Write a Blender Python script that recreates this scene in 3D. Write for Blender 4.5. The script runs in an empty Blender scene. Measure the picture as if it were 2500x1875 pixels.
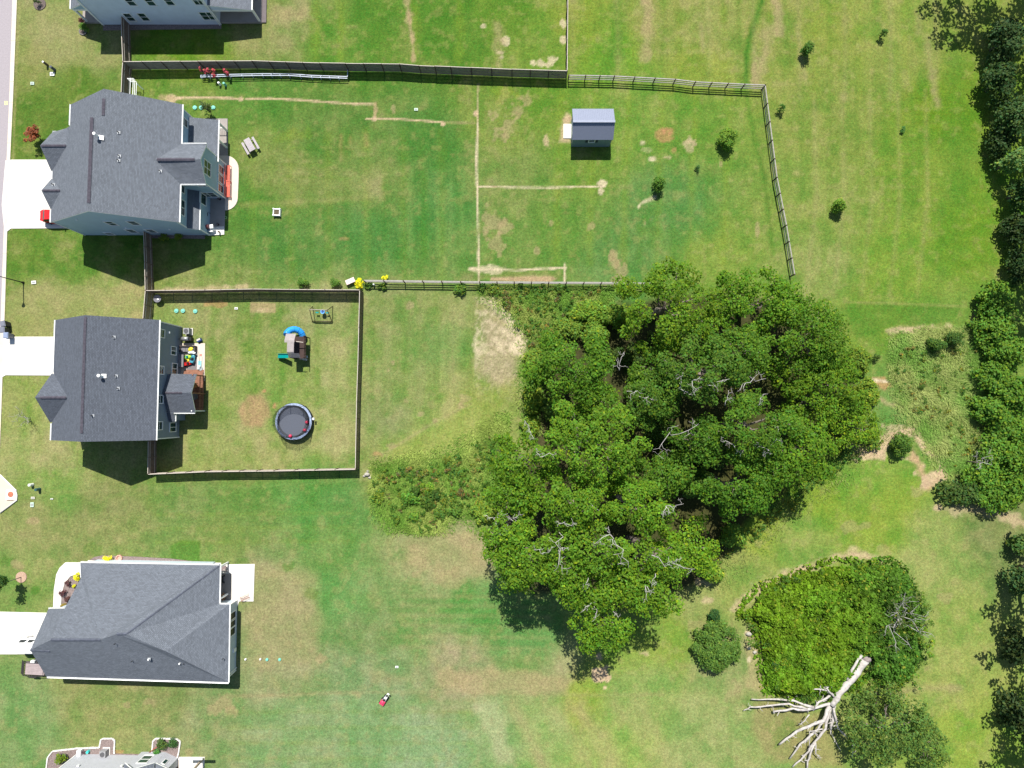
import bpy, math, random
import numpy as np
from mathutils import Vector, Matrix
random.seed(7); rng = np.random.default_rng(11)
C = bpy.context.scene.collection
S = bpy.context.scene
# ------------------------------------------------------------------ camera, light
CH = 79.0; CF = 1440.0; NY = 1005.0
TILT = math.atan((NY - 937.5) / CF)
cam_d = bpy.data.cameras.new('camera'); cam = bpy.data.objects.new('camera', cam_d); C.objects.link(cam)
cam.location = (0, 0, CH); cam.rotation_euler = (TILT, 0, 0)
cam_d.sensor_fit = 'HORIZONTAL'; cam_d.sensor_width = 36.0; cam_d.lens = 36.0 * CF / 2500.0
cam_d.clip_start = 0.5; cam_d.clip_end = 2000
S.camera = cam
SUN_EL = math.radians(55.3); SUN_AZ = math.radians(-2.0)     # sun stands beyond the top edge of the picture
world = bpy.data.worlds.new('World'); S.world = world; world.use_nodes = True
wn = world.node_tree.nodes; wl = world.node_tree.links
bg = wn['Background']; sky = wn.new('ShaderNodeTexSky'); sky.sky_type = 'NISHITA'; sky.sun_disc = False
sky.sun_elevation = SUN_EL; sky.sun_rotation = SUN_AZ; sky.air_density = 1.0; sky.dust_density = 0.6
wl.new(sky.outputs[0], bg.inputs[0]); bg.inputs[1].default_value = 0.075
sd = bpy.data.lights.new('sun', 'SUN'); sun = bpy.data.objects.new('sun', sd); C.objects.link(sun)
sd.energy = 4.6; sd.angle = math.radians(0.53); sd.color = (1.0, 0.955, 0.88)
sun_dir = Vector((math.sin(SUN_AZ) * math.cos(SUN_EL), math.cos(SUN_AZ) * math.cos(SUN_EL), math.sin(SUN_EL)))
sun.rotation_euler = (-sun_dir).to_track_quat('-Z', 'Y').to_euler(); sun.location = (0, 0, 120)
S.view_settings.view_transform = 'Standard'; S.view_settings.look = 'None'
S.view_settings.exposure = 0.72; S.view_settings.gamma = 1.0; S.view_settings.use_curve_mapping = False
S.render.engine = 'CYCLES'

# ------------------------------------------------------------------ helpers
cT, sT = math.cos(TILT), math.sin(TILT)
def W(u, v, z=0.0):
    "point of the place at height z that the surveyed photograph shows at (u, v)"
    a = (u - 1250) / CF; b = -(v - 937.5) / CF
    t = (CH - z) / (cT - b * sT)
    return (a * t, (b * cT + sT) * t, z)
def ray(u, v):
    a = (u - 1250) / CF; b = -(v - 937.5) / CF
    return a, b * cT + sT, b * sT - cT
def onx(u, v, x):
    a, b, c = ray(u, v); t = x / a; return (x, b * t, CH + c * t)
def ony(u, v, y):
    a, b, c = ray(u, v); t = y / b; return (a * t, y, CH + c * t)
def lin(c):
    return tuple((x / 12.92 if x <= 0.04045 else ((x + 0.055) / 1.055) ** 2.4) for x in c)
def rgb(r, g, b, k=1.0):
    l = lin((r / 255, g / 255, b / 255)); return (l[0] * k, l[1] * k, l[2] * k)

MATS = {}
def mat(name, col, rough=0.7, metal=0.0, var=0.12, scale=3.0, bump=0.0, spec=0.4, col2=None, detail=4, trans=0):
    if name in MATS: return MATS[name]
    m = bpy.data.materials.new(name); m.use_nodes = True; MATS[name] = m
    n = m.node_tree.nodes; l = m.node_tree.links; p = n['Principled BSDF']
    p.inputs['Roughness'].default_value = rough; p.inputs['Metallic'].default_value = metal
    p.inputs['Specular IOR Level'].default_value = spec
    tc = n.new('ShaderNodeTexCoord'); no = n.new('ShaderNodeTexNoise')
    no.inputs['Scale'].default_value = scale; no.inputs['Detail'].default_value = detail; no.inputs['Roughness'].default_value = 0.65
    l.new(tc.outputs['Object'], no.inputs['Vector'])
    r = n.new('ShaderNodeMapRange'); r.inputs[1].default_value = 0.3; r.inputs[2].default_value = 0.7
    l.new(no.outputs['Fac'], r.inputs[0])
    mx = n.new('ShaderNodeMix'); mx.data_type = 'RGBA'
    c2 = col2 or tuple(min(1, x * (1 + var)) for x in col); c1 = tuple(x * (1 - var) for x in col) if not col2 else col
    mx.inputs[6].default_value = (*c1, 1); mx.inputs[7].default_value = (*c2, 1)
    l.new(r.outputs[0], mx.inputs[0]); l.new(mx.outputs[2], p.inputs['Base Color'])
    if bump:
        b = n.new('ShaderNodeBump'); b.inputs['Strength'].default_value = bump; b.inputs['Distance'].default_value = 0.03
        l.new(no.outputs['Fac'], b.inputs['Height']); l.new(b.outputs[0], p.inputs['Normal'])
    return m

def shingle(name, col, ridge=False):
    m = bpy.data.materials.new(name); m.use_nodes = True
    n = m.node_tree.nodes; l = m.node_tree.links; p = n['Principled BSDF']
    p.inputs['Roughness'].default_value = 0.85; p.inputs['Specular IOR Level'].default_value = 0.35
    uv = n.new('ShaderNodeUVMap'); uv.uv_map = 'UVMap'
    br = n.new('ShaderNodeTexBrick'); br.offset = 0.5
    br.inputs['Scale'].default_value = 1.0; br.inputs['Brick Width'].default_value = 0.33; br.inputs['Row Height'].default_value = 0.145
    br.inputs['Mortar Size'].default_value = 0.02; br.inputs['Mortar Smooth'].default_value = 0.6; br.inputs['Bias'].default_value = 0.0
    br.inputs['Color1'].default_value = (*[c * 0.84 for c in col], 1); br.inputs['Color2'].default_value = (*[c * 1.16 for c in col], 1)
    br.inputs['Mortar'].default_value = (*[c * 0.5 for c in col], 1)
    l.new(uv.outputs[0], br.inputs['Vector'])
    no = n.new('ShaderNodeTexNoise'); no.inputs['Scale'].default_value = 0.9; no.inputs['Detail'].default_value = 5
    no2 = n.new('ShaderNodeTexNoise'); no2.inputs['Scale'].default_value = 7.0; no2.inputs['Detail'].default_value = 3
    l.new(uv.outputs[0], no.inputs['Vector']); l.new(uv.outputs[0], no2.inputs['Vector'])
    mr = n.new('ShaderNodeMapRange'); mr.inputs[3].default_value = 0.9; mr.inputs[4].default_value = 1.1
    l.new(no.outputs['Fac'], mr.inputs[0])
    mr2 = n.new('ShaderNodeMapRange'); mr2.inputs[1].default_value = 0.3; mr2.inputs[2].default_value = 0.7; mr2.inputs[3].default_value = 0.86; mr2.inputs[4].default_value = 1.14
    l.new(no2.outputs['Fac'], mr2.inputs[0])
    mu = n.new('ShaderNodeMath'); mu.operation = 'MULTIPLY'; l.new(mr.outputs[0], mu.inputs[0]); l.new(mr2.outputs[0], mu.inputs[1])
    vm = n.new('ShaderNodeVectorMath'); vm.operation = 'SCALE'; l.new(br.outputs['Color'], vm.inputs[0]); l.new(mu.outputs[0], vm.inputs['Scale'])
    l.new(vm.outputs[0], p.inputs['Base Color'])
    b = n.new('ShaderNodeBump'); b.inputs['Strength'].default_value = 0.6; b.inputs['Distance'].default_value = 0.012
    l.new(br.outputs['Fac'], b.inputs['Height']); b.invert = True; l.new(b.outputs[0], p.inputs['Normal'])
    MATS[name] = m; return m

def siding(name, col, lap=0.13, vert=False):
    m = bpy.data.materials.new(name); m.use_nodes = True
    n = m.node_tree.nodes; l = m.node_tree.links; p = n['Principled BSDF']
    p.inputs['Roughness'].default_value = 0.55; p.inputs['Specular IOR Level'].default_value = 0.35
    tc = n.new('ShaderNodeTexCoord'); sx = n.new('ShaderNodeSeparateXYZ'); l.new(tc.outputs['Object'], sx.inputs[0])
    dv = n.new('ShaderNodeMath'); dv.operation = 'DIVIDE'; dv.inputs[1].default_value = lap; l.new(sx.outputs[2], dv.inputs[0])
    fr = n.new('ShaderNodeMath'); fr.operation = 'FRACT'; l.new(dv.outputs[0], fr.inputs[0])
    b = n.new('ShaderNodeBump'); b.inputs['Strength'].default_value = 0.8; b.inputs['Distance'].default_value = 0.02; b.invert = True
    l.new(fr.outputs[0], b.inputs['Height']); l.new(b.outputs[0], p.inputs['Normal'])
    no = n.new('ShaderNodeTexNoise'); no.inputs['Scale'].default_value = 1.2; no.inputs['Detail'].default_value = 4; l.new(tc.outputs['Object'], no.inputs[0])
    mx = n.new('ShaderNodeMix'); mx.data_type = 'RGBA'; mx.inputs[6].default_value = (*[c * 0.86 for c in col], 1); mx.inputs[7].default_value = (*[min(1, c * 1.1) for c in col], 1)
    l.new(no.outputs['Fac'], mx.inputs[0]); l.new(mx.outputs[2], p.inputs['Base Color'])
    MATS[name] = m; return m

def leafmat(name, trans=0.35, rough=0.55):
    m = bpy.data.materials.new(name); m.use_nodes = True
    n = m.node_tree.nodes; l = m.node_tree.links; p = n['Principled BSDF']; out = n['Material Output']
    at = n.new('ShaderNodeAttribute'); at.attribute_name = 'leafcol'
    p.inputs['Roughness'].default_value = rough; p.inputs['Specular IOR Level'].default_value = 0.12
    l.new(at.outputs['Color'], p.inputs['Base Color'])
    tr = n.new('ShaderNodeBsdfTranslucent'); vm = n.new('ShaderNodeVectorMath'); vm.operation = 'MULTIPLY'; vm.inputs[1].default_value = (1.25, 1.3, 0.5)
    l.new(at.outputs['Color'], vm.inputs[0]); l.new(vm.outputs[0], tr.inputs[0])
    mx = n.new('ShaderNodeMixShader'); mx.inputs[0].default_value = trans
    l.new(p.outputs[0], mx.inputs[1]); l.new(tr.outputs[0], mx.inputs[2]); l.new(mx.outputs[0], out.inputs[0])
    MATS[name] = m; return m

ROOF = shingle('roof_shingle', rgb(124, 131, 141, 0.64)); ROOF2 = shingle('roof_shingle_dark', rgb(108, 115, 127, 0.61))
RIDGE = mat('ridge_shingle', rgb(96, 92, 104, .55), .9, var=.35, scale=3.3)
TRIM = mat('white_trim', (0.78, 0.78, 0.76), .45, var=.04)
GUTTER = mat('gutter', (0.8, 0.81, 0.8), .35, var=.03)
GLASS = mat('window_glass', (0.02, 0.05, 0.045), .08, var=.5, scale=.8, spec=.8)
GLASSD = mat('dark_glass', (0.012, 0.018, 0.022), .25, var=.3, spec=.35)
SID1 = siding('slate_blue_siding', (0.33, 0.455, 0.55)); SID2 = siding('grey_siding', (0.19, 0.235, 0.28))
SID3 = siding('pale_blue_siding', (0.48, 0.55, 0.60)); SIDA = siding('light_blue_siding', (0.56, 0.63, 0.74)); SID4 = siding('off_white_siding', (0.40, 0.41, 0.44))
CONC = mat('concrete', (0.68, 0.655, 0.60), .85, var=.05, scale=.7, bump=.1, detail=8)
CONC2 = mat('patio_concrete', (0.60, 0.52, 0.43), .85, var=.07, scale=.9, detail=8)
CONC3 = mat('shaded_concrete', (0.30, 0.27, 0.25), .9, var=.12, scale=.8, detail=8)  # darker copy of the concrete, shade of covered patios put into its colour
CURB = mat('kerb_concrete', (0.60, 0.54, 0.44), .85, var=.08, scale=.8, detail=8)
ASPH = mat('asphalt', (0.31, 0.28, 0.295), .9, var=.1, scale=5, bump=.3, detail=10)
MULCH = mat('mulch', (0.20, 0.155, 0.145), .95, var=.45, scale=6, bump=.6, detail=8)
WOOD = mat('fence_wood', (0.19, 0.135, 0.105), .85, var=.3, scale=2.2, detail=6)
WOODG = mat('weathered_wood', (0.19, 0.165, 0.148), .85, var=.25, scale=2.2, detail=6)
WOODL = mat('light_wood', (0.48, 0.43, 0.37), .8, var=.12, scale=3)
RAILG = mat('grey_rail_wood', (0.29, 0.275, 0.25), .8, var=.2, scale=3)
POSTD = mat('dark_post_wood_and_shade', (0.075, 0.05, 0.04), .85, var=.3)  # dark rail fence posts; on grey board fences it paints in post shadows
STEEL = mat('metal_roofing', (0.20, 0.225, 0.30), .6, metal=0, var=.04)
BLACK = mat('black_metal', (0.012, 0.012, 0.013), .45, var=.2)
CHAR = mat('charcoal_fabric', (0.06, 0.065, 0.075), .8, var=.2, scale=8)
BARK = mat('bark', (0.17, 0.14, 0.115), .9, var=.35, scale=5, bump=.6)
TWIGW = mat('grey_dead_wood', (0.40, 0.38, 0.355), .85, var=.25, scale=4)
DEADW = mat('bleached_wood', (0.30, 0.27, 0.245), .85, col2=(0.56, 0.53, 0.50), scale=2.6, bump=.5, detail=8)
RED = mat('red_paint', (0.55, 0.018, 0.02), .35, var=.05); REDB = mat('red_bench_paint', (0.62, 0.11, 0.07), .5, var=.1)
BLUE = mat('blue_plastic', (0.025, 0.28, 0.72), .35, var=.08); TEAL = mat('teal_plastic', (0.0, 0.25, 0.23), .35, var=.08)
CYAN = mat('pale_green_plastic', (0.17, 0.50, 0.40), .5, var=.08); WHITE = mat('white_plastic', (0.8, 0.8, 0.78), .45, var=.05)
YEL = mat('yellow_plastic', (0.75, 0.62, 0.03), .5, var=.1); LIME = mat('lime_plastic', (0.35, 0.6, 0.04), .5, var=.1)
PINK = mat('crimson_ball', (0.62, 0.03, 0.09), .3, var=.05)
LEAF = leafmat('leaf'); GRASSB = leafmat('grass_blade', .25, .7); FLOWER = leafmat('petal', .2)

class MB:
    def __init__(s, o=(0, 0, 0)): s.v = []; s.f = []; s.m = []; s.mats = []; s.o = o; s.smooth = []
    def mi(s, m):
        if m not in s.mats: s.mats.append(m)
        return s.mats.index(m)
    def face(s, vs, m, sm=False):
        b = len(s.v); s.v += [tuple(p[i] - s.o[i] for i in range(3)) for p in vs]
        s.f.append(tuple(range(b, b + len(vs)))); s.m.append(s.mi(m)); s.smooth.append(sm)
    def box(s, c, d, m, rz=0.0, rx=0.0, ry=0.0):
        R = Matrix.Rotation(rz, 3, 'Z') @ Matrix.Rotation(ry, 3, 'Y') @ Matrix.Rotation(rx, 3, 'X'); c = Vector(c)
        P = [c + R @ Vector((sx * d[0] / 2, sy * d[1] / 2, sz * d[2] / 2)) for sz in (-1, 1) for sx, sy in ((-1, -1), (1, -1), (1, 1), (-1, 1))]
        for q in ((3, 2, 1, 0), (4, 5, 6, 7), (0, 1, 5, 4), (1, 2, 6, 5), (2, 3, 7, 6), (3, 0, 4, 7)): s.face([P[i] for i in q], m)
        return s
    def bar(s, a, b, w, h, m):
        a = Vector(a); b = Vector(b); d = b - a; L = d.length
        if L < 1e-6: return s
        d.normalize(); up = Vector((0, 0, 1)) if abs(d.z) < .95 else Vector((1, 0, 0))
        x = d.cross(up).normalized() * w / 2; y = d.cross(x.normalized()).normalized() * h / 2
        A = [a - x - y, a + x - y, a + x + y, a - x + y]; B = [p + (b - a) for p in A]
        s.face(A, m); s.face(B[::-1], m)
        for i in range(4): j = (i + 1) % 4; s.face([A[i], B[i], B[j], A[j]], m)
        return s
    def prism(s, pts, z0, z1, m, mside=None):
        n = len(pts)
        ar = sum(pts[i][0] * pts[(i + 1) % n][1] - pts[(i + 1) % n][0] * pts[i][1] for i in range(n))
        if ar < 0: pts = pts[::-1]
        s.face([(p[0], p[1], z1) for p in pts], m); s.face([(p[0], p[1], z0) for p in pts[::-1]], m)
        for i in range(n):
            a, b = pts[i], pts[(i + 1) % n]; s.face([(a[0], a[1], z0), (b[0], b[1], z0), (b[0], b[1], z1), (a[0], a[1], z1)], mside or m)
        return s
    def cyl(s, c, r, h, m, n=12, r2=None, sm=True):
        r2 = r if r2 is None else r2; x, y, z = c
        A = [(x + r * math.cos(2 * math.pi * i / n), y + r * math.sin(2 * math.pi * i / n), z) for i in range(n)]
        B = [(x + r2 * math.cos(2 * math.pi * i / n), y + r2 * math.sin(2 * math.pi * i / n), z + h) for i in range(n)]
        s.face(A[::-1], m); s.face(B, m)
        for i in range(n): j = (i + 1) % n; s.face([A[i], A[j], B[j], B[i]], m, sm)
        return s
    def tube(s, pts, rad, m, n=6):
        P = [Vector(p) for p in pts]; rings = []
        if not hasattr(rad, '__len__'): rad = [rad] * len(P)
        for i, p in enumerate(P):
            d = (P[min(i + 1, len(P) - 1)] - P[max(i - 1, 0)])
            d = d.normalized() if d.length > 1e-6 else Vector((0, 0, 1))
            up = Vector((0, 0, 1)) if abs(d.z) < .9 else Vector((1, 0, 0))
            x = d.cross(up).normalized(); y = x.cross(d)
            rings.append([p + (x * math.cos(2 * math.pi * k / n) + y * math.sin(2 * math.pi * k / n)) * rad[i] for k in range(n)])
        b = len(s.v)
        for r in rings: s.v += [tuple(q[i] - s.o[i] for i in range(3)) for q in r]
        k = s.mi(m)
        for i in range(len(rings) - 1):
            for j in range(n):
                s.f.append((b + i * n + j, b + i * n + (j + 1) % n, b + (i + 1) * n + (j + 1) % n, b + (i + 1) * n + j)); s.m.append(k); s.smooth.append(True)
        s.f.append(tuple(b + (len(rings) - 1) * n + j for j in range(n))); s.m.append(k); s.smooth.append(False)
        s.f.append(tuple(b + j for j in range(n))[::-1]); s.m.append(k); s.smooth.append(False)
        return s
    def ball(s, c, r, m, n=12, k=7, sq=(1, 1, 1)):
        b = len(s.v); mi = s.mi(m); c = [c[i] - s.o[i] for i in range(3)]
        for i in range(k + 1):
            t = math.pi * i / k
            for j in range(n):
                a = 2 * math.pi * j / n
                s.v.append((c[0] + r * sq[0] * math.sin(t) * math.cos(a), c[1] + r * sq[1] * math.sin(t) * math.sin(a), c[2] + r * sq[2] * math.cos(t)))
        for i in range(k):
            for j in range(n):
                s.f.append((b + i * n + j, b + (i + 1) * n + j, b + (i + 1) * n + (j + 1) % n, b + i * n + (j + 1) % n)); s.m.append(mi); s.smooth.append(True)
        return s
    def build(s, name, parent=None, loc=None, rz=0, uv=False, smooth=False):
        me = bpy.data.meshes.new(name); me.from_pydata(s.v, [], s.f); me.validate(clean_customdata=False)
        for m in s.mats: me.materials.append(m)
        if len(me.polygons) == len(s.m):
            me.polygons.foreach_set('material_index', s.m); me.polygons.foreach_set('use_smooth', [bool(x) for x in s.smooth])
        if uv:
            ul = me.uv_layers.new(name='UVMap')
            for p in me.polygons:
                nn = p.normal; h = Vector((0, 0, 1)).cross(nn)
                h = h.normalized() if h.length > .05 else Vector((1, 0, 0)); t = nn.cross(h)
                for li in p.loop_indices:
                    q = me.vertices[me.loops[li].vertex_index].co; ul.data[li].uv = (q.dot(h), q.dot(t))
        me.update()
        o = bpy.data.objects.new(name, me); C.objects.link(o)
        if parent: o.parent = parent
        if loc: o.location = loc
        o.rotation_euler.z = rz
        return o

def thing(name, label, cat, loc=(0, 0, 0), rz=0.0, group=None):
    o = bpy.data.objects.new(name, None); C.objects.link(o); o.location = loc; o.rotation_euler.z = rz; o.empty_display_size = .3
    return tag(o, label, cat, group)
def tag(o, label, cat, group=None):
    o['label'] = label; o['category'] = cat
    if group: o['group'] = group
    return o
def struct(o): o['kind'] = 'structure'; return o
def stuff(o): o['kind'] = 'stuff'; return o
def dup(root, loc, rz=None, label=None, group=None, scale=None):
    r = root.copy(); C.objects.link(r); r.location = loc
    if rz is not None: r.rotation_euler.z = rz
    if label: r['label'] = label
    if group: r['group'] = group
    if scale: r.scale = (scale,) * 3
    for ch in list(root.children):
        c = ch.copy(); C.objects.link(c); c.parent = r
        for g in ch.children: d = g.copy(); C.objects.link(d); d.parent = c
    return r

# value noise (numpy)
class VN:
    def __init__(s, seed): s.t = np.random.default_rng(seed).random((256, 256))
    def __call__(s, x, y):
        xi = np.floor(x).astype(int); yi = np.floor(y).astype(int); fx = x - xi; fy = y - yi
        fx = fx * fx * (3 - 2 * fx); fy = fy * fy * (3 - 2 * fy); t = s.t
        a = t[xi & 255, yi & 255]; b = t[(xi + 1) & 255, yi & 255]; c = t[xi & 255, (yi + 1) & 255]; d = t[(xi + 1) & 255, (yi + 1) & 255]
        return (a * (1 - fx) + b * fx) * (1 - fy) + (c * (1 - fx) + d * fx) * fy
    def fbm(s, x, y, o=4):
        r = 0; am = .5
        for i in range(o): r = r + am * s(x * 2 ** i + 17 * i, y * 2 ** i + 31 * i); am *= .5
        return r / (1 - .5 ** o)
N1 = VN(1); N2 = VN(2); N3 = VN(3)

def inpoly(px, py, poly):
    ins = np.zeros(px.shape, bool); n = len(poly)
    for i in range(n):
        x1, y1 = poly[i]; x2, y2 = poly[(i + 1) % n]
        if y1 == y2: continue
        c = ((y1 > py) != (y2 > py)) & (px < (x2 - x1) * (py - y1) / (y2 - y1) + x1); ins ^= c
    return ins
def segdist(px, py, pts):
    d = np.full(px.shape, 1e9)
    for (x1, y1), (x2, y2) in zip(pts[:-1], pts[1:]):
        vx, vy = x2 - x1, y2 - y1; L = vx * vx + vy * vy + 1e-9
        t = np.clip(((px - x1) * vx + (py - y1) * vy) / L, 0, 1)
        d = np.minimum(d, np.hypot(px - x1 - t * vx, py - y1 - t * vy))
    return d
# ------------------------------------------------------------------ ground
CTRL = [  # lawn tones (u, v, r, g, b) as they look in sunlight
 (130,80,158,158,104),(230,110,150,154,96),(70,160,140,152,84),(100,260,104,136,58),(200,200,106,138,58),(60,360,112,142,62),
 (640,30,150,154,92),(700,50,160,156,104),(800,100,100,146,58),(950,60,98,142,54),(1100,80,92,140,50),(1250,60,104,146,52),(1330,90,118,156,62),(450,140,118,152,48),
 (1420,60,142,164,68),(1500,120,108,160,52),(1600,60,150,160,84),(1750,60,152,162,88),(1900,60,150,160,84),(2000,60,140,160,72),(2150,60,148,164,82),(2280,260,112,152,42),
 (2250,420,124,158,62),(2050,300,142,160,80),(2000,500,140,162,82),(1980,650,142,164,88),(2200,650,130,164,66),(2350,560,116,156,50),(1700,170,144,164,72),(2200,180,146,162,82),
 (450,210,112,146,66),(620,260,96,144,64),(800,330,104,142,70),(700,420,126,148,82),(900,440,124,150,84),(1050,350,90,140,66),(1080,500,90,144,74),(700,600,96,142,72),(900,580,88,142,72),(1120,640,112,150,80),(600,500,98,144,66),(620,330,120,150,76),
 (1230,280,132,156,76),(1300,230,120,156,62),(1250,420,128,154,84),(1400,400,122,156,68),(1560,260,128,162,74),(1700,280,116,156,66),(1620,500,104,150,84),(1500,600,108,150,84),(1750,620,132,162,74),(1400,560,118,154,76),(1230,600,120,154,80),
 (60,600,100,140,54),(200,620,100,142,58),(300,600,106,142,58),(120,740,152,154,96),(280,730,162,156,102),(60,820,150,156,92),
 (60,960,146,162,90),(100,1080,162,164,104),(250,1130,146,158,92),(130,1180,132,160,88),
 (500,780,152,154,98),(600,760,142,154,92),(700,960,134,158,86),(560,900,150,158,94),(820,900,158,162,104),(800,1050,160,164,104),(620,1090,158,158,100),(480,1110,156,160,98),(800,760,148,156,100),
 (960,760,128,150,88),(950,900,124,152,86),(1060,860,118,152,86),(930,1000,140,154,98),(1040,940,138,156,92),(1120,1050,162,170,100),(1000,1100,160,168,98),(1180,960,152,160,92),(1100,740,146,158,96),
 (100,1280,146,150,92),(250,1230,136,146,88),(250,1320,142,150,90),(60,1420,134,156,84),(480,1210,122,148,84),(600,1250,108,148,84),(750,1230,96,152,84),(800,1340,106,152,84),(560,1330,116,148,84),(860,1200,92,148,84),
 (640,1430,150,154,104),(700,1500,158,154,110),(680,1620,152,154,108),(820,1450,98,156,88),(900,1560,118,152,98),(1020,1300,150,158,104),(1140,1320,168,160,116),(1080,1380,160,160,112),(1150,1480,94,154,84),(1300,1580,92,152,84),(1000,1520,116,156,96),
 (1120,1650,166,156,118),(1350,1650,164,160,112),(900,1650,136,158,108),(250,1720,146,150,92),(60,1780,128,158,96),(500,1760,140,156,102),(700,1800,130,164,116),(900,1760,122,164,114),(1050,1820,134,170,126),(1200,1760,132,168,112),(400,1690,142,146,92),
 (1330,1770,146,172,100),(1420,1700,136,168,76),(1550,1700,144,168,92),(1500,1820,152,176,92),(1700,1780,156,170,104),(1500,1580,124,164,72),(1620,1560,128,164,74),(1780,1600,150,162,100),(1720,1480,144,160,88),
 (1850,1280,130,164,66),(2000,1220,118,160,62),(2150,1250,128,164,70),(1950,1330,140,164,80),(2300,1350,150,166,92),(2330,1560,146,166,84),(2280,1700,150,166,86),(2350,1800,140,168,68),(1780,1420,148,164,84),(2100,1150,122,160,68),
 (2150,800,122,152,64),(2250,900,126,150,84),(2200,1000,108,152,80),(2300,1050,122,156,76),(2350,860,120,152,70),(2420,1300,120,140,80),(1250,760,122,138,70),(1050,1220,124,142,66),(920,1180,146,152,90),
]
CTRL = np.array(CTRL, float); _sg = (CTRL[:, 1] > 1150) & (CTRL[:, 3] - CTRL[:, 2] > 30); CTRL[_sg, 2] += 9; CTRL[_sg, 4] -= 5; _dry = np.clip((12 - (CTRL[:, 3] - CTRL[:, 2])) / 12, 0, 1); CTRL[:, 3] += 5 * _dry; CTRL[:, 2] -= 2 * _dry; _l = CTRL[:, 1] > 700; CTRL[_l, 2:] *= 1.045
XS = np.concatenate([-np.geomspace(900, 78, 16), np.arange(-74.8, 75, .215), np.geomspace(78, 900, 16)])
YS = np.concatenate([-np.geomspace(900, 54, 16), np.arange(-51.5, 60.5, .215), np.geomspace(64, 900, 16)])
GX, GY = np.meshgrid(XS, YS); gx = GX.ravel(); gy = GY.ravel()
_z = gy * 0 - CH; _Y = gy * cT + _z * sT; _Z = -gy * sT + _z * cT
gu = 1250 + CF * gx / (-_Z); gv = 937.5 - CF * _Y / (-_Z)
wob = (N1.fbm(gx / 5, gy / 5) - .5) * 130; wob2 = (N2.fbm(gx / 5, gy / 5) - .5) * 130
cu = np.clip(gu, 0, 2500) + wob * .6; cv = np.clip(gv, 0, 1875) + wob2 * .6
num = np.zeros((gx.size, 3)); den = np.zeros(gx.size)
ctl = np.array([lin((r / 255, g / 255, b / 255)) for _, _, r, g, b in CTRL])
for (u, v, *_), c in zip(CTRL, ctl):
    w = 1.0 / (((cu - u) ** 2 + (cv - v) ** 2) / 2500 + .25) ** 2.2
    num += w[:, None] * c; den += w
G = num / den[:, None]
fine = N3.fbm(gx / .9, gy / .9, 3); mid = N2.fbm(gx / 3, gy / 3, 4); big = N1.fbm(gx / 11, gy / 11, 4)
DIRT = lin((226/255, 200/255, 160/255)); TAN = lin((190/255, 172/255, 124/255)); DRY = lin((178/255, 172/255, 112/255)); RUST = lin((212/255, 160/255, 112/255))
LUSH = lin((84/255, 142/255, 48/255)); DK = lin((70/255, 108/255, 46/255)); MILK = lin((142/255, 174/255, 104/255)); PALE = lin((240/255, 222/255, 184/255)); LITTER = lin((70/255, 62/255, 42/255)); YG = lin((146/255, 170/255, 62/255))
def mix(c, a):
    a = np.clip(a, 0, 1)[:, None]; G[:] = G * (1 - a) + np.array(c) * a
def line(pts, w, c, a=1.0, rag=.5, soft=1.5):
    d = segdist(gu, gv, pts) + (fine - .5) * w * 2 * rag
    k = np.clip((w / 2 + soft - d) / (2 * soft), 0, 1); mix(c, k * a * (0.55 + .9 * mid) if rag else k * a)
def blob(u, v, ru, rv, c, a=.8, rag=.8, soft=.35, sc=1):
    d = np.hypot((gu - u) / ru, (gv - v) / rv) + (fine - .5) * rag * 2.2 + (mid - .5) * rag * 1.2
    mix(c, np.clip((1 - d) / soft, 0, 1) * a)
def poly(pts, c, a=.8, rag=6, soft=8):
    pts = pts + [pts[0]]; ins = inpoly(gu, gv, pts); d = segdist(gu, gv, pts); d = np.where(ins, d, -d) + (mid - .5) * rag * 4 + (fine - .5) * rag
    mix(c, np.clip(d / soft, 0, 1) * a)
# worn and patchy turf everywhere
mix(DRY, (mid - .56) * 1.3 * np.clip(.6 + (big - .5) * 3, 0, 1)); mix(LUSH, (.40 - mid) * .9)
_m = np.clip((N3.fbm(gx / 2.1 + 40, gy / 2.1, 5) - .5) * 4.2 + (fine - .5) * .6, -1, 1)[:, None]; G[:] = G * np.where(_m > 0, 1 + _m * np.array([.20, .07, .22]), 1 + _m * np.array([.26, .07, .22]))
_s = np.clip((N1.fbm(gx / .55, gy / 9, 3) - .5) * 3, -1, 1)[:, None]; G[:] = G * (1 + _s * np.array([.08, .035, .07]))
mix(DRY, np.clip((fine - .62) * 2.5, 0, .30))
# front lawns: mown boundary lines
poly([(20,690),(345,697),(345,790),(120,830),(20,820)], DRY, .35, 3, 6)
poly([(30,10),(195,0),(205,60),(240,140),(295,150),(250,168),(30,158)], DRY, .30, 3, 8)
poly([(250,1140),(860,1160),(870,1195),(360,1190)], LUSH, .12, 3, 10)
line([(360,1192),(620,1190),(860,1172)], 4, MILK, .4, .4, 4); line([(0,1205),(350,1197)], 5, DRY, .3, .4, 4)
poly([(410,1330),(440,1315),(492,1318),(490,1375),(412,1372)], LUSH, .75, 2, 6); blob(595,1385,28,22,LUSH,.5); blob(700,1385,16,14,LUSH,.7); blob(760,1448,14,12,LUSH,.7); blob(88,1440,10,8,LUSH,.7); blob(228,1342,22,18,LUSH,.4); blob(10,1372,20,14,LUSH,.5)
poly([(590,1365),(680,1370),(790,1380),(800,1520),(790,1640),(640,1650),(585,1560)], TAN, .35, 9, 26)
poly([(1030,1270),(1180,1290),(1220,1420),(1060,1430),(960,1330)], TAN, .40, 10, 30); blob(1010,1370,50,40,TAN,.5); blob(1090,1410,40,26,TAN,.4)
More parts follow.
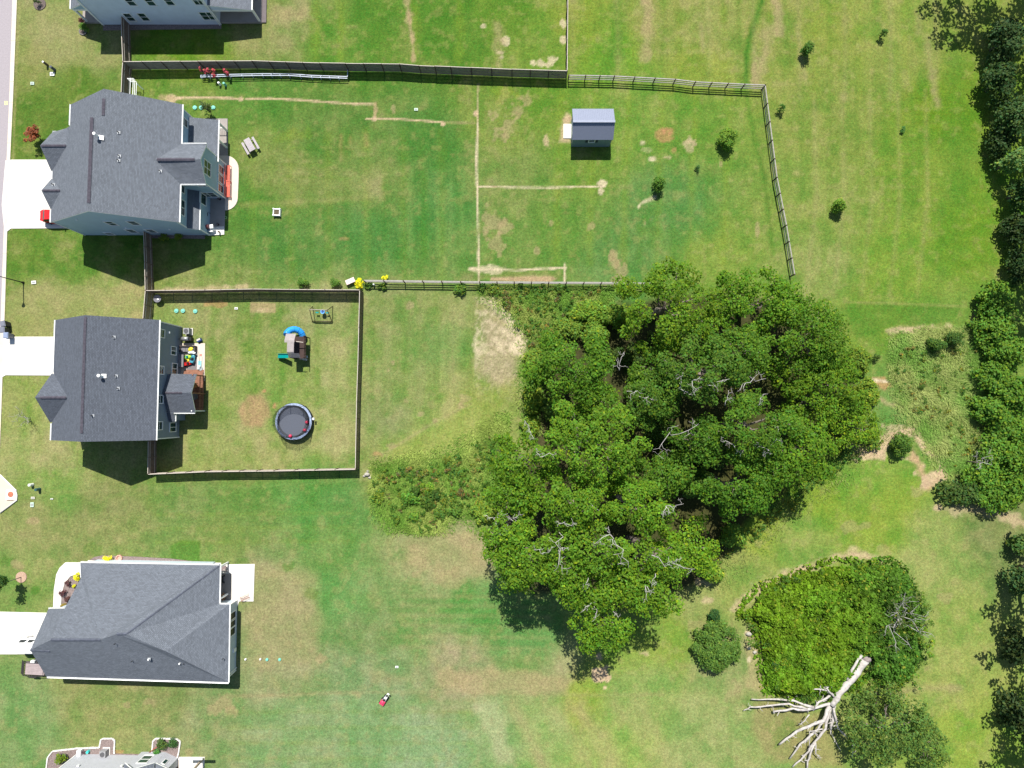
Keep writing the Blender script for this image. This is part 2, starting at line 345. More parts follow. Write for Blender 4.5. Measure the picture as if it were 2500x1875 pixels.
poly([(1060,1625),(1200,1625),(1420,1650),(1380,1700),(1140,1700),(1050,1680)], TAN, .55, 6, 16); poly([(900,1630),(1020,1635),(1020,1680),(900,1680)], TAN, .3, 8, 20)
for v in (1455, 1478, 1502, 1527, 1553, 1580): line([(980,v),(1200,v+2),(1340,v+6)], 6, TAN, .30, .8, 5)
for v in (1465,1490,1515,1540,1566): line([(830,v),(1150,v+2)], 6, LUSH, .12, .6, 5)
line([(560,1700),(700,1698),(800,1692),(870,1692),(876,1702)], 7, TAN, .55, .8, 4); line([(880,1690),(1140,1690),(1450,1698),(1620,1696)], 5, TAN, .35, .7, 5)
line([(560,1712),(1200,1715)], 4, MILK, .25, .6, 5)
for u0, u1, a in ((1250,1290,.45),(1330,1400,.3),(1390,1470,.35),(1500,1560,.25),(1420,1440,.3),(1560,1600,.25)): line([(u0,1720),(u1,1790),(u1+40,1875)], 26, TAN, a, .6, 14)
poly([(1215,1875),(1180,1800),(1150,1720),(1220,1700),(1240,1760),(1260,1875)], PALE, .25, 8, 20)
# ornate far-field streaks: tyre marks and mowing lines
line([(1861,0),(1840,60),(1822,130),(1822,205)], 15, LUSH, .9, .3, 6); line([(1861,0),(1840,60),(1822,130),(1822,205)], 6, DK, .25, .3, 4)
line([(1728,90),(1728,160),(1722,200)], 12, LUSH, .4, .4, 5); line([(1822,230),(1840,330),(1862,420),(1875,520),(1890,620)], 10, LUSH, .55, .4, 4); line([(1848,330),(1868,440),(1884,560)], 5, DK, .35, .6, 3)
line([(1580,0),(1585,70),(1575,140)], 22, TAN, .65, .7, 8); line([(1712,55),(1716,125)], 8, TAN, .45, .7, 5); line([(1895,0),(1905,80)], 20, TAN, .75, .6, 5); line([(1878,70),(1870,130),(1845,200)], 26, TAN, .7, .7, 8); line([(1943,60),(1960,150),(1968,200)], 7, TAN, .4, .7, 5)
line([(2265,90),(2270,150),(2290,260)], 14, TAN, .5, .8, 8); line([(2243,40),(2246,80)], 12, TAN, .5, .8, 6); line([(1510,0),(1500,140),(1480,180)], 30, LUSH, .5, .5, 12); line([(1620,0),(1618,120),(1610,190)], 10, LUSH, .35, .5, 6); line([(1765,0),(1768,50)], 10, LUSH, .4, .5, 6)
poly([(2290,180),(2360,130),(2400,420),(2330,700),(2260,730),(2290,480)], LUSH, .25, 10, 24)
for u in np.arange(1980, 2280, 34): line([(u+8,230),(u+14,480),(u-12,720)], 9, LUSH if int(u/34)%2 else TAN, .24, .6, 6)
for u in np.arange(1330, 1800, 41): line([(u,230),(u-8,420),(u-14,640)], 12, YG if int(u/41)%2 else LUSH, .32, .8, 8)
for u in (770,830,905,965,1010,1045,1120): line([(u,10),(u+4,80),(u,140)], 16, LUSH if u%2 else YG, .34, .6, 8)
line([(994,0),(1000,60),(1008,110),(1008,148)], 11, TAN, .85, .9, 4)
poly([(655,0),(760,0),(775,55),(700,62),(650,50)], TAN, .5, 9, 18)
for u,v,r in ((1222,140,14),(1240,150,9),(1300,150,8),(1345,148,12),(1180,62,8),(1320,150,9),(1375,95,6),(1235,100,10),(1372,55,7)): blob(u,v,r,r*1.3,PALE,.7,1.2)
line([(1212,60),(1220,100),(1216,158)], 20, TAN, .45, .9, 8)
# H1 yard
poly([(540,330),(690,320),(840,400),(960,380),(950,500),(700,510),(600,480)], DRY, .22, 10, 40)
poly([(880,420),(930,440),(935,485),(880,480)], TAN, .32, 4, 14); line([(590,500),(700,495),(820,487),(900,478)], 9, DRY, .5, .6, 7); line([(893,330),(896,350)], 9, RUST, .35, .8, 5)
line([(832,330),(832,390)],7,RUST,.22,.8,4); line([(855,335),(855,350)],7,RUST,.25,.8,4); blob(840,582,14,6,RUST,.4,1); blob(960,265,7,14,TAN,.6,1); blob(718,330,60,18,YG,.25)
for u in np.arange(1395, 2290, 37):
    if not 1560 < u < 1640: line([(u,0),(u+4,100),(u+2,190 if u<1870 else 240)], 9, [LUSH,TAN,YG][int(u/37)%3], .26, 1.0, 7)
for u in np.arange(570, 1150, 46): line([(u,320),(u+3,680)], 13, [LUSH,YG][int(u/46)%2], .2, .6, 9)
for v in np.arange(1240, 1340, 17): line([(380,v),(860,v-4)], 6, [LUSH,YG][int(v/17)%2], .2, .6, 5)
for v in np.arange(1720, 1870, 19): line([(560,v),(1150,v)], 7, [MILK,YG][int(v/19)%2], .22, .6, 6)
for v in (360, 400, 430): line([(690,v),(860,v+6)], 5, LUSH, .3, .7, 4)
for u in (1000,1035,1068,1100,1128): line([(u,420),(u,620)], 10, LUSH if u%2 else MILK, .3, .6, 6)
line([(587,540),(589,690)], 6, DK, .3, .3, 4)
# buried-line trenches
LT = dict(rag=.35, soft=1.6)
line([(432,239),(500,238),(560,239),(592,242)], 4.1, DIRT, 1.6, **LT); blob(418,240,16,11,DIRT,1,.5); blob(588,241,7,7,DIRT,1,.3); line([(392,238),(420,240)],12,TAN,.6,.6,4)
line([(600,241),(660,240),(720,243),(790,248),(860,253),(917,254)], 3.2, DIRT, 1.3, rag=.5, soft=1.8)
line([(916,252),(917,270),(914,290)], 7, TAN, 1.2, **LT); line([(893,290),(930,289),(985,291),(1040,295),(1080,298)], 3.0, DIRT, 1.4, **LT); line([(1080,298),(1110,299),(1160,300)],3.5,TAN,.7,rag=.6,soft=2); blob(1081,303,7,6,DIRT,1,.3); blob(914,289,8,7,DIRT,.9,.5); blob(1161,276,7,7,DIRT,1,.3)
line([(1168,205),(1167,250),(1166,300)], 2.0, DIRT, 0.9, rag=.6, soft=1.5); line([(1166,300),(1163,400),(1166,500),(1168,600),(1168,690)], 3.0, PALE, 1.6, rag=.4, soft=1.8)
line([(1168,455),(1250,457),(1340,458),(1400,456),(1478,455)], 2.7, PALE, 1.2, rag=.6, soft=2); blob(1472,448,9,10,PALE,.8,.9); blob(1468,466,6,7,PALE,.7,.9); blob(1212,456,16,7,TAN,.6,.9)
line([(1145,656),(1200,657),(1260,660),(1300,657),(1350,655),(1380,654)], 3.0, PALE, 1.3, rag=.6, soft=2); line([(1379,645),(1378,690)], 3.5, PALE, 1.0, rag=.7, soft=2); blob(1190,658,30,9,PALE,.6,1)
poly([(1195,672),(1350,672),(1366,682),(1340,690),(1190,690)], lin((222/255,186/255,150/255)), .9, 2, 5); poly([(1165,662),(1375,660),(1375,690),(1150,690)], DRY, .35, 4, 10); poly([(1130,660),(1168,650),(1168,700),(1100,690)], TAN, .4, 6, 12)
# shed yard
blob(1385,291,16,11,TAN,1,.5); poly([(1366,310),(1380,270),(1396,275),(1398,352),(1360,352)], DIRT, .75, 4, 8); blob(1334,345,9,18,DIRT,.7,.9); blob(1420,365,26,9,TAN,.35)
blob(1624,328,21,16,RUST,.9,.8); blob(1682,350,14,16,DIRT,.7,1); blob(1594,388,15,10,PALE,.8,.9); blob(1570,348,8,6,PALE,.7,.9); blob(1645,368,6,6,RUST,.7,.8); blob(1580,368,12,6,PALE,.4,1); blob(1610,360,60,40,LUSH,.35,1); blob(1625,383,14,6,DIRT,.5,1)
line([(1560,505),(1566,495),(1585,488),(1600,480)], 7, PALE, .9, .9, 3); blob(1574,545,4,10,TAN,.7,.9); blob(1600,510,40,34,LUSH,.35,1); blob(1595,560,50,36,LUSH,.3,1)
for u,v,r in ((1198,280,14),(1205,535,20),(1190,500,10),(1235,560,14),(1210,590,16),(1250,310,22),(1290,240,12),(1215,330,14),(1185,560,8),(1444,555,8),(1345,545,5),(1260,270,18),(1232,230,16)): blob(u,v,r,r*1.3,TAN,.55,1.3)
for u,v,r in ((1500,640,14),(1510,672,22),(1495,620,8),(1850,560,10),(1848,600,8),(1310,610,8),(1760,400,8)): blob(u,v,r*.7,r*1.4,TAN,.6,1.2)
blob(1660,520,120,80,lin((100/255,150/255,84/255)),.2,.8,.6); blob(1230,225,30,22,YG,.5,.9); blob(1290,170,20,8,YG,.3)
# H2 back garden
poly([(610,737),(675,738),(674,765),(609,764)], TAN, .85, 1.2, 3); blob(527,742,25,8,RUST,.55,.9); blob(640,758,18,6,DIRT,.4,.8)
poly([(600,960),(640,952),(668,990),(672,1020),(640,1045),(600,1040),(580,1005)], lin((196/255,160/255,118/255)), .7, 5, 12); blob(645,955,8,5,RUST,.8,.6); blob(671,990,7,10,RUST,.8,.7); blob(614,1041,8,5,DIRT,.6,.7); line([(620,890),(625,960)],14,LUSH,.5,.5,6)
for u in (690,735,775): line([(u,850),(u,935)], 12, LUSH, .35, .5, 5)
for u,v in ((620,790),(800,840),(600,880),(700,800),(530,860),(640,860)): blob(u,v,40,30,LUSH if u<750 else DRY,.25,1)
line([(355,790),(372,840)],6,RUST,.4,.8,4); line([(360,725),(640,728),(870,722)],8,DRY,.4,.6,5)
# bare silt fan and slope between the gardens and the trees
poly([(1160,730),(1205,728),(1250,760),(1290,800),(1305,835),(1280,860),(1270,900),(1262,930),(1215,950),(1170,920),(1158,860)], lin((190/255,176/255,138/255)), .8, 12, 30)
line([(1205,735),(1240,765),(1270,800),(1285,835)], 30, PALE, .95, .6, 10); blob(1275,845,30,26,PALE,1,.7); blob(1225,840,22,14,PALE,.5,1); blob(1240,800,20,40,PALE,.35,1); line([(1165,745),(1200,770),(1235,795)],9,DRY,.6,.7,5); blob(1170,850,14,14,PALE,.5,1); blob(1162,890,5,60,PALE,.35,1)
poly([(1158,700),(1300,700),(1480,700),(1400,780),(1330,850),(1300,830),(1260,770),(1220,725)], lin((146/255,150/255,70/255)), .7, 9, 20)
poly([(1130,950),(1270,940),(1230,1010),(1180,1080),(1060,1130),(960,1140),(940,1090),(1060,1040)], YG, .28, 8, 24); blob(920,1110,20,12,RUST,.5,.8); blob(962,1090,20,9,TAN,.5)
for u,v,r in ((1062,1027,8),(990,978,8),(1134,975,14),(960,885,8),(1000,745,12),(1128,990,9),(1025,1010,7),(948,905,7)): blob(u,v,r,r,TAN,.6,.8)
poly([(930,1130),(1060,1120),(1180,1060),(1240,1010),(1230,1180),(1180,1270),(1120,1250),(1030,1310),(960,1290),(920,1230),(905,1160)], lin((146/255,152/255,74/255)), .75, 7, 14)
blob(965,1215,20,14,TAN,.7); blob(1025,1255,18,14,TAN,.7); blob(905,1158,9,12,PALE,.8,.6)
_r = (gu > 1150) & (gu < 1300) & (gv > 725) & (gv < 1000); mix(PALE, np.where(_r, np.clip((N1.fbm(gx / .45, gy / .45, 2) - .5) * 5, 0, 1) * .55 * np.clip((990 - gv) / 160, 0, 1) * np.clip((gu - 1158) / 6, 0, 1), 0))
# under the wood
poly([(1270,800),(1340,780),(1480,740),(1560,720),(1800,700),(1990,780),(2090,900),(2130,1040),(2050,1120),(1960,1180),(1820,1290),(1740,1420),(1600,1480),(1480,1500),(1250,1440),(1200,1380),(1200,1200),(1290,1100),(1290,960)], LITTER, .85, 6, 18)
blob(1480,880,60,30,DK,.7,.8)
blob(1470,1645,24,22,DIRT,1,.7,.2); blob(1462,1600,12,14,DIRT,.9,.8); blob(1478,1680,7,7,DIRT,.8,.8); blob(1570,1595,14,7,DIRT,.6,.9); blob(1580,1600,8,5,DIRT,.5)
# east side rough ground
line([(2175,808),(2200,800),(2230,804),(2280,806),(2320,800)], 13, DIRT, .85, .9, 5); poly([(2350,792),(2385,748),(2420,706),(2438,728),(2440,752),(2395,785)], lin((192/255,168/255,128/255)), .8, 4, 8)
poly([(2130,920),(2160,918),(2180,945),(2160,950),(2128,934)], RUST, .65, 4, 6); line([(2130,928),(2168,932)],6,PALE,.9,.5,2); line([(2140,968),(2165,985),(2200,994)],9,TAN,.7,.7,4)
poly([(2090,1105),(2130,1075),(2165,1055),(2200,1040),(2240,1030),(2240,1070),(2180,1085),(2150,1125),(2100,1122)], DIRT, .85, 6, 8)
line([(2240,1035),(2242,1075),(2262,1100),(2290,1115),(2300,1140)], 12, DIRT, 1.0, .7, 4); line([(2225,1100),(2250,1150),(2270,1190),(2300,1155)], 18, lin((220/255,186/255,142/255)), .9, .6, 5); poly([(2280,1150),(2310,1140),(2310,1170),(2280,1190),(2262,1185)], DIRT, .8, 4, 6)
line([(2300,1240),(2340,1245),(2400,1250),(2440,1255),(2500,1280)], 20, DIRT, .6, .9, 6); blob(2290,1240,14,12,DIRT,.8,.8); blob(2322,1074,14,10,TAN,.6,1)
line([(1800,1480),(1850,1436),(1910,1412),(1970,1392),(2030,1366)], 20, DIRT, .85, .8, 8); line([(2030,1366),(2080,1352),(2150,1366)], 16, DIRT, .8, .9, 6); blob(2125,1100,60,30,DIRT,.85,1); blob(2275,1168,34,28,DIRT,.85,1); blob(2190,1050,40,12,DIRT,.6,1); line([(1850,1520),(1866,1600),(1876,1690)],16,TAN,.5,.8,8)
poly([(1810,1520),(1850,1520),(1862,1600),(1868,1690),(1820,1680)], lin((196/255,180/255,128/255)), .6, 6, 12); blob(1828,1548,9,7,PALE,1,.6); blob(1828,1580,6,8,PALE,.9,.7); blob(1842,1592,5,7,PALE,.9,.7); blob(1830,1612,4,9,PALE,.8,.6)
poly([(1820,1700),(1900,1700),(2040,1740),(2060,1875),(1870,1875),(1830,1790)], lin((176/255,156/255,106/255)), .5, 12, 24)
blob(1900,1790,40,30,LUSH,.4,1); line([(2190,1690),(2260,1680),(2340,1682)], 14, TAN, .55, .8, 8)
for u,v,r in ((1700,1530,30),(1740,1640,30),(1900,1230,20),(2080,1290,24),(1850,1330,16),(2160,1350,18),(2310,1460,16),(1980,1380,14),(2270,1630,12),(1650,1260,10),(1800,1690,30),(2240,1200,16),(1880,1150,14)): blob(u,v,r,r*.7,TAN,.4,1.3)
for u,v in ((1720,1420),(1730,1465)): blob(u,v,16,10,DIRT,.6,.9)
poly([(2060,738),(2200,742),(2350,750),(2330,790),(2200,796),(2090,830)], LUSH, .5, 3, 5); line([(2060,737),(2200,741),(2350,748)],4,TAN,.35,.5,3); line([(1150,985),(1080,1020),(1000,1068),(930,1112)],5,TAN,.5,.6,4); line([(905,760),(930,725),(975,712)],4,TAN,.25,.6,4)
for u in np.arange(520, 870, 43): line([(u,740),(u-2,1130)], 12, [LUSH,DRY][int(u/43)%2], .26, .8, 9)
for u in np.arange(905, 1150, 40): line([(u,720),(u+3,1000)], 12, [LUSH,TAN][int(u/40)%2], .2, .8, 9)
# smaller bare bits by kerbs and houses
blob(75,1274,20,12,TAN,.7,.9); blob(45,1378,14,10,TAN,.6); line([(46,0),(36,250),(26,560)],5,DRY,.6,.5,2); line([(370,711),(600,700)],9,DIRT,.6,.8,3); blob(130,1110,60,40,TAN,.3,1); blob(30,1000,30,60,DRY,.3,1); blob(40,830,24,14,DRY,.3)
for u,v,r in ((290,1838,10),(320,1845,8),(462,1838,14),(355,1720,14),(540,1720,20),(560,1740,14),(660,1850,10),(310,1720,9),(780,1610,10)): blob(u,v,r*1.3,r,TAN if u!=290 else RUST,.55,1)
MODE = rng.random(gx.size)
ALB = 0.495
G = np.clip(G * ALB, 0.004, .8)
_gr = np.clip((G[:, 1] / (G[:, 0] + 1e-6) - 1.0) * 2.2, 0, 1); G[:, 2] *= 1 - (.20 - .14 * np.clip((gv - 1150) / 200, 0, 1)) * _gr; G[:, 0] *= 1 - .02 * _gr; G[:, 1] *= 1 - .02 * _gr
# lift rough ground and micro relief
zz = np.where((np.abs(gx) < 74.5) & (gy > -51) & (gy < 60), (fine - .5) * .05 - .045, -.05)
roadm = gu < 60; zz = np.where(roadm, -.03, zz)
zz = np.minimum(zz, -.012)
nx, ny = len(XS), len(YS)
me = bpy.data.meshes.new('lawn_ground'); nv = nx * ny; me.vertices.add(nv)
me.vertices.foreach_set('co', np.stack([gx, gy, zz], 1).astype(np.float32).ravel())
ii = np.arange((ny - 1) * (nx - 1)); r_ = ii // (nx - 1); c_ = ii % (nx - 1); a_ = r_ * nx + c_
q = np.stack([a_, a_ + 1, a_ + nx + 1, a_ + nx], 1).ravel().astype(np.int32)
me.loops.add(q.size); me.loops.foreach_set('vertex_index', q); me.polygons.add(ii.size)
me.polygons.foreach_set('loop_start', (np.arange(ii.size) * 4).astype(np.int32)); me.polygons.foreach_set('loop_total', np.full(ii.size, 4, np.int32))
me.polygons.foreach_set('use_smooth', np.ones(ii.size, bool)); me.update(calc_edges=True)
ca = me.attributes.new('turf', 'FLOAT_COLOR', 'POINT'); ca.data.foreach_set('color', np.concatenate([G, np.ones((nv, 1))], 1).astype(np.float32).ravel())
ground = bpy.data.objects.new('lawn_ground', me); C.objects.link(ground); struct(ground)
m = bpy.data.materials.new('turf'); m.use_nodes = True; n = m.node_tree.nodes; l = m.node_tree.links; p = n['Principled BSDF']
p.inputs['Roughness'].default_value = .95; p.inputs['Specular IOR Level'].default_value = .12
at = n.new('ShaderNodeAttribute'); at.attribute_name = 'turf'; tc = n.new('ShaderNodeTexCoord')
def noise(sc, det, ro=.7):
    k = n.new('ShaderNodeTexNoise'); k.inputs['Scale'].default_value = sc; k.inputs['Detail'].default_value = det; k.inputs['Roughness'].default_value = ro; l.new(tc.outputs['Object'], k.inputs['Vector']); return k
def mrange(src, a, b, c, d):
    k = n.new('ShaderNodeMapRange'); k.inputs[1].default_value = a; k.inputs[2].default_value = b; k.inputs[3].default_value = c; k.inputs[4].default_value = d; l.new(src, k.inputs[0]); return k
n1 = noise(3.2, 3, .75); n2 = noise(.9, 5, .7); n3 = noise(6, 2)
n4 = noise(11, 2, .6); f4 = mrange(n4.outputs['Fac'], .3, .7, .78, 1.22); f1 = mrange(n1.outputs['Fac'], .30, .70, .74, 1.26); f2 = mrange(n2.outputs['Fac'], .3, .7, .86, 1.14)
mm = n.new('ShaderNodeMath'); mm.operation = 'MULTIPLY'; l.new(f1.outputs[0], mm.inputs[0]); l.new(f2.outputs[0], mm.inputs[1]); m5 = n.new('ShaderNodeMath'); m5.operation = 'MULTIPLY'; l.new(mm.outputs[0], m5.inputs[0]); l.new(f4.outputs[0], m5.inputs[1])
vs = n.new('ShaderNodeVectorMath'); vs.operation = 'SCALE'; l.new(at.outputs['Color'], vs.inputs[0]); l.new(m5.outputs[0], vs.inputs['Scale'])
hs = n.new('ShaderNodeHueSaturation'); l.new(vs.outputs[0], hs.inputs['Color']); hh = mrange(n3.outputs['Fac'], .3, .7, .474, .522); l.new(hh.outputs[0], hs.inputs['Hue'])
l.new(hs.outputs[0], p.inputs['Base Color'])
bp = n.new('ShaderNodeBump'); bp.inputs['Strength'].default_value = .55; bp.inputs['Distance'].default_value = .09; l.new(n3.outputs['Fac'], bp.inputs['Height']); l.new(bp.outputs[0], p.inputs['Normal'])
me.materials.append(m)

# ------------------------------------------------------------------ road, kerb, drives, slabs
def slab(name, px, z0, z1, m, parent=None, st=True):
    o = MB().prism([W(u, v, 0)[:2] for u, v in px], z0, z1, m).build(name, parent)
    if st and not parent: struct(o)
    return o
KI = [(31,-30),(31,0),(23,250),(12,500),(4,740),(-5,1000),(-12,1160),(-20,1400),(-34,1900)]
KO = [(42,-30),(42,0),(32,250),(20,500),(13,740),(4,1000),(-3,1160),(-11,1400),(-25,1900)]
road = slab('road', [(-700,-30)] + KI + [(-700,1900)], -.4, 0.0, ASPH)
w = [W(u, v) for u, v in KI]; wo = [W(u, v) for u, v in KO]
pieces = MB
def kerbpiece(a, b, c, d):
    g = .012; A, B, Cc, D = map(Vector, (a, b, c, d)); e = (B - A).normalized() * g; A = A + e; D = D + e; B = B - e; Cc = Cc - e
    k = MB(); k.prism([A[:2], B[:2], Cc[:2], D[:2]], -.3, .05, CURB); return k
gut = MB(); gut.prism([p[:2] for p in w] + [p[:2] for p in wo[::-1]], -.35, .02, CURB); gutter = struct(gut.build('kerb'))
for i in range(len(w) - 1):
    a, b, c, d = map(Vector, (w[i], w[i + 1], wo[i + 1], wo[i])); L = (b - a).length; k = max(1, round(L / 3.05))
    for j in range(k):
        s0, s1 = j / k, (j + 1) / k
        kerbpiece(a.lerp(b, s0), a.lerp(b, s1), d.lerp(c, s1), d.lerp(c, s0)).build('kerb_section', gutter)
fc = bpy.data.curves.new('painted_number', 'FONT'); fc.body = '55'; fc.size = .62; fc.align_x = 'CENTER'; fc.align_y = 'CENTER'; fc.extrude = .001; fc.offset = .014
fo = bpy.data.objects.new('painted_number', fc); C.objects.link(fo); fo.parent = road; x, y, _ = W(14.5, 251.5); fo.location = (x, y, .006); fo.rotation_euler = (0, 0, -math.pi / 2)
fc.materials.append(mat('yellow_road_paint', (.75, .74, .30), .8, var=.1))
slab('storm_apron', [(-60,1120),(0,1159),(38,1196),(42,1211),(41,1221),(0,1252),(-60,1295)], -.3, .055, mat('pink_concrete', (.62, .50, .38), .85, var=.07, scale=.7, detail=8))
ap = MB(); ap.tube([W(0,1159,.07), W(38,1196,.07), W(41.5,1209,.07), W(41,1221,.07), W(0,1252,.07)], .09, CONC, 5); o = ap.build('storm_apron_edging'); struct(o)
inl = thing('storm_drain_inlet', 'white concrete storm drain box with round rusty lid at the road edge', 'storm drain', W(29, 1208))
b = MB(); b.box((0, 0, .07), (1.35, 1.4, .14), CONC); b.build('concrete_box', inl)
b = MB(); b.cyl((-.05, .08, .142), .37, .03, mat('rusty_lid', (.42, .14, .08), .7, var=.2), 24); b.build('lid', inl)
b = MB(); b.box((-.05, -.66, .145), (.85, .07, .012), BLACK); b.build('drain_slot', inl)
d1 = slab('driveway', [(14,392),(30,390),(190,390),(190,557),(27,558),(12,570),(5,500)], -.3, .045, CONC)
d2 = slab('driveway', [(2,822),(205,822),(205,917),(14,916),(4,922),(-2,870)], -.3, .045, CONC)
d3 = slab('driveway', [(-60,1492),(160,1497),(160,1597),(-60,1597)], -.3, .045, CONC)
for d, lst in ((d1, [((60,391),(60,557)),((112,391),(112,557)),((14,474),(190,474))]), (d2, [((70,823),(70,916)),((4,870),(205,870))]), (d3, [((50,1494),(50,1596)),((-60,1546),(160,1546))])):
    for (a, c) in lst:
        k = MB(); A = W(*a); B = W(*c); k.bar((A[0], A[1], .046), (B[0], B[1], .046), .022, .004, mat('joint_grey', (.42, .40, .36), .9)); k.build('control_joint', d)  # control joints as thin strips of darker grey
slab('front_walk', [(160,1373),(197,1373),(215,1373),(215,1403),(190,1400),(172,1407),(158,1424),(151,1450),(149,1487),(130,1487),(132,1440),(138,1402),(146,1386)], -.3, .05, CONC)
slab('side_kerb_strip', [(215,1368),(540,1374),(540,1379),(215,1373)], -.3, .055, CONC)
slab('rear_patio', [(530,1378),(622,1377),(619,1468),(584,1468),(580,1480),(530,1480)], -.3, .05, CONC)
slab('covered_patio', [(525,1400),(566,1400),(566,1470),(525,1470)], .05, .056, CONC3)  # thin dark sheet painting the porch roof's shade onto the rear patio
slab('mulch_bed', [(172,1409),(190,1402),(215,1403),(215,1490),(151,1490),(151,1450),(158,1426)], -.3, .035, MULCH)
slab('mulch_bed', [(230,1360),(250,1356),(330,1359),(420,1364),(500,1374),(215,1370)], -.3, .035, MULCH)
slab('patio', [(495,380)] + [(551 + 32 * math.sin(t) - 0, 412 - 32 * math.cos(t)) for t in np.linspace(0, 1.57, 7)] + [(583,430),(581,480)] + [(549 + 32 * math.cos(t), 482 + 32 * math.sin(t)) for t in np.linspace(0, 1.57, 7)] + [(495,514)], -.3, .06, CONC2)
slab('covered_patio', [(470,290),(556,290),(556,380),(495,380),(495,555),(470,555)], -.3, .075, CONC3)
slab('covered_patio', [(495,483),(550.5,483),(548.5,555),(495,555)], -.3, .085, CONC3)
slab('garden_step_slab', [(504,555),(548,553),(548,573),(508,575)], -.3, .09, CONC)
slab('patio', [(425,838),(501,838),(500,912),(500,930),(425,930)], -.3, .06, CONC2)
slab('shed_ramp', [(1375.5,303),(1400,303),(1400,338),(1375.5,338)], -.3, .08, CONC)
slab('patio', [(437,1848),(500,1848),(496,1900),(437,1900)], -.3, .07, CONC)
slab('mulch_bed', [(116,1875),(118,1850),(130,1836),(190,1829),(245,1826),(248,1806),(277,1806),(280,1840),(370,1842),(376,1805),(436,1805),(440,1815),(436,1875),(400,1900),(116,1900)], -.3, .035, MULCH)
slab('mulch_bed', [(355,571),(500,571),(500,583),(355,581)], -.3, .03, MULCH)
slab('mulch_bed', [(252,62),(540,57),(540,70),(252,74)], -.3, .03, MULCH)
def edging(label, pts, m=WHITE, r=.085):
    P = [Vector(W(u, v, .06)) for u, v in pts]; t = thing('bed_edging', label, 'edging', P[0])
    for a, b_ in zip(P[:-1], P[1:]):
        L = (b_ - a).length; k = max(1, round(L / .34))
        for j in range(k):
            c = a.lerp(b_, (j + .5) / k) + Vector((random.uniform(-.015, .015), random.uniform(-.015, .015), 0)); e = b_ - a
            q = MB(P[0]); q.box((c.x, c.y, .05), (L / k - .02, .15 + random.uniform(-.02, .02), .15), m, rz=math.atan2(e.y, e.x) + random.uniform(-.08, .08)); q.build('stone', t)
STONE = mat('pale_edging_stone', (.68, .66, .62), .85, var=.12, scale=4)
edging('curved white stone edging round the bed left of the bottom house', [(112,1890),(116,1850),(128,1834),(190,1827),(243,1825)], STONE)
edging('white stone edging looping round the heat pump behind the bottom house', [(243,1825),(246,1806),(252,1803),(274,1803),(280,1808),(279,1840)], STONE)
edging('white stone edging round the planted bed in front of the bottom house bay', [(370,1845),(374,1808),(380,1803),(430,1804),(440,1810),(437,1835),(433,1850)], STONE)
from mathutils.geometry import tessellate_polygon
# ------------------------------------------------------------------ houses
def roofmesh(faces, m, name, parent, thick=.16, o=(0, 0, 0), fascia=TRIM):
    "faces: lists of world points; gives the sheet a thickness, closes it underneath and edges it with fascia boards"
    b = MB(o); edges = {}
    for f in faces:
        if sum(f[i][0] * f[(i + 1) % len(f)][1] - f[(i + 1) % len(f)][0] * f[i][1] for i in range(len(f))) < 0: f = f[::-1]
        nw = Vector((0, 0, 0))
        for i in range(len(f)): nw += Vector(f[i]).cross(Vector(f[(i + 1) % len(f)]))
        for tri in tessellate_polygon([[Vector((p[0], p[1], 0)) for p in f]]):
            q = [f[i] for i in tri]
            if (q[1][0] - q[0][0]) * (q[2][1] - q[0][1]) - (q[2][0] - q[0][0]) * (q[1][1] - q[0][1]) < 0: q = q[::-1]
            b.face(q, m); b.face([(p[0], p[1], p[2] - thick) for p in q[::-1]], fascia)
        for i in range(len(f)):
            k = (tuple(round(c, 2) for c in f[i]), tuple(round(c, 2) for c in f[(i + 1) % len(f)]))
            if (k[1], k[0]) in edges: edges.pop((k[1], k[0]))
            else: edges[k] = 1
    for a, c in edges: b.face([a, (a[0], a[1], a[2] - thick), (c[0], c[1], c[2] - thick), c], fascia)
    return b.build(name, parent, uv=True)
def ridgecap(a, b_, parent, o, w=.34, m=None):
    A = Vector(a); B = Vector(b_); L = (B - A).length; n = max(2, int(L / .3)); k = MB(o); d = (B - A).normalized(); s = d.cross(Vector((0, 0, 1))).normalized()
    for i in range(n):
        p = A.lerp(B, i / n); q = A.lerp(B, (i + .96) / n); z = .055 + .012 * (i % 2)
        for sg in (1, -1):
            f = [p + Vector((0, 0, z)), q + Vector((0, 0, z)), q + s * w / 2 * sg + Vector((0, 0, z - w * .22)), p + s * w / 2 * sg + Vector((0, 0, z - w * .22))]
            k.face(f if sg < 0 else f[::-1], m or RIDGE)
    return k.build('ridge_cap', parent)
def gutter_(a, b_, parent, o, w=.13):
    k = MB(o); a = Vector(a); b_ = Vector(b_); d = (b_ - a).normalized(); s = d.cross(Vector((0, 0, 1)))
    k.bar(a, b_, w, .035, GUTTER); k.bar(a + Vector((0, 0, .05)) + s * w / 2, b_ + Vector((0, 0, .05)) + s * w / 2, .02, .1, GUTTER); k.bar(a + Vector((0, 0, .05)) - s * w / 2, b_ + Vector((0, 0, .05)) - s * w / 2, .02, .1, GUTTER)
    return k.build('gutter', parent)
def pipe(p, parent, o, r=.06, h=.42, m=None, flash=True, mflash=None):
    k = MB(o); k.cyl((p[0], p[1], p[2] - .05), r, h, m or BLACK, 10)
    if flash: k.box((p[0], p[1], p[2] + .03), (.34, .34, .03), mflash or mat('lead_flashing', (.32, .34, .36), .5), ry=.2)
    return k.build('vent_pipe', parent)
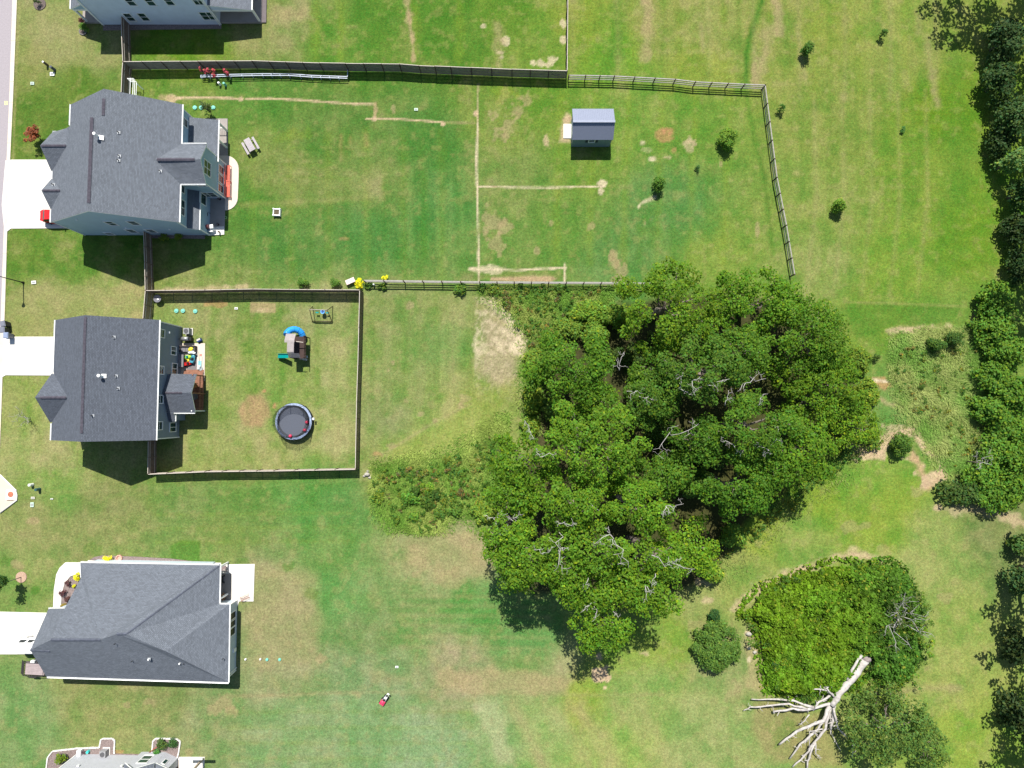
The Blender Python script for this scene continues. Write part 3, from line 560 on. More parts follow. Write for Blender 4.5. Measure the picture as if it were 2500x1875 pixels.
def walls(pts, m, name, parent, o, z0=0.0):
    "pts: closed ring of (x, y, ztop); gable peaks are ring points in the middle of a side"
    b = MB(o); n = len(pts)
    ar = sum(pts[i][0] * pts[(i + 1) % n][1] - pts[(i + 1) % n][0] * pts[i][1] for i in range(n))
    if ar < 0: pts = pts[::-1]
    for i in range(n):
        p, q = pts[i], pts[(i + 1) % n]; b.face([(p[0], p[1], z0), (q[0], q[1], z0), (q[0], q[1], q[2]), (p[0], p[1], p[2])], m)
    return b.build(name, parent)
def window(c, side, w, h, parent, o, cols=1, rows=2, frame=None, glass=None):
    "a framed window with muntins and its panes in a wall facing side (E, N, S, W)"
    ax = {'E': (0, 1, 0), 'W': (0, -1, 0), 'S': (1, 0, 0), 'N': (-1, 0, 0)}[side]; nm = {'E': (1, 0, 0), 'W': (-1, 0, 0), 'S': (0, -1, 0), 'N': (0, 1, 0)}[side]
    A = Vector(ax); N = Vector(nm); Z = Vector((0, 0, 1)); c = Vector(c); frame = frame or TRIM
    def bx(k, u0, u1, v0, v1, d0, d1, m):
        P = [c + A * u + Z * v + N * d for d in (d0, d1) for u, v in ((u0, v0), (u1, v0), (u1, v1), (u0, v1))]
        k.face([P[4], P[5], P[6], P[7]], m)
        for a, b_ in ((0, 1), (1, 2), (2, 3), (3, 0)): k.face([P[a], P[b_], P[4 + b_], P[4 + a]], m)
    k = MB(o); t = .085
    bx(k, -w / 2 - t, w / 2 + t, h / 2, h / 2 + t, -.02, .075, frame); bx(k, -w / 2 - t, w / 2 + t, -h / 2 - t, -h / 2, -.02, .09, frame)
    bx(k, -w / 2 - t, -w / 2, -h / 2, h / 2, -.02, .07, frame); bx(k, w / 2, w / 2 + t, -h / 2, h / 2, -.02, .07, frame)
    for i in range(1, cols): u = -w / 2 + w * i / cols; bx(k, u - .035, u + .035, -h / 2, h / 2, -.02, .06, frame)
    for i in range(1, rows): v = -h / 2 + h * i / rows; bx(k, -w / 2, w / 2, v - .025, v + .025, -.02, .05, frame)
    f = k.build('window', parent)
    for i in range(cols):
        for j in range(rows):
            g = MB(o); u0 = -w / 2 + w * i / cols + .035; u1 = -w / 2 + w * (i + 1) / cols - .035; v0 = -h / 2 + h * j / rows + .025; v1 = -h / 2 + h * (j + 1) / rows - .025
            bx(g, u0, u1, v0, v1, .004, .02, glass or GLASS); g.build('pane', f)
    return f
def downspout(x, y, z, parent, o): MB(o).box((x, y, z / 2), (.09, .09, z), TRIM).build('downspout', parent)
def cornerboard(x, y, z, parent, o, z0=0): MB(o).box((x, y, (z + z0) / 2), (.13, .13, z - z0), TRIM).build('corner_board', parent)

# --- house 2 (grey, beside the fenced garden)
O = (-50.9, 4, 0); h = thing('house', 'grey two storey house with dark roof beside the fenced garden with the trampoline', 'house', O)
E_, Wt, yN, yS, zE, zR, xr = -44.2, -57.25, 11.5, -3.55, 5.45, 9.1, -50.92
walls([(-57.0, yN - .15, 5.4), (xr, yN - .15, 8.95), (-44.45, yN - .15, 5.4), (-44.45, yS + .15, 5.4), (xr, yS + .15, 8.95), (-57.0, yS + .15, 5.4)], SID2, 'wall', h, O)
gy0, gy1, gyr, gz = -1.25, 4.7, 1.72, 7.35
xi = Wt + (gz - zE) / (zR - zE) * (xr - Wt)
roof = roofmesh([[(xr, yN, zR), (xr, yS, zR), (E_, yS, zE), (E_, yN, zE)], [(Wt, yN, zE), (Wt, gy1, zE), (xi, gyr, gz), (Wt, gy0, zE), (Wt, yS, zE), (xr, yS, zR), (xr, yN, zR)],
    [(Wt - .25, gy1 + .1, zE), (Wt - .7, gyr, gz), (xi, gyr, gz), (Wt, gy1, zE)], [(Wt - .7, gyr, gz), (Wt - .25, gy0 - .1, zE), (Wt, gy0, zE), (xi, gyr, gz)]], ROOF2, 'roof', h, o=O)
walls([(Wt - .15, gy1 - .2, zE - .1), (Wt - .15, gyr, gz - .2), (Wt - .15, gy0 + .2, zE - .1), (Wt + .3, gy0 + .2, zE - .1), (Wt + .3, gy1 - .2, zE - .1)], SID2, 'porch_gable', h, O)
ridgecap((xr, yN - .2, zR), (xr + .02, yS + 1.0, zR), roof, O); ridgecap((Wt - .1, gyr, gz), (xi - .2, gyr, gz), roof, O, .3, RIDGE)
gutter_((E_ + .07, yN, zE - .02), (E_ + .07, yS, zE - .02), roof, O); gutter_((Wt - .07, yN, zE - .02), (Wt - .07, gy1 + .2, zE - .02), roof, O); gutter_((Wt - .07, gy0 - .2, zE - .02), (Wt - .07, yS, zE - .02), roof, O)
def on_roof(u, v, z0=7.5):
    p = W(u, v, z0)
    for _ in range(4):
        z = zR - abs(p[0] - xr) * (zR - zE) / (E_ - xr); p = W(u, v, z)
    return p
for u, v in ((279, 823), (284.5, 918), (289, 948), (227, 1015), (121, 984)):
    pipe(on_roof(u, v) if u > 130 else W(121, 984, 6.4), roof, O)
p = on_roof(252, 918); k = MB(O); k.cyl((p[0], p[1], p[2]), .11, .75, WHITE, 12); k.cyl((p[0], p[1], p[2] + .75), .19, .12, WHITE, 12); k.box((p[0] + .12, p[1], p[2] + .05), (.5, .5, .05), WHITE, ry=.5); k.build('flue', roof)
for (u, v, w_, h_, c, r) in ((394.5, 814, .95, 1.1, 1, 2), (423.3, 856.5, 1.0, 1.05, 2, 1), (393, 903.6, .95, 1.0, 1, 2), (425.6, 900, 1.3, 1.1, 2, 1), (390.7, 974.7, .95, 1.1, 1, 2), (389, 1039.5, .95, 1.1, 1, 2), (421.5, 1043, 1.1, 1.3, 2, 1)):
    window(onx(u, v, -44.44), 'E', w_, h_, h, O, c, r)
for x, y in ((-44.45, yN - .15), (-44.45, yS + .15), (-57.0, yS + .15), (-57.0, yN - .15)): cornerboard(x, y, 5.3, h, O)
p = onx(412.5, 812, -44.44); MB(O).box((p[0] + .06, p[1], p[2]), (.14, .26, .2), WHITE).build('wall_vent', h)
# covered porch behind house 2
pr = roofmesh([[(-44.44, 2.4, 4.1), (-40.75, 2.4, 4.1), (-40.75, 4.85, 3.0), (-44.44, 4.85, 3.0)], [(-44.44, 2.4, 4.1), (-44.44, -.12, 3.0), (-40.75, -.12, 3.0), (-40.75, 2.4, 4.1)], [(-44.44, -.125, 3.0), (-44.44, -1.3, 2.5), (-43.55, -1.3, 2.5), (-43.55, -.125, 3.0)]], ROOF2, 'porch_roof', h, o=O)
ridgecap((-44.2, 2.4, 4.1), (-41.9, 2.4, 4.1), pr, O, .25); gutter_((-43.5, -.2, 2.95), (-40.8, -.2, 2.95), pr, O, .1); gutter_((-43.5, -1.25, 2.5), (-43.5, -.2, 2.5), pr, O, .1)
walls([(-44.4, -.2, 2.4), (-43.7, -.2, 2.4), (-43.7, -1.15, 2.35), (-44.4, -1.15, 2.35)], SID2, 'closet_wall', h, O)
DECK = mat('deck_boards', (.23, .105, .065), .7, var=.3, scale=3)
b = MB(O)
for i in range(24):
    y = .05 + i * .2; b.box((-42.75, y + .1, .42), (3.3, .185, .05), DECK)
stuff(b.build('deck_boards', h)); 
for x, y in ((-41.15, .1), (-41.15, 2.4), (-41.15, 4.75)): MB(O).box((x, y, 1.6), (.14, .14, 3.2), TRIM if y < 1 else DECK).build('porch_post', h)
for y0, y1 in ((.2, 2.3), (2.5, 4.65)):
    k = MB(O); k.bar((-41.12, y0, 1.35), (-41.12, y1, 1.35), .09, .06, DECK); k.bar((-41.12, y0, .55), (-41.12, y1, .55), .06, .05, DECK)
    for i in range(12): y = y0 + (i + .5) * (y1 - y0) / 12; k.box((-41.12, y, .95), (.035, .035, .8), DECK)
    k.build('railing', h)
k = MB(O)
for i in range(3): k.box((-42.6 + 0, 4.95 + i * .26, .35 - i * .13), (2.6, .27, .07), DECK)
k.build('deck_steps', h)

# --- house 1 (blue, top left inside the photo)
O = (-50, 31, 0); h = thing('house', 'large slate blue two storey house with several roof gables above the red car', 'house', O)
xE, xW2, xW1, yN, yM, yS, zE, xr2, zr2, xr1, zr1 = -41.85, -58.05, -56.05, 39.0, 35.6, 23.8, 5.8, -50.4, 9.95, -49.35, 9.35
sl = (zr2 - zE) / (xE - xr2)
def zE1(x): return zE + sl * (xE - x)
zr1 = zE1(xr1)
g1r, g1z, g2r, g2z = 32.95, 7.35, 27.5, 6.85
slw = (zr2 - zE) / (xr2 - xW2)
g1x = xW2 + (g1z - zE) / slw; g2x = xW2 + (g2z - zE) / slw
roof = roofmesh([
    [(xr2, yS, zr2), (xE, yS, zE), (xE, 28.7, zE), (-44.4, 31.3, zE1(-44.4)), (xE, 33.85, zE), (xE, yN, zE), (xr1, yN, zr1), (xr1, yM, zr1), (xr2, yM - .1, zr2)],
    [(xr2, yM - .1, zr2), (xr1, yM, zr1), (xr1, yN, zr1), (xW1, yN, zE), (xW1, 36.2, zE), (g1x - .2, 35.2, zE + slw * (g1x - .2 - xW2))],
    [(xr2, yS, zr2), (xr2, yM - .1, zr2), (g1x - .2, 35.2, zE + slw * (g1x - .2 - xW2)), (g1x, g1r, g1z), (xW2, 30.45, zE), (xW2, 29.35, zE), (g2x, g2r, g2z), (xW2, 25.55, zE), (xW2, yS, zE)],
    [(xW2 - .2, 35.4, zE), (xW2 - .45, g1r, g1z), (g1x, g1r, g1z), (g1x - .2, 35.2, zE + slw * (g1x - .2 - xW2)), (xW1, 36.2, zE), (xW2 + .9, 35.4, zE)],
    [(xW2 - .45, g1r, g1z), (xW2 - .2, 30.4, zE), (xW2, 30.45, zE), (g1x, g1r, g1z)],
    [(xW2 - .1, 29.4, zE), (xW2 - .5, g2r, g2z), (g2x, g2r, g2z), (xW2, 29.35, zE)], [(xW2 - .5, g2r, g2z), (xW2 - .1, 25.5, zE), (xW2, 25.55, zE), (g2x, g2r, g2z)],
    [(xE, 33.85, zE), (-44.4, 31.3, zE1(-44.4)), (-38.7, 31.3, 7.15), (-38.7, 33.9, zE - .1)], [(-44.4, 31.3, zE1(-44.4)), (xE, 28.7, zE), (-38.7, 28.7, zE - .1), (-38.7, 31.3, 7.15)]], ROOF, 'roof', h, o=O)
walls([(-57.9, yS + .12, 5.75), (xr2, yS + .12, 9.8), (-42.3, yS + .12, 5.6), (-42.3, yN - .15, 5.6), (xr1, yN - .15, zr1 - .15), (-55.9, yN - .15, 5.6), (-55.9, 35.2, 5.6), (-57.9, 35.2, 5.6)], SID1, 'wall', h, O)
walls([(-42.3, 33.6, 5.6), (-38.95, 33.6, 5.6), (-38.95, 31.3, 7.0), (-38.95, 28.95, 5.6), (-42.3, 28.95, 5.6)], SID1, 'wing_wall', h, O)
walls([(-42.3, 28.95, 2.7), (-41.0, 28.95, 2.6), (-41.0, yS + .12, 2.6), (-42.3, yS + .12, 2.9)], SID1, 'lean_to_wall', h, O)
walls([(-58.1, 35.2, 5.7), (-58.1, g1r, 7.1), (-58.1, 30.6, 5.7), (-57.8, 30.6, 5.7), (-57.8, 35.2, 5.7)], SID1, 'front_gable', h, O)
walls([(-58.1, 29.2, 5.7), (-58.1, g2r, 6.6), (-58.1, 25.7, 5.7), (-57.8, 25.7, 5.7), (-57.8, 29.2, 5.7)], SID1, 'front_gable', h, O)
lr = roofmesh([[(-42.29, 28.95, 3.4), (-42.29, yS, 3.4), (-40.95, yS, 2.75), (-40.95, 28.95, 2.75)]], ROOF, 'lean_to_roof', h, o=O); gutter_((-40.9, 28.9, 2.72), (-40.9, yS, 2.72), lr, O, .12)
pr = roofmesh([[(-42.29, 38.5, 3.55), (-42.29, 33.62, 3.55), (-38.75, 33.62, 2.75), (-38.75, 38.5, 2.75)]], ROOF, 'porch_roof', h, o=O); gutter_((-38.7, 38.5, 2.72), (-38.7, 32.9, 2.72), pr, O)
for x, y in ((-38.95, 38.3),(-38.95,36.0)): MB(O).box((x, y, 1.35), (.2, .2, 2.7), TRIM).build('porch_post', h)
k = MB(O); k.bar((-38.95, 38.3, 1.0), (-42.2, 38.3, 1.0), .08, .06, TRIM)
for i in range(14): k.box((-39.1 - i * .22, 38.3, .55), (.03, .03, .9), TRIM)
k.build('railing', h)
ridgecap((xr2 + .05, 35.2, zr2), (xr2 + .02, yS + 1.0, zr2), roof, O, .42); ridgecap((xr1, yN - 1.2, zr1), (xr1, yM + .1, zr1), roof, O, .38)
ridgecap((-44.1, 31.3, 7.15), (-39.4, 31.3, 7.15), roof, O, .38); ridgecap((xW2 - .3, g1r, g1z), (g1x - .1, g1r, g1z), roof, O, .28); ridgecap((xW2 - .3, g2r, g2z), (g2x - .1, g2r, g2z), roof, O, .28)
for a, c in (((xE + .06, yN, zE - .04), (xE + .06, 33.9, zE - .04)), ((xE + .06, 28.65, zE - .04), (xE + .06, yS, zE - .04)), ((xE + .05, 28.65, zE - .08), (-38.7, 28.65, zE - .08)), ((xE + .05, 33.95, zE - .08), (-38.7, 33.95, zE - .08)), ((xW1 - .06, yN, zE - .04), (xW1 - .06, 36.3, zE - .04)), ((xW2 - .06, 25.4, zE - .04), (xW2 - .06, yS, zE - .04)), ((xW2 - .06, 30.3, zE - .04), (xW2 - .06, 29.5, zE - .04)), ((xW2 - .2, 35.45, zE - .05), (xW2 + .7, 35.45, zE - .05))): gutter_(a, c, roof, O)
def on1(u, v):
    p = W(u, v, 8)
    for _ in range(5): p = W(u, v, zE1(p[0]) if p[0] > xr2 else zE + slw * (p[0] - xW2))
    return p
for u, v in ((290.5, 324), (292, 381), (290.5, 392), (392, 418), (131, 451)): pipe(on1(u, v) if u > 140 else W(131, 451, 6.4), roof, O)
p = on1(242, 334); k = MB(O); k.cyl((p[0], p[1], p[2]), .11, .8, WHITE, 12); k.cyl((p[0], p[1], p[2] + .8), .18, .12, WHITE, 12); k.box((p[0] + .25, p[1] - .1, p[2]), (.55, .55, .05), WHITE, ry=.45); k.build('flue', roof)
for (u, v, w_, h_) in ((271, 545, .95, 1.5), (326, 544, .95, 1.5), (321, 563.5, .95, 1.45), (369, 563.5, .95, 1.45), (267, 570, .95, .9)):
    window(ony(u, v, yS + .11), 'S', w_, h_, h, O, 1, 2)
for (u, v, w_, h_, c, r) in ((505.5, 411, 1.75, 1.6, 2, 2), (539, 414.5, .95, 1.35, 1, 2), (538.5, 437, .95, 1.35, 1, 2), (538, 460, .95, 1.35, 1, 2)): window(onx(u, v, -38.94), 'E', w_, h_, h, O, c, r)
for (u, v, w_, h_, c, r) in ((450, 298, .95, 1.35, 1, 2), (442.5, 459, .95, 1.3, 1, 2), (442, 505, 1.9, 1.5, 2, 2)): window(onx(u, v, -42.29), 'E', w_, h_, h, O, c, r)
for (u, v, w_, h_, c, r) in ((492, 451.5, 1.0, .7, 2, 1), (510, 475, 1.8, 1.5, 2, 2)): window(ony(u, v, 28.94), 'S', w_, h_, h, O, c, r)
window(onx(495, 486, -40.99), 'E', 1.3, 1.5, h, O, 1, 1)
for x, y, z in ((-38.95, 28.95, 5.6), (-38.95, 33.6, 5.6), (-57.9, yS + .12, 5.6), (-41.0, yS + .12, 2.6), (-42.3, yS + .12, 5.5), (-42.3, yN - .15, 5.5)): cornerboard(x, y, z, h, O, 3.0 if x == -42.3 and y < 30 else 0)
k = MB(O); k.box((-57.95, 28.0, 1.2), (.06, 4.9, 2.3), TRIM); k.build('garage_door', h)
for u, v in ((187, 536), (413.5, 559), (307, 556)): p = ony(u, v, yS + .1); MB(O).box((p[0], p[1] - .05, p[2]), (.2, .12, .16), WHITE).build('wall_vent', h)

# --- top house, half outside the frame
O = (-48, 58, 0); h = thing('house', 'pale blue house with white trim cut off by the top edge', 'house', O)
walls([(-56.5, 53.35, 5.7), (-40.15, 53.35, 5.7), (-40.15, 66, 5.7), (-56.5, 66, 5.7)], SIDA, 'wall', h, O)
roof = roofmesh([[(-56.8, 53.15, 5.75), (-39.85, 53.15, 5.75), (-48.3, 59.6, 8.9)], [(-39.85, 53.15, 5.75), (-39.85, 66.2, 5.75), (-48.3, 59.6, 8.9)], [(-39.85, 66.2, 5.75), (-56.8, 66.2, 5.75), (-48.3, 59.6, 8.9)], [(-56.8, 66.2, 5.75), (-56.8, 53.15, 5.75), (-48.3, 59.6, 8.9)]], ROOF, 'roof', h, o=O)
for (u, v, w_, h_, c) in ((317, 3, .95, 1.5, 1), (365, 3, .95, 1.5, 1), (411, 2, .95, 1.5, 1), (482, 1, 1.2, 1.5, 2), (315.5, 41.5, .95, 1.5, 1), (350.5, 41, .95, 1.5, 1), (508, 38.5, 1.8, 1.5, 2)): window(ony(u, v, 53.34), 'S', w_, h_, h, O, c, 2)
pr = roofmesh([[(-40.14, 53.45, 3.75), (-34.7, 53.45, 2.8), (-34.7, 66, 2.8), (-40.14, 66, 3.75)]], ROOF, 'rear_porch_roof', h, o=O); gutter_((-34.65, 53.5, 2.76), (-34.65, 66, 2.76), pr, O)
fr = roofmesh([[(-56.52, 53.5, 4.0), (-56.52, 66, 4.0), (-58.7, 66, 3.0), (-58.7, 53.5, 3.0)]], ROOF, 'front_porch_roof', h, o=O); gutter_((-58.75, 53.5, 2.95), (-58.75, 66, 2.95), fr, O)
for a, c in (((-34.8, 53.6, 2.6), (-40.1, 53.6, 2.6)), ((-58.6, 53.6, 2.75), (-56.5, 53.6, 2.75)), ((-34.8, 53.6, 2.6), (-34.8, 66, 2.6))): MB(O).bar(a, c, .2, .28, TRIM).build('porch_beam', h)
k = MB(O); k.face([(-58.55, 53.52, 2.9), (-56.5, 53.52, 2.9), (-56.5, 53.52, 3.85)], SID1); k.build('porch_gable', h); k = MB(O); k.face([(-40.1, 53.52, 2.75), (-34.9, 53.52, 2.75), (-40.1, 53.52, 3.6)], SIDA); k.build('porch_gable', h)
for x, y in ((-58.5, 53.7), (-34.75, 53.7), (-34.75, 59)): MB(O).box((x, y, 1.4), (.22, .22, 2.6), TRIM).build('porch_post', h)
k = MB(O); k.prism([(-40.14, 53.5), (-34.5, 53.5), (-34.5, 66), (-40.14, 66)], 0, .3, CONC3); k.prism([(-59.1, 53.5), (-56.5, 53.5), (-56.5, 66), (-59.1, 66)], 0, .28, CONC3); k.build('porch_floor', h)
k = MB(O); k.prism([(-34.49, 53.6), (-33.9, 53.6), (-33.9, 66), (-34.49, 66)], 0, .12, mat('purple_grey_step', (.13, .11, .115), .8)); k.build('porch_step', h)
for x in (-56.5, -40.15): cornerboard(x, 53.35, 5.6, h, O)
downspout(-40.3, 53.25, 5.6, h, O); downspout(-56.3, 53.25, 5.6, h, O)

# --- house 3 (single storey, south of the grey one)
O = (-47, -27, 0); h = thing('house', 'wide single storey house with a hipped grey roof next to the open utility trailer', 'house', O)
def w3(*p): return W(*p)
A1 = w3(197, 1373, 2.75); A2 = w3(538, 1379, 2.75); B1 = w3(536, 1474.3, 2.75); B2 = w3(561, 1474.5, 2.75); Cc = w3(558, 1666, 2.75); D_ = w3(113, 1652, 2.75)
Pk = w3(308, 1548, 6.4); Pl = w3(285, 1548, 6.4); Q = w3(245, 1562, 5.9); R_ = w3(124, 1562, 5.9); Hh = w3(405, 1590, 5.6); H2_ = w3(425, 1591, 5.55); J = w3(158, 1485.5, 4.9); J2 = w3(197.5, 1411, 3.6)
Gt = w3(74, 1587, 5.05); Gr = w3(122, 1589, 5.05); G1 = w3(118.6, 1486, 2.75); G2 = w3(158, 1485.5, 2.75)
roof = roofmesh([[A1, A2, Pk, Pl, Q], [A1, Q, R_, J, J2], [A2, B1, Hh, Pk], [B1, B2, Hh], [B2, Cc, Hh], [Cc, D_, Gr, R_, Q], [Cc, Q, Pl], [Cc, Pl, Pk, Hh], [G1, J, R_, Gr, Gt], [Gt, Gr, D_]], ROOF, 'roof', h, o=O, thick=.12)
walls([(A1[0] + .3, A1[1] - .3, 2.7), (A2[0] - .4 - 1.6, A2[1] - .3, 2.7), (B1[0] - 2.0, B1[1] - .3, 2.7), (-36.2, B2[1] - .35, 2.7), (-36.2, Cc[1] + .35, 2.7), (-58.5, D_[1] + .3, 2.7), (-58.8, -29.3, 4.9), (-58.5, G1[1] - .3, 2.7), (A1[0] + .3, G1[1] - .3, 2.7)], SID3, 'wall', h, O)
gutter_((A1[0], A1[1] + .05, 2.72), (A2[0], A2[1] + .05, 2.72), roof, O, .16); gutter_((A2[0] + .06, A2[1], 2.72), (B1[0] + .06, B1[1], 2.72), roof, O); gutter_((B1[0], B1[1] + .05, 2.72), (B2[0], B2[1] + .05, 2.72), roof, O); gutter_((B2[0] + .06, B2[1], 2.72), (Cc[0] + .06, Cc[1], 2.72), roof, O, .12); gutter_((Cc[0], Cc[1] - .06, 2.72), (D_[0] + .1, D_[1] - .06, 2.72), roof, O, .15); gutter_((G1[0], G1[1] + .06, 2.72), (G2[0], G2[1] + .06, 2.72), roof, O)
gutter_((A1[0] - .06, A1[1], 2.74), (J2[0] - .06, J2[1] , 3.45), roof, O, .08)
HC = mat('hip_shingle', rgb(98, 104, 118, .6), .85, var=.3, scale=3)
ridgecap(Pl, Pk, roof, O, .36, HC); ridgecap(R_, Q, roof, O, .36, HC); ridgecap(Gt, Gr, roof, O, .34, HC); ridgecap(A2, Pk, roof, O, .24, HC)
for (u, v) in ((568.5, 1504), (568, 1521.5), (567, 1541)): window(onx(u, v, -36.19), 'E', 1.0, 1.35, h, O, 1, 1, glass=GLASSD)
for (u, v, z) in ((281, 1572, 5.9), (323, 1614, 4.5), (364.5, 1609, 4.8), (440, 1619, 4.2), (450, 1620, 4.1), (545, 1608, 3.3)): pipe(W(u, v, z), roof, O, .05 if u not in (364.5, 440) else .1, .3, WHITE if u in (364.5, 440) else None, flash=u in (364.5,))
for y in (B2[1] - .35, Cc[1] + .35): cornerboard(-36.2, y, 2.6, h, O)
MB(O).box((-36.1, -31.0, .7), (.2, .45, .6), WHITE).build('meter_box', h); downspout(-36.1, -33.5, 2.6, h, O)
for x, y in ((-37.5, -19.9), (-37.5, -24.0)): MB(O).box((x, y, 1.35), (.2, .2, 2.6), TRIM).build('porch_post', h)

# --- bottom house with off white walls
O = (-47, -48, 0); h = thing('house', 'off white house with a bay of windows cut off by the bottom edge', 'house', O)
w0 = W(190, 1840); y0 = w0[1]; yb = W(399, 1835.5)[1]; xa_, xb_ = -48.25, -45.15; xm_ = (xa_ + xb_) / 2
walls([(w0[0], y0, 5.8), (w0[0], -60, 5.8), (-44.5, -60, 5.8), (-44.5, y0 - .3, 5.8)], SID4, 'wall', h, O)
roof = roofmesh([[(w0[0] - .4, y0 + .1, 5.9), (-44.3, y0 - .2, 5.9), (-44.3, -53, 8.6), (w0[0] - .4, -53, 8.6)], [(w0[0] - .4, -53, 8.6), (-44.3, -53, 8.6), (-44.3, -61, 5.9), (w0[0] - .4, -61, 5.9)]], ROOF, 'roof', h, o=O)
bay1 = (xb_, yb, 0); bay2 = W(435, 1850)
walls([(xa_, y0 - .1, 3.0), (xa_, yb, 3.0), (xm_, yb, 4.2), (xb_, yb, 3.0), (xb_, y0 - .1, 3.0)], SID4, 'bay_wall', h, O)
walls([bay1[:2] + (2.6,), bay2[:2] + (2.6,), (bay2[0], y0 - 1.5, 2.6), (xb_, y0 - 1.5, 2.6)], SID4, 'corner_bay_wall', h, O)
roofmesh([[(xm_, yb + .3, 4.35), (xm_, -50, 4.35), (xa_ - .3, -50, 3.0), (xa_ - .3, yb + .3, 3.0)], [(xm_, yb + .3, 4.35), (xb_ + .3, yb + .3, 3.0), (xb_ + .3, -50, 3.0), (xm_, -50, 4.35)]], ROOF, 'bay_roof', h, o=O)
roofmesh([[(xb_ + .35, yb + .1, 2.7), (bay2[0] + .25, bay2[1] + .15, 2.7), (bay2[0] + .25, -48, 2.9), (xb_ + .35, -48, 2.9)]], ROOF, 'corner_roof', h, o=O)
window((xm_, yb + .01, 1.7), 'N', 1.15, 1.6, h, O, 1, 2)
k = MB(O); c = Vector(((bay1[0] + bay2[0]) / 2 + .03, (bay1[1] + bay2[1]) / 2 + .03, 1.6)); rz_ = math.atan2(bay2[1] - bay1[1], bay2[0] - bay1[0]); k.box(c, (.5, .06, .95), TRIM, rz=rz_); k.build('window_frame', h)
k = MB(O); k.box(c + Vector((.035, .035, 0)), (.34, .05, .72), GLASS, rz=rz_); k.build('window_glass', h)
pr = roofmesh([[(-44.2, -44.6, 3.4), (-40.0, -44.6, 3.2), (-40.0, -52, 3.2), (-44.2, -52, 3.4)]], ROOF, 'porch_roof', h, o=O)
MB(O).bar(W(437,1852,3.2), W(495,1852,3.1), .22, .25, TRIM).build('porch_beam', h)
p = W(497, 1851); MB(O).box((p[0], p[1], 1.6), (.22, .22, 3.1), mat('tan_post', (.35, .28, .22), .7)).build('porch_post', h)
for u, v in ((191, 1871), (297, 1871)): p = ony(u, v, y0 + .01); MB(O).box((p[0], p[1] + .08, p[2]), (.25, .16, .2), WHITE).build('wall_vent', h)
cornerboard(w0[0], y0, 5.6, h, O)

# --- garden shed
O = (10.7, 37.8, 0); h = thing('garden_shed', 'grey garden shed with a blue grey ribbed metal roof', 'shed', O)
SH = siding('shed_siding', (0.17, 0.24, 0.26), .2)
sx0, sx1, sy0, sy1, syr = 8.1, 13.3, 36.15, 39.75, 37.75
walls([(sx0, sy0, 2.35), (sx0, syr, 3.75), (sx0, sy1, 2.75), (sx1, sy1, 2.75), (sx1, syr, 3.75), (sx1, sy0, 2.35)], SH, 'wall', h, O)
roof = roofmesh([[(7.95, 36.0, 2.4), (13.42, 36.0, 2.4), (13.42, syr, 3.9), (7.95, syr, 3.9)], [(7.95, syr, 3.9), (13.42, syr, 3.9), (13.42, 39.95, 2.9), (7.95, 39.95, 2.9)]], STEEL, 'roof', h, o=O, thick=.08, fascia=STEEL)
k = MB(O)
for i in range(24):
    x = 8.02 + i * .232; k.bar((x, 36.0, 2.415), (x, syr - .03, 3.905), .03, .035, STEEL); k.bar((x, syr + .03, 3.9), (x, 39.95, 2.915), .03, .035, STEEL)
stuff(k.build('roof_ribs', roof)); k = MB(O); k.bar((7.93, syr, 3.93), (13.44, syr, 3.93), .3, .03, mat('ridge_flashing', (.24, .27, .35), .6)); k.build('ridge_cap', roof)
wp = ony(1444.7, 343.5, 36.14); window(wp, 'S', .75, .75, h, O, 1, 2)
for s_ in (-1, 1): MB(O).box((wp[0] + s_ * .68, 36.1, wp[2]), (.3, .05, .85), mat('navy_shutter', (.02, .035, .06), .5)).build('shutter', h)
k = MB(O); k.box((8.07, 37.9, 1.05), (.06, 1.7, 2.0), TRIM); k.build('door', h)

# ------------------------------------------------------------------ fences
def privacy(label, top, h=1.83, inner=-1, posts=True, m=WOOD, cap=WOODL, name='privacy_fence', L0=2.44, lean=0, rails=(.45, 1.45), topcap=True):
    "board fence through image points of its top edge; inner=+1 puts rails and posts on the left of its run"
    P = [Vector(W(u, v, h)) for u, v in top]; t = thing(name, label, 'fence', (P[0].x, P[0].y, 0)); o = (P[0].x, P[0].y, 0)
    for a, b_ in zip(P[:-1], P[1:]):
        a = Vector((a.x, a.y, 0)); b_ = Vector((b_.x, b_.y, 0)); L = (b_ - a).length; n = max(1, round(L / L0)); d = (b_ - a).normalized(); s = Vector((-d.y, d.x, 0)) * inner; ang = math.atan2(d.y, d.x)
        for i in range(n):
            p = a.lerp(b_, i / n); q = a.lerp(b_, (i + 1) / n); k = MB(o); nb = 17; w = (q - p).length / nb; hh = h + random.uniform(-.03, .03)
            for j in range(nb):
                c = p.lerp(q, (j + .5) / nb); k.box((c.x, c.y, hh / 2 + random.uniform(-.008, .008)), (w - .012, .018, hh), m, rz=ang)
            stuff(k.build('board_panel', t))
            for z in rails: r = MB(o); r.bar(p + s * .035 + Vector((0, 0, z)), q + s * .03 + Vector((0, 0, z)), .035, .09, cap if m is WOOD else m); r.build('rail', t)
            if topcap: r = MB(o); r.bar(p + Vector((0, 0, hh + .015)), q + Vector((0, 0, hh + .015)), .075, .03, cap); r.build('cap_board', t)
            k = MB(o); e = p + s * .07; k.box((e.x, e.y, (h + .08) / 2), (.09, .09, h + .08), POSTD if m is WOODG else m, rz=ang); k.build('post', t)  # grey fence posts coloured dark to paint the shadow lines beside them
    e = P[-1]; k = MB(o); k.box((e.x, e.y, (h + .08) / 2), (.1, .1, h + .08), m); k.build('post', t)
    return t
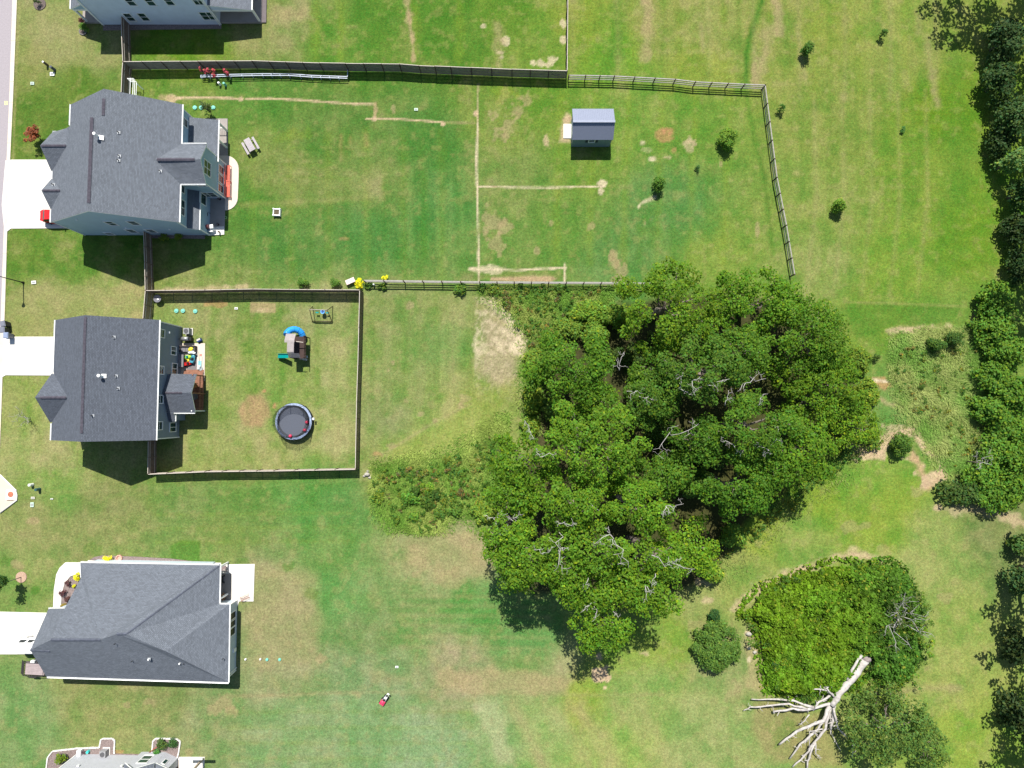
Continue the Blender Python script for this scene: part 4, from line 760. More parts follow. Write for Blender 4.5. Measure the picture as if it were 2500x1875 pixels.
privacy('long grey board fence from the top house corner past the white garden rail', [(300,150.5),(440,149.5),(615,148.3),(780,153.5),(843,154.6),(975,156),(1023,160),(1100,163),(1250,169),(1385,173)], inner=-1, m=WOODG, rails=(.3, .95, 1.6))
privacy('short board fence running down from the top house to the long fence', [(296.4,42),(297.5,96),(300,150)], inner=1, m=WOOD)
privacy('short board fence ending at the white trellis beside the blue house', [(300,151),(298.5,170),(296,226)], inner=1, m=WOOD)
privacy('board fence climbing between the blue house and the grey house', [(350,563),(353,640),(354.5,709)], inner=1, m=WOOD)
privacy('board fence with bright rails against the north side of the grey house', [(355,709),(349,778)], inner=1, m=WOOD)
privacy('dark board fence along the top of the trampoline garden', [(355,709.5),(500,708),(617.5,705.6),(750,707),(878,707.7)], inner=1)
privacy('board fence down the right hand side of the trampoline garden', [(878,709),(873.6,891),(870.6,981),(867.6,1144.5)], inner=-1, m=mat('olive_fence_wood', (.17, .135, .085), .85, var=.3))
privacy('board fence along the bottom of the trampoline garden', [(361,1158),(500,1152),(668.7,1150),(867.6,1146)], inner=1)
privacy('board fence from the bottom right corner of the grey house into its shadow', [(361.7,1077),(361,1157)], inner=1)
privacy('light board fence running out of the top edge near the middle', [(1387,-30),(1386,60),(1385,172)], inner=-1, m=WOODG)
def railfence(label, top, h=1.25, hid=()):
    P = [Vector(W(u, v, h)) for u, v in top]; o = (P[0].x, P[0].y, 0); t = thing('rail_fence', label, 'fence', o)
    for a, b_ in zip(P[:-1], P[1:]):
        a = Vector((a.x, a.y, 0)); b_ = Vector((b_.x, b_.y, 0)); L = (b_ - a).length; n = max(1, round(L / 2.44)); d = (b_ - a).normalized(); ang = math.atan2(d.y, d.x)
        for i in range(n):
            p = a.lerp(b_, i / n); q = a.lerp(b_, (i + 1) / n)
            for z in (.35, .78, 1.2): r = MB(o); r.bar(p + Vector((0, 0, z + random.uniform(-.02, .02))), q + Vector((0, 0, z + random.uniform(-.02, .02))), .06, .14, RAILG); r.build('rail', t)
            r = MB(o); r.bar(p + Vector((0, 0, 1.29)), q + Vector((0, 0, 1.29)), .13, .03, RAILG); r.build('top_board', t)
            k = MB(o); k.box((p.x, p.y, .68), (.13, .13, 1.36), POSTD, rz=ang); k.build('post', t)
    e = P[-1]; k = MB(o); k.box((e.x, e.y, .68), (.13, .13, 1.36), POSTD); k.build('post', t)
    return t
railfence('grey rail fence running right from the long board fence above the shed', [(1389,184),(1430,184.5),(1500,186),(1649,194),(1698,200),(1818,206),(1868,208)])
railfence('grey rail fence slanting down the right side of the shed field into the trees', [(1868,208),(1897,433),(1920,550),(1940,670)])
railfence('grey rail fence with dark posts between the yellow flowers and the wood', [(888,684.5),(985,685.6),(1171,688),(1340,689),(1512,690),(1600,692)])
# ------------------------------------------------------------------ garden objects and vehicles
def G3(u, v, z=0.0): return Vector(W(u, v, z))
# red hatchback nose-in under the eaves
def car(label, loc, rz):
    t = thing('parked_car', label, 'car', loc, rz)
    prof = [(-2.0, .35), (-2.12, .7), (-2.05, .95), (-1.62, 1.06), (-1.1, 1.42), (-.2, 1.5), (.45, 1.36), (1.0, 1.02), (1.75, .88), (2.08, .66), (2.1, .35)]
    k = MB(); hw = lambda z: .88 if z < .9 else .88 - (z - .9) * .42
    for i in range(len(prof) - 1):
        (x0, z0), (x1, z1) = prof[i], prof[i + 1]
        ys0, ys1 = [hw(z_) * (1 - .30 * (max(0, abs(x_) - 1.6) / .5) ** 1.6) for x_, z_ in ((x0, z0), (x1, z1))]
        m_ = GLASSD if (i in (2, 6)) else RED
        k.face([(x0, -ys0, z0), (x0, ys0, z0), (x1, ys1, z1), (x1, -ys1, z1)], RED, True)
        for s_ in (1, -1): k.face([(x0, s_ * ys0, z0), (x1, s_ * ys1, z1), (x1, s_ * (ys1 + .02 if abs(x1) > 1.5 else .9), .33), (x0, s_ * (ys0 + .02 if abs(x0) > 1.5 else .9), .33)], RED)
    k.face([(-2.0, -.6, .35), (2.0, -.6, .35), (2.0, .6, .35), (-2.0, .6, .35)], BLACK); k.build('body', t)
    g = MB(); g.face([(-1.6, -.62, 1.09), (-1.6, .62, 1.09), (-1.14, .55, 1.41), (-1.14, -.55, 1.41)], GLASSD); g.build('rear_window', t)
    g = MB(); g.face([(.5, -.62, 1.375), (.5, .62, 1.375), (.98, .74, 1.06), (.98, -.74, 1.06)], GLASSD); g.build('windscreen', t)
    for s_ in (1, -1):
        g = MB(); g.face([(-1.5, s_ * .80, 1.02), (.6, s_ * .82, 1.0), (.3, s_ * .68, 1.34), (-1.3, s_ * .68, 1.38)], GLASSD); g.build('side_window', t)
        MB().box((-2.08, s_ * .52, .84), (.08, .2, .14), mat('tail_lamp', (.35, .01, .01), .2)).build('tail_light', t)
        MB().box((.62, s_ * .98, 1.0), (.16, .2, .13), RED).build('mirror', t)
        for x in (-1.3, 1.35):
            w_ = MB(); w_.tube([(x, s_ * .72, .33), (x, s_ * .93, .33)], .33, BLACK, 16); wh = w_.build('wheel', t)
            w_ = MB(); w_.tube([(x, s_ * .90, .33), (x, s_ * .945, .33)], .2, mat('alloy', (.5, .5, .52), .3, metal=.8), 10); w_.build('rim', wh)
    MB().box((-2.08, 0, .45), (.08, 1.15, .2), BLACK).build('bumper', t)
    MB().box((-2.17, 0, .62), (.02, .5, .12), WHITE).build('number_plate', t)
    return t
p = G3(98.5, 527, .9); car('red hatchback poking out from under the blue house roof', (p.x + 2.1, p.y, .045), 0)
# white pickup
WP = mat('white_car_paint', (.82, .82, .81), .3, var=.02)
p = G3(47, 1577, 1.0); t = thing('parked_van', 'white sport utility car with dark side windows on the bottom driveway', 'car', (p.x + 2.4, p.y, .045))
k = MB(); k.prism([(-2.4, -.92), (-2.3, -.96), (2.2, -.96), (2.4, -.8), (2.4, .8), (2.2, .96), (-2.3, .96), (-2.4, .92)], .35, 1.1, WP)
LO = [(-2.38, -.92), (1.1, -.92), (1.1, .92), (-2.38, .92)]; UP = [(-2.1, -.66), (.5, -.66), (.5, .66), (-2.1, .66)]
k.face([(x, y, 1.82) for x, y in UP], WP)
for i in range(4): j = (i + 1) % 4; k.face([(*LO[i], 1.1), (*LO[j], 1.1), (*UP[j], 1.82), (*UP[i], 1.82)], WP)
k.build('body', t)
def onslope(x, s_, f): return (x, s_ * (.925 + (.665 - .925) * f), 1.1 + .72 * f + .012)
for s_ in (1, -1):
    for x0_, x1_ in ((-2.05, -1.1), (-.95, -.1), (.0, .72)): g = MB(); g.face([onslope(x0_, s_, .12), onslope(x1_, s_, .12), onslope(x1_ - .15, s_, .82), onslope(x0_ + .08, s_, .82)], GLASSD); g.build('side_window', t)
    g = MB(); g.bar((-1.9, s_ * .6, 1.88), (.3, s_ * .6, 1.88), .04, .04, mat('roof_rail', (.2, .2, .2), .4)); g.build('roof_rail', t)
    MB().box((.95, s_ * 1.05, 1.15), (.16, .2, .18), WP).build('mirror', t)
    MB().box((-2.42, s_ * .8, .95), (.07, .14, .3), mat('tail_lamp', (.35, .01, .01), .2)).build('tail_light', t)
    for x in (-1.5, 1.5): w_ = MB(); w_.tube([(x, s_ * .72, .36), (x, s_ * .97, .36)], .36, BLACK, 16); wh = w_.build('wheel', t); w_ = MB(); w_.tube([(x, s_ * .95, .36), (x, s_ * .985, .36)], .22, mat('alloy', (.5,)*3, .3), 10); w_.build('rim', wh)
g = MB(); g.face([(-2.36, -.8, 1.2), (-2.36, .8, 1.2), (-2.14, .6, 1.74), (-2.14, -.6, 1.74)], GLASSD); g.build('rear_window', t); g = MB(); g.face([(1.04, -.8, 1.17), (1.04, .8, 1.17), (.58, .6, 1.76), (.58, -.6, 1.76)], GLASSD); g.build('windscreen', t)
MB().box((-2.47, 0, .5), (.14, 1.86, .24), mat('grey_bumper', (.12, .12, .13), .4)).build('bumper', t)
for y_ in (-.35, .1): MB().box((-.8, y_, 1.835), (2.3, .015, .02), mat('cover_seam', (.4, .4, .4), .6)).build('roof_seam', t)
# utility trailer with its ramp down
p = G3(82, 1631, .5); t = thing('utility_trailer', 'open utility trailer with grey plank floor and mesh ramp beside the white car', 'trailer', (p.x, p.y, 0), math.radians(-3))
MESH = mat('dark_steel', (.035, .032, .03), .6)
for i in range(8): k = MB(); k.box((.25, -.72 + i * .205, .55), (2.5, .19, .05), mat('trailer_plank', (.33, .27, .27), .85, var=.15, scale=2)); k.build('plank', t)
for y in (-.9, .82): k = MB(); k.bar((-1.05, y, .85), (1.55, y, .85), .05, .05, MESH); k.bar((-1.05, y, .55), (1.55, y, .55), .05, .08, MESH); [k.box((x, y, .7), (.05, .05, .3), MESH) for x in (-1.0, -.2, .6, 1.5)]; k.build('side_rail', t)
k = MB(); k.bar((1.55, -.9, .85), (1.55, .82, .85), .05, .05, MESH); k.bar((1.55, -.5, .5), (2.6, 0, .45), .07, .07, MESH); k.bar((1.55, .45, .5), (2.6, 0, .45), .07, .07, MESH); k.build('drawbar', t)
k = MB()
for a, b_ in (((-1.05, -.85, .8), (-1.75, -.85, .25)), ((-1.05, .8, .8), (-1.75, .8, .25)), ((-1.75, -.85, .25), (-1.75, .8, .25)), ((-1.05, -.85, .8), (-1.05, .8, .8))): k.bar(a, b_, .06, .06, MESH)
for i in range(1, 6): f = i / 6; k.bar((-1.05, -.85 + 1.65 * f, .8), (-1.75, -.85 + 1.65 * f, .25), .04, .04, MESH)
for i in range(1, 9): f = i / 9; k.bar((-1.05 - .7 * f, -.85, .8 - .55 * f), (-1.05 - .7 * f, .8, .8 - .55 * f), .022, .022, MESH)
k.build('ramp', t)
for y in (-1.05, .97): w_ = MB(); w_.tube([(.15, y - .09, .32), (.15, y + .09, .32)], .32, BLACK, 14); wh = w_.build('wheel', t); k = MB(); k.box((.15, y, .68), (.9, .24, .04), MESH); k.build('mudguard', wh)
k = MB(); k.box((.1, .98, .78), (.5, .28, .3), WHITE); o_ = k.build('toolbox', t)
# kerbside bins
def bin_(name, label, loc, rz, col, lid=None):
    t = thing(name, label, 'bin', loc, rz, 'wheelie bins at the kerb'); k = MB()
    A = [(-.24, -.27), (.24, -.27), (.24, .27), (-.24, .27)]; B = [(-.3, -.36), (.3, -.36), (.3, .36), (-.3, .36)]
    k.face([(x, y, 1.0) for x, y in B], col)
    for i in range(4): j = (i + 1) % 4; k.face([(*A[i], .06), (*A[j], .06), (*B[j], 1.0), (*B[i], 1.0)], col)
    k.build('body', t); k = MB(); k.box((0, 0, 1.04), (.66, .78, .06), lid or col); k.box((0, 0, 1.09), (.5, .6, .04), lid or col); k.build('lid', t)
    for s_ in (1, -1): w_ = MB(); w_.tube([(-.24, s_ * .22, .13), (-.24, s_ * .3, .13)], .13, BLACK, 10); w_.build('wheel', t)
    MB().bar((-.36, -.25, .98), (-.36, .25, .98), .04, .04, col).build('handle', t)
BN = mat('bin_grey', (.16, .17, .21), .5, var=.08); BN2 = mat('bin_dark', (.035, .036, .045), .5)
bin_('wheelie_bin', 'grey wheelie bin at the kerb, farther from the driveway', tuple(G3(23, 793)), .25, BN2, BN)
bin_('wheelie_bin', 'grey wheelie bin at the kerb, right against the driveway corner', tuple(G3(22, 808)), .05, BN2, BN)
bin_('wheelie_bin', 'blue grey bin on the corner of the middle driveway', (G3(31, 821).x, G3(31, 821).y, .045), 0, BN, mat('bin_blue', (.22, .27, .38), .5))
# street lamp
t = thing('street_lamp', 'black street lamp by the kerb leaning out of the left edge', 'street lamp', tuple(G3(57, 690)))
k = MB(); k.tube([(0, 0, 0), (0, 0, .5), (0, 0, 4.0)], [.1, .075, .05], BLACK, 10); k.build('pole', t); k = MB(); k.cyl((0, 0, 0), .17, .35, BLACK, 12, .1); k.build('base', t)
k = MB(); k.cyl((0, 0, 4.0), .08, .12, BLACK, 8); k.cyl((0, 0, 4.1), .13, .42, mat('lamp_glass', (.25, .26, .25), .2), 8, .2); kk = k.build('lantern', t); k = MB(); k.cyl((0, 0, 4.52), .26, .2, BLACK, 8, .04); k.build('lantern_cap', kk)
# picnic table
PL = mat('lilac_plank', (.38, .345, .36), .7, var=.08, scale=2)
p = G3(609, 353, .75); t = thing('picnic_table', 'grey picnic table with two benches on the lawn by the blue house', 'picnic table', (p.x, p.y, 0), math.radians(-60.5))
for i in range(5): k = MB(); k.box((0, -.34 + i * .17, .75), (1.85, .155, .045), PL); k.build('top_plank', t)
for s_ in (1, -1):
    for j in (0, 1): k = MB(); k.box((0, s_ * (.72 + j * .15), .44), (1.85, .135, .045), PL); k.build('seat_plank', t)
    k = MB(); k.bar((s_ * .68, -.85, .40), (s_ * .68, .85, .40), .05, .09, PL); k.bar((s_ * .68, -.62, .02), (s_ * .68, -.25, .72), .05, .1, PL); k.bar((s_ * .68, .62, .02), (s_ * .68, .25, .72), .05, .1, PL); k.build('leg_frame', t)
# white planter
p = G3(675, 517.5, .4); t = thing('raised_planter', 'square white framed planter with dark soil alone on the lawn', 'planter', (p.x, p.y, 0), -.03)
for a in range(4):
    k = MB(); r_ = a * math.pi / 2; k.box((.42 * math.cos(r_), .42 * math.sin(r_), .2), (.13, .96, .4), WHITE, rz=r_); k.build('side_panel', t)
for sx in (-1, 1):
    for sy in (-1, 1): k = MB(); k.box((sx * .43, sy * .43, .24), (.17, .17, .48), WHITE); k.build('corner_post', t)
k = MB(); k.box((0, 0, .17), (.74, .74, .3), mat('soil', (.10, .08, .05), .95, var=.4, scale=9)); k.build('soil', t)
# long red benches on the curved patio
for i, (v0, v1, lab) in enumerate(((404, 444, 'red slatted bench on the curved patio, upper of the pair'), (444, 482, 'red slatted bench on the curved patio, lower of the pair'))):
    a = G3(557.5, v0, .4); b_ = G3(556.5, v1, .4); L = (a - b_).length - .06; c = (a + b_) / 2
    t = thing('red_bench', lab, 'bench', (c.x, c.y, .06), 0, 'red benches on the curved patio')
    for j in range(5): k = MB(); k.box((-.2 + j * .11, 0, .42), (.09, L, .03), REDB); k.build('seat_slat', t)
    k = MB(); k.box((.33, 0, .64), (.04, L, .05), REDB); k.box((-.28, 0, .80), (.05, L, .05), REDB); k.build('frame_rail', t)
    for j in range(int(L / .16)): y = -L / 2 + .08 + j * .16; k = MB(); k.bar((-.26, y, .45), (-.3, y, .8), .06, .02, REDB); k.build('back_slat', t)
    for sx in (-.2, .3):
        for sy in (-1, 1): MB().box((sx, sy * (L / 2 - .06), .21), (.06, .06, .42), REDB).build('leg', t)
# porch things of the blue house
def planter_pot(name, label, u, v, r, hgt, m, z=.08): t = thing(name, label, 'pot', (G3(u, v).x, G3(u, v).y, z)); MB().cyl((0, 0, 0), r * .75, hgt, m, 14, r).build('pot', t); MB().cyl((0, 0, hgt - .05), r * .85, .06, MULCH, 12).build('soil', t); return t
planter_pot('flower_pot', 'small black pot at the corner of the shaded blue house patio', 538, 487, .2, .35, BLACK); planter_pot('flower_pot', 'small black pot near the white step slab', 534, 549, .17, .3, BLACK)
def chair(label, u, v, rz, m, z=.08, g=None):
    t = thing('patio_chair', label, 'chair', (G3(u, v).x, G3(u, v).y, z), rz, g)
    MB().box((0, 0, .42), (.55, .55, .08), m).build('seat', t); MB().box((-.27, 0, .72), (.06, .55, .55), m, ry=-.15).build('backrest', t)
    for sx in (-1, 1):
        for sy in (-1, 1): MB().box((sx * .24, sy * .24, .2), (.04, .04, .4), BLACK).build('leg', t)
        MB().box((0, sx * .28, .6), (.5, .05, .04), BLACK).build('armrest', t)
    return t
GB = mat('pale_cushion', (.36, .45, .45), .9)
c1 = chair('grey cushioned patio chair behind the blue house, nearest the wall window', 508, 505, -.4, GB); chair('grey cushioned patio chair in the middle of the shaded patio', 509, 519, .3, GB); chair('grey cushioned patio chair closest to the white step slab', 500, 541, .1, GB)
t = thing('patio_table', 'round dark patio table between the chairs of the blue house', 'table', (G3(505, 528).x, G3(505, 528).y, .08)); MB().cyl((0, 0, .68), .55, .04, mat('dark_maroon', (.06, .03, .04), .4), 20).build('table_top', t); MB().cyl((0, 0, 0), .05, .68, BLACK, 8).build('pedestal', t); MB().cyl((0, 0, 0), .3, .04, BLACK, 12).build('foot', t)
t = thing('grill', 'covered maroon and white barbecue beside the white step slab', 'grill', (G3(511, 559).x, G3(511, 559).y, .09), .1); MB().box((0, 0, .5), (1.0, .55, .75), mat('dark_maroon', (.06, .03, .04), .4)).build('cabinet', t); k = MB(); k.tube([(-.4, 0, .9), (.4, 0, .9)], .26, mat('maroon_lid', (.16, .05, .05), .35), 10); k.build('hood', t); MB().box((.75, 0, .82), (.45, .5, .04), WHITE).build('side_shelf', t)
for s_ in (-1, 1): MB().box((s_ * .45, 0, .07), (.06, .5, .12), BLACK).build('leg', t)
t = thing('patio_box', 'white storage box on the pale step slab', 'box', (G3(520, 563).x, G3(520, 563).y, .09)); MB().box((0, 0, .25), (.5, .65, .5), WHITE).build('body', t); MB().box((0, 0, .52), (.54, .69, .05), WHITE).build('lid', t)
t = thing('garden_statue', 'little grey garden ornament on the pale step slab', 'ornament', (G3(538, 568).x, G3(538, 568).y, .09)); k = MB(); k.cyl((0, 0, 0), .13, .1, STONE, 10); k.build('base', t); k = MB(); k.tube([(0, 0, .1), (0, 0, .35), (0, 0, .5)], [.1, .12, .05], mat('ornament_brown', (.25, .18, .14), .6), 8); k.ball((0, 0, .56), .08, mat('ornament_brown', (.25, .18, .14), .6), 8, 5); k.build('figure', t)
k = MB(G3(550.5, 531)); c = G3(550.5, 531, .05)
k.tube([c + Vector((.16 * math.cos(a), .16 * math.sin(a), 0)) for a in np.linspace(0, 6.3, 14)], .03, mat('green_ring', (.4, .75, .3), .5), 6); tag(k.build('toy_ring', loc=tuple(G3(550.5, 531))), 'little pale green ring on the grass edge of the patio', 'toy')
# white trellis and white garden rail along the long fence
o = G3(320, 205); t = thing('white_trellis', 'white slatted arbour frame against the short fence above the blue house', 'arbour', (o.x, o.y, 0))
for u in (318.5, 325.5, 329.5, 333.5): a = G3(u, 190 + (u - 318) * .7, 1.5); b_ = G3(u - 1.5, 234, 1.5); k = MB((o.x, o.y, 0)); k.bar(a, b_, .06, .05, WHITE); k.build('top_bar', t)
for v in (191.5, 193.5, 196, 199): a = G3(310 + (v - 191) * .9, v, 1.45); b_ = G3(326 + (v - 191) * .9, v, 1.45); k = MB((o.x, o.y, 0)); k.bar(a, b_, .05, .04, WHITE); k.build('cross_bar', t)
for u, v in ((312, 192), (333, 203), (318, 233), (333, 234)): p = G3(u, v, 1.5); k = MB((o.x, o.y, 0)); k.box((p.x, p.y, .75), (.09, .09, 1.5), WHITE); k.build('post', t)
RW = mat('pale_blue_rail', (.42, .47, .56), .45, var=.06)
o = G3(490, 184); t = thing('garden_rail', 'long low white double rail in the shade along the board fence', 'rail', (o.x, o.y, 0)); oo = (o.x, o.y, 0)
pts = [(490, 184), (530, 182.5), (590, 181), (640, 180), (705, 180), (760, 184), (848, 187)]
for a, b_ in zip(pts[:-1], pts[1:]):
    A = G3(*a, .55); B = G3(*b_, .55); nn = max(1, round((B - A).length / 1.4))
    for sft in (0, -.24): k = MB(oo); k.bar(A + Vector((0, sft, 0)), B + Vector((0, sft, 0)), .09, .05, RW); k.build('rail', t)
    for i in range(nn): c = A.lerp(B, i / nn); k = MB(oo); k.box((c.x, c.y - .12, .27), (.08, .3, .54), RW); k.build('support', t)
A = G3(849, 169, .55); B = G3(848, 188, .55); k = MB(oo); k.bar(A, B, .09, .05, RW); k.build('rail', t)
def cap(name, label, u, v, r, h_, m, cat='cap', lid=None):
    p = G3(u, v); t = thing(name, label, cat, (p.x, p.y, 0)); MB().cyl((0, 0, 0), r, h_, m, 14, r * .92).build('body', t); MB().cyl((0, 0, h_), r * .8, .03, lid or m, 12).build('top', t); return t
cap('white_bollard', 'white round cap beside the red flowers, nearer the garden rail', 538, 207, .16, .55, WHITE, 'utility post'); cap('green_bollard', 'pale green capped post just right of the white one by the red flowers', 551, 208.5, .17, .6, CYAN, 'utility post')
for i, (u, v, lab) in enumerate(((476, 263, 'pale green septic lid, leftmost of the three behind the blue house'), (491.5, 263, 'pale green septic lid, middle of the three behind the blue house'), (521, 263, 'pale green septic lid, rightmost of the three behind the blue house'), (431, 759, 'pale green septic lid, leftmost of the three in the trampoline garden'), (447, 759, 'pale green septic lid, middle of the three in the trampoline garden'), (477, 760, 'pale green septic lid, rightmost of the three in the trampoline garden'), (652, 1610, 'pale green septic lid at lower right of the single storey house, left one'), (683, 1610, 'pale green septic lid at lower right of the single storey house, right one'))):
    p = G3(u, v); t = thing('septic_lid', lab, 'septic lid', (p.x, p.y, 0), 0, 'pale green septic lids'); r_ = .30 if i < 6 else .2; MB().cyl((0, 0, 0), r_, .1, CYAN, 18, r_ * .9).build('lid', t); MB().ball((0, 0, .1), r_ * .6, CYAN, 12, 5, (1, 1, .25)).build('dome', t)
def flat(name, label, u, v, sx, sy, m, cat='utility box', h_=.07, rz=0):
    p = G3(u, v); t = thing(name, label, cat, (p.x, p.y, 0), rz); MB().box((0, 0, h_ / 2), (sx, sy, h_), m).build('box', t); MB().box((0, 0, h_ + .012), (sx * .7, sy * .6, .024), mat('cover_grey', (.3, .32, .31), .7)).build('cover', t); return t
PG = mat('pale_utility_green', (.48, .62, .52), .6)
flat('meter_cover', 'white water meter cover beside the street lamp', 83, 689.5, .6, .42, WHITE, rz=.1); flat('meter_cover', 'pale green cover in the lawn at the far left below the top house', 79.5, 204, .5, .4, PG); flat('valve_cover', 'pale green valve cover in the lawn right of the trench corner', 1016, 267.5, .5, .35, PG); flat('valve_cover', 'small white cover in the lawn above the sand patch', 577, 753, .42, .3, WHITE); flat('valve_cover', 'tiny white cover near the mower in the bottom lawn', 969, 1628, .4, .25, WHITE); flat('meter_cover', 'cream cover plate near the storm drain', 81, 1215.5, .5, .3, mat('cream', (.6, .56, .45), .7)); flat('valve_cover', 'pale green cover below the cream plate near the storm drain', 79, 1232, .45, .6, PG); flat('valve_cover', 'small pale block in the grass right of the cream plate', 127, 1218, .35, .15, WHITE)
cap('utility_post', 'white capped post near the storm drain', 80, 1183, .2, .6, WHITE, 'utility post', WHITE); cap('utility_post', 'dark blue green post just right of the white one near the storm drain', 97, 1194, .2, .7, mat('dark_teal', (.03, .09, .09), .5), 'utility post'); cap('utility_post', 'cream topped post beside the grey pedestal below the top house', 116, 159, .16, .8, mat('post_dark', (.07, .05, .05), .6), 'utility post', WHITE); cap('telecom_pedestal', 'dark grey pedestal right of the cream topped post', 133, 170, .2, .7, mat('post_grey', (.07, .08, .1), .6), 'utility post'); flat('meter_cover', 'white concrete cover at the foot of the grey pedestal', 128, 181, .6, .5, WHITE)
cap('pipe_cap', 'white pipe cap on the lawn just right of the single storey house', 600, 1609, .13, .15, WHITE, 'pipe cap'); cap('pipe_cap', 'white pipe cap left of the two pale green lids', 636, 1609, .13, .12, WHITE, 'pipe cap')
# mower
p = G3(940, 1705, .3); t = thing('lawn_mower', 'red and black push mower left on the bottom lawn', 'lawn mower', (p.x, p.y, 0), math.radians(57))
MR = mat('mower_red', (.62, .05, .12), .35)
k = MB(); k.box((-.62, 0, .3), (.62, .62, .2), MR); k.ball((-.62, 0, .4), .28, MR, 12, 6, (1, 1, .5)); k.build('deck', t); k = MB(); k.cyl((-.62, 0, .5), .14, .12, MR, 12); k.build('engine', t)
k = MB(); k.box((-.15, 0, .32), (.35, .5, .25), BLACK); k.box((.22, 0, .4), (.45, .55, .35), BLACK); k.box((.24, 0, .585), (.3, .3, .02), WHITE); k.build('grass_bag', t); k = MB(); k.box((-.02, 0, .47), (.1, .48, .03), WHITE); k.build('bag_strap', t)
for s_ in (-1, 1):
    k = MB(); k.bar((-.35, s_ * .2, .4), (1.1, s_ * .13, 1.0), .035, .035, WHITE); k.build('handle_bar', t)
    for x in (-.9, -.3): w_ = MB(); w_.tube([(x, s_ * .3, .12), (x, s_ * .38, .12)], .12, BLACK, 10); w_.build('wheel', t)
k = MB(); k.bar((1.1, -.14, 1.0), (1.1, .14, 1.0), .05, .05, WHITE); k.box((1.02, 0, .97), (.16, .25, .03), WHITE); k.build('grip', t)
# trampoline
p = G3(716.5, 1029, .92); t = thing('trampoline', 'round black trampoline with a blue grey rim pad and safety net', 'trampoline', (p.x, p.y, 0))
ring = lambda r, z, n_=40: [(r * math.cos(2 * math.pi * i / n_), r * math.sin(2 * math.pi * i / n_), z) for i in range(n_)]
MAT_ = mat('trampoline_mat', (.075, .085, .11), .75, var=.08, scale=9); NET = mat('safety_net', (.012, .014, .016), .8)
k = MB(); k.face(ring(1.88, .90), MAT_); k.face(ring(1.88, .88)[::-1], MAT_); k.build('jump_mat', t)
PAD = mat('rim_pad', (.24, .30, .42), .5, var=.4, scale=3.5, bump=.5); SK = mat('skirt_fabric', (.02, .025, .035), .7)
k = MB(); a = ring(2.42, .93); b_ = ring(2.14, .95); c = ring(1.87, .905)
for i in range(40): j = (i + 1) % 40; k.face([a[i], a[j], b_[j], b_[i]], PAD); k.face([b_[i], b_[j], c[j], c[i]], SK)
k.build('rim_pad', t); k = MB(); d = ring(2.40, .2)
for i in range(40): j = (i + 1) % 40; k.face([d[i], d[j], a[j], a[i]], SK)
k.build('skirt', t)
k = MB()
for i in range(84):
    q0 = 2 * math.pi * i / 84; x0, y0 = 2.12 * math.cos(q0), 2.12 * math.sin(q0); k.bar((x0, y0, .95), (x0, y0, 2.6), .017, .017, NET)
for z in np.arange(1.05, 2.6, .13):
    rr = ring(2.12, z, 32)
    for i in range(32): k.bar(rr[i], rr[(i + 1) % 32], .014, .016, NET)
stuff(k.build('safety_net', t))
for i in range(8):
    q0 = 2 * math.pi * (i + .25) / 8; x0, y0 = 2.45 * math.cos(q0), 2.45 * math.sin(q0); k = MB(); k.tube([(x0, y0, 0), (x0, y0, 1.2), (x0 * .9, y0 * .9, 2.7)], .025, NET, 6); k.build('net_pole', t)
for i in range(4):
    q0 = math.pi / 4 + math.pi / 2 * i; q1 = q0 + .45; k = MB(); k.tube([(2.25 * math.cos(q0), 2.25 * math.sin(q0), .85), (2.3 * math.cos(q0), 2.3 * math.sin(q0), .04), (2.3 * math.cos(q1), 2.3 * math.sin(q1), .04), (2.25 * math.cos(q1), 2.25 * math.sin(q1), .85)], .03, mat('galvanised', (.4, .4, .4), .4), 6); k.build('leg', t)
k = MB(); k.box((2.62, .35, .8), (.22, .3, .3), WHITE); k.build('tag_pocket', t)
for (u, v, lab) in ((749, 1031, 'crimson ball in the trampoline, highest of the three'), (744, 1050, 'crimson ball on the right of the trampoline pad, middle one'), (709, 1064.5, 'pinkish ball at the bottom rim of the trampoline')):
    p = G3(u, v, 1.1); k = MB(); k.ball((0, 0, 0), .22, PINK, 14, 8); o_ = k.build('play_ball', loc=(p.x, p.y, 1.13)); tag(o_, lab, 'ball', 'balls inside the trampoline')
# swing set
o = G3(785, 770); t = thing('swing_set', 'brown metal swing set near the dark fence', 'swing set', (o.x, o.y, 0)); oo = (o.x, o.y, 0)
SW = mat('brown_tube', (.045, .03, .018), .5); TB = mat('beam_tan', (.30, .27, .22), .6)
TL = G3(756, 756, 2.1); TR = G3(799, 757, 2.1); k = MB(oo); k.tube([TL, TR], .065, TB, 8); k.build('top_beam', t)
for top, fs in ((TL, ((763, 748), (763, 786))), (TR, ((812, 748), (811, 786)))):
    for f in fs: k = MB(oo); k.tube([top, G3(*f)], .05, SW, 7); k.build('leg', t)
k = MB(oo); k.tube([G3(763, 784, .12), G3(811, 785, .12)], .05, SW, 6); k.build('ground_rail', t)
for f, nm, mm_ in ((.2, 'swing_seat', TEAL), (.8, 'swing_seat', TEAL)):
    c = TL.lerp(TR, f); s_ = MB(oo); s_.box((c.x, c.y - .1, .5), (.42, .18, .05), mm_); q_ = s_.build(nm, t)
    for d in (-.2, .2): k = MB(oo); k.bar((c.x + d, c.y - .1, .5), (c.x + d, c.y, 2.1), .02, .02, BLACK); k.build('chain', q_)
c = TL.lerp(TR, .55); k = MB(oo); k.cyl((c.x, c.y, .5), .26, .3, mat('sky_blue_plastic', (.12, .38, .75), .4), 14, .3); k.cyl((c.x, c.y, .78), .16, .05, mat('navy_plastic', (.02, .06, .25), .4), 12); q_ = k.build('bucket_seat', t)
for d in (-.2, .2): k = MB(oo); k.bar((c.x + d, c.y, .7), (c.x + d, c.y, 2.1), .02, .02, BLACK); k.build('chain', q_)
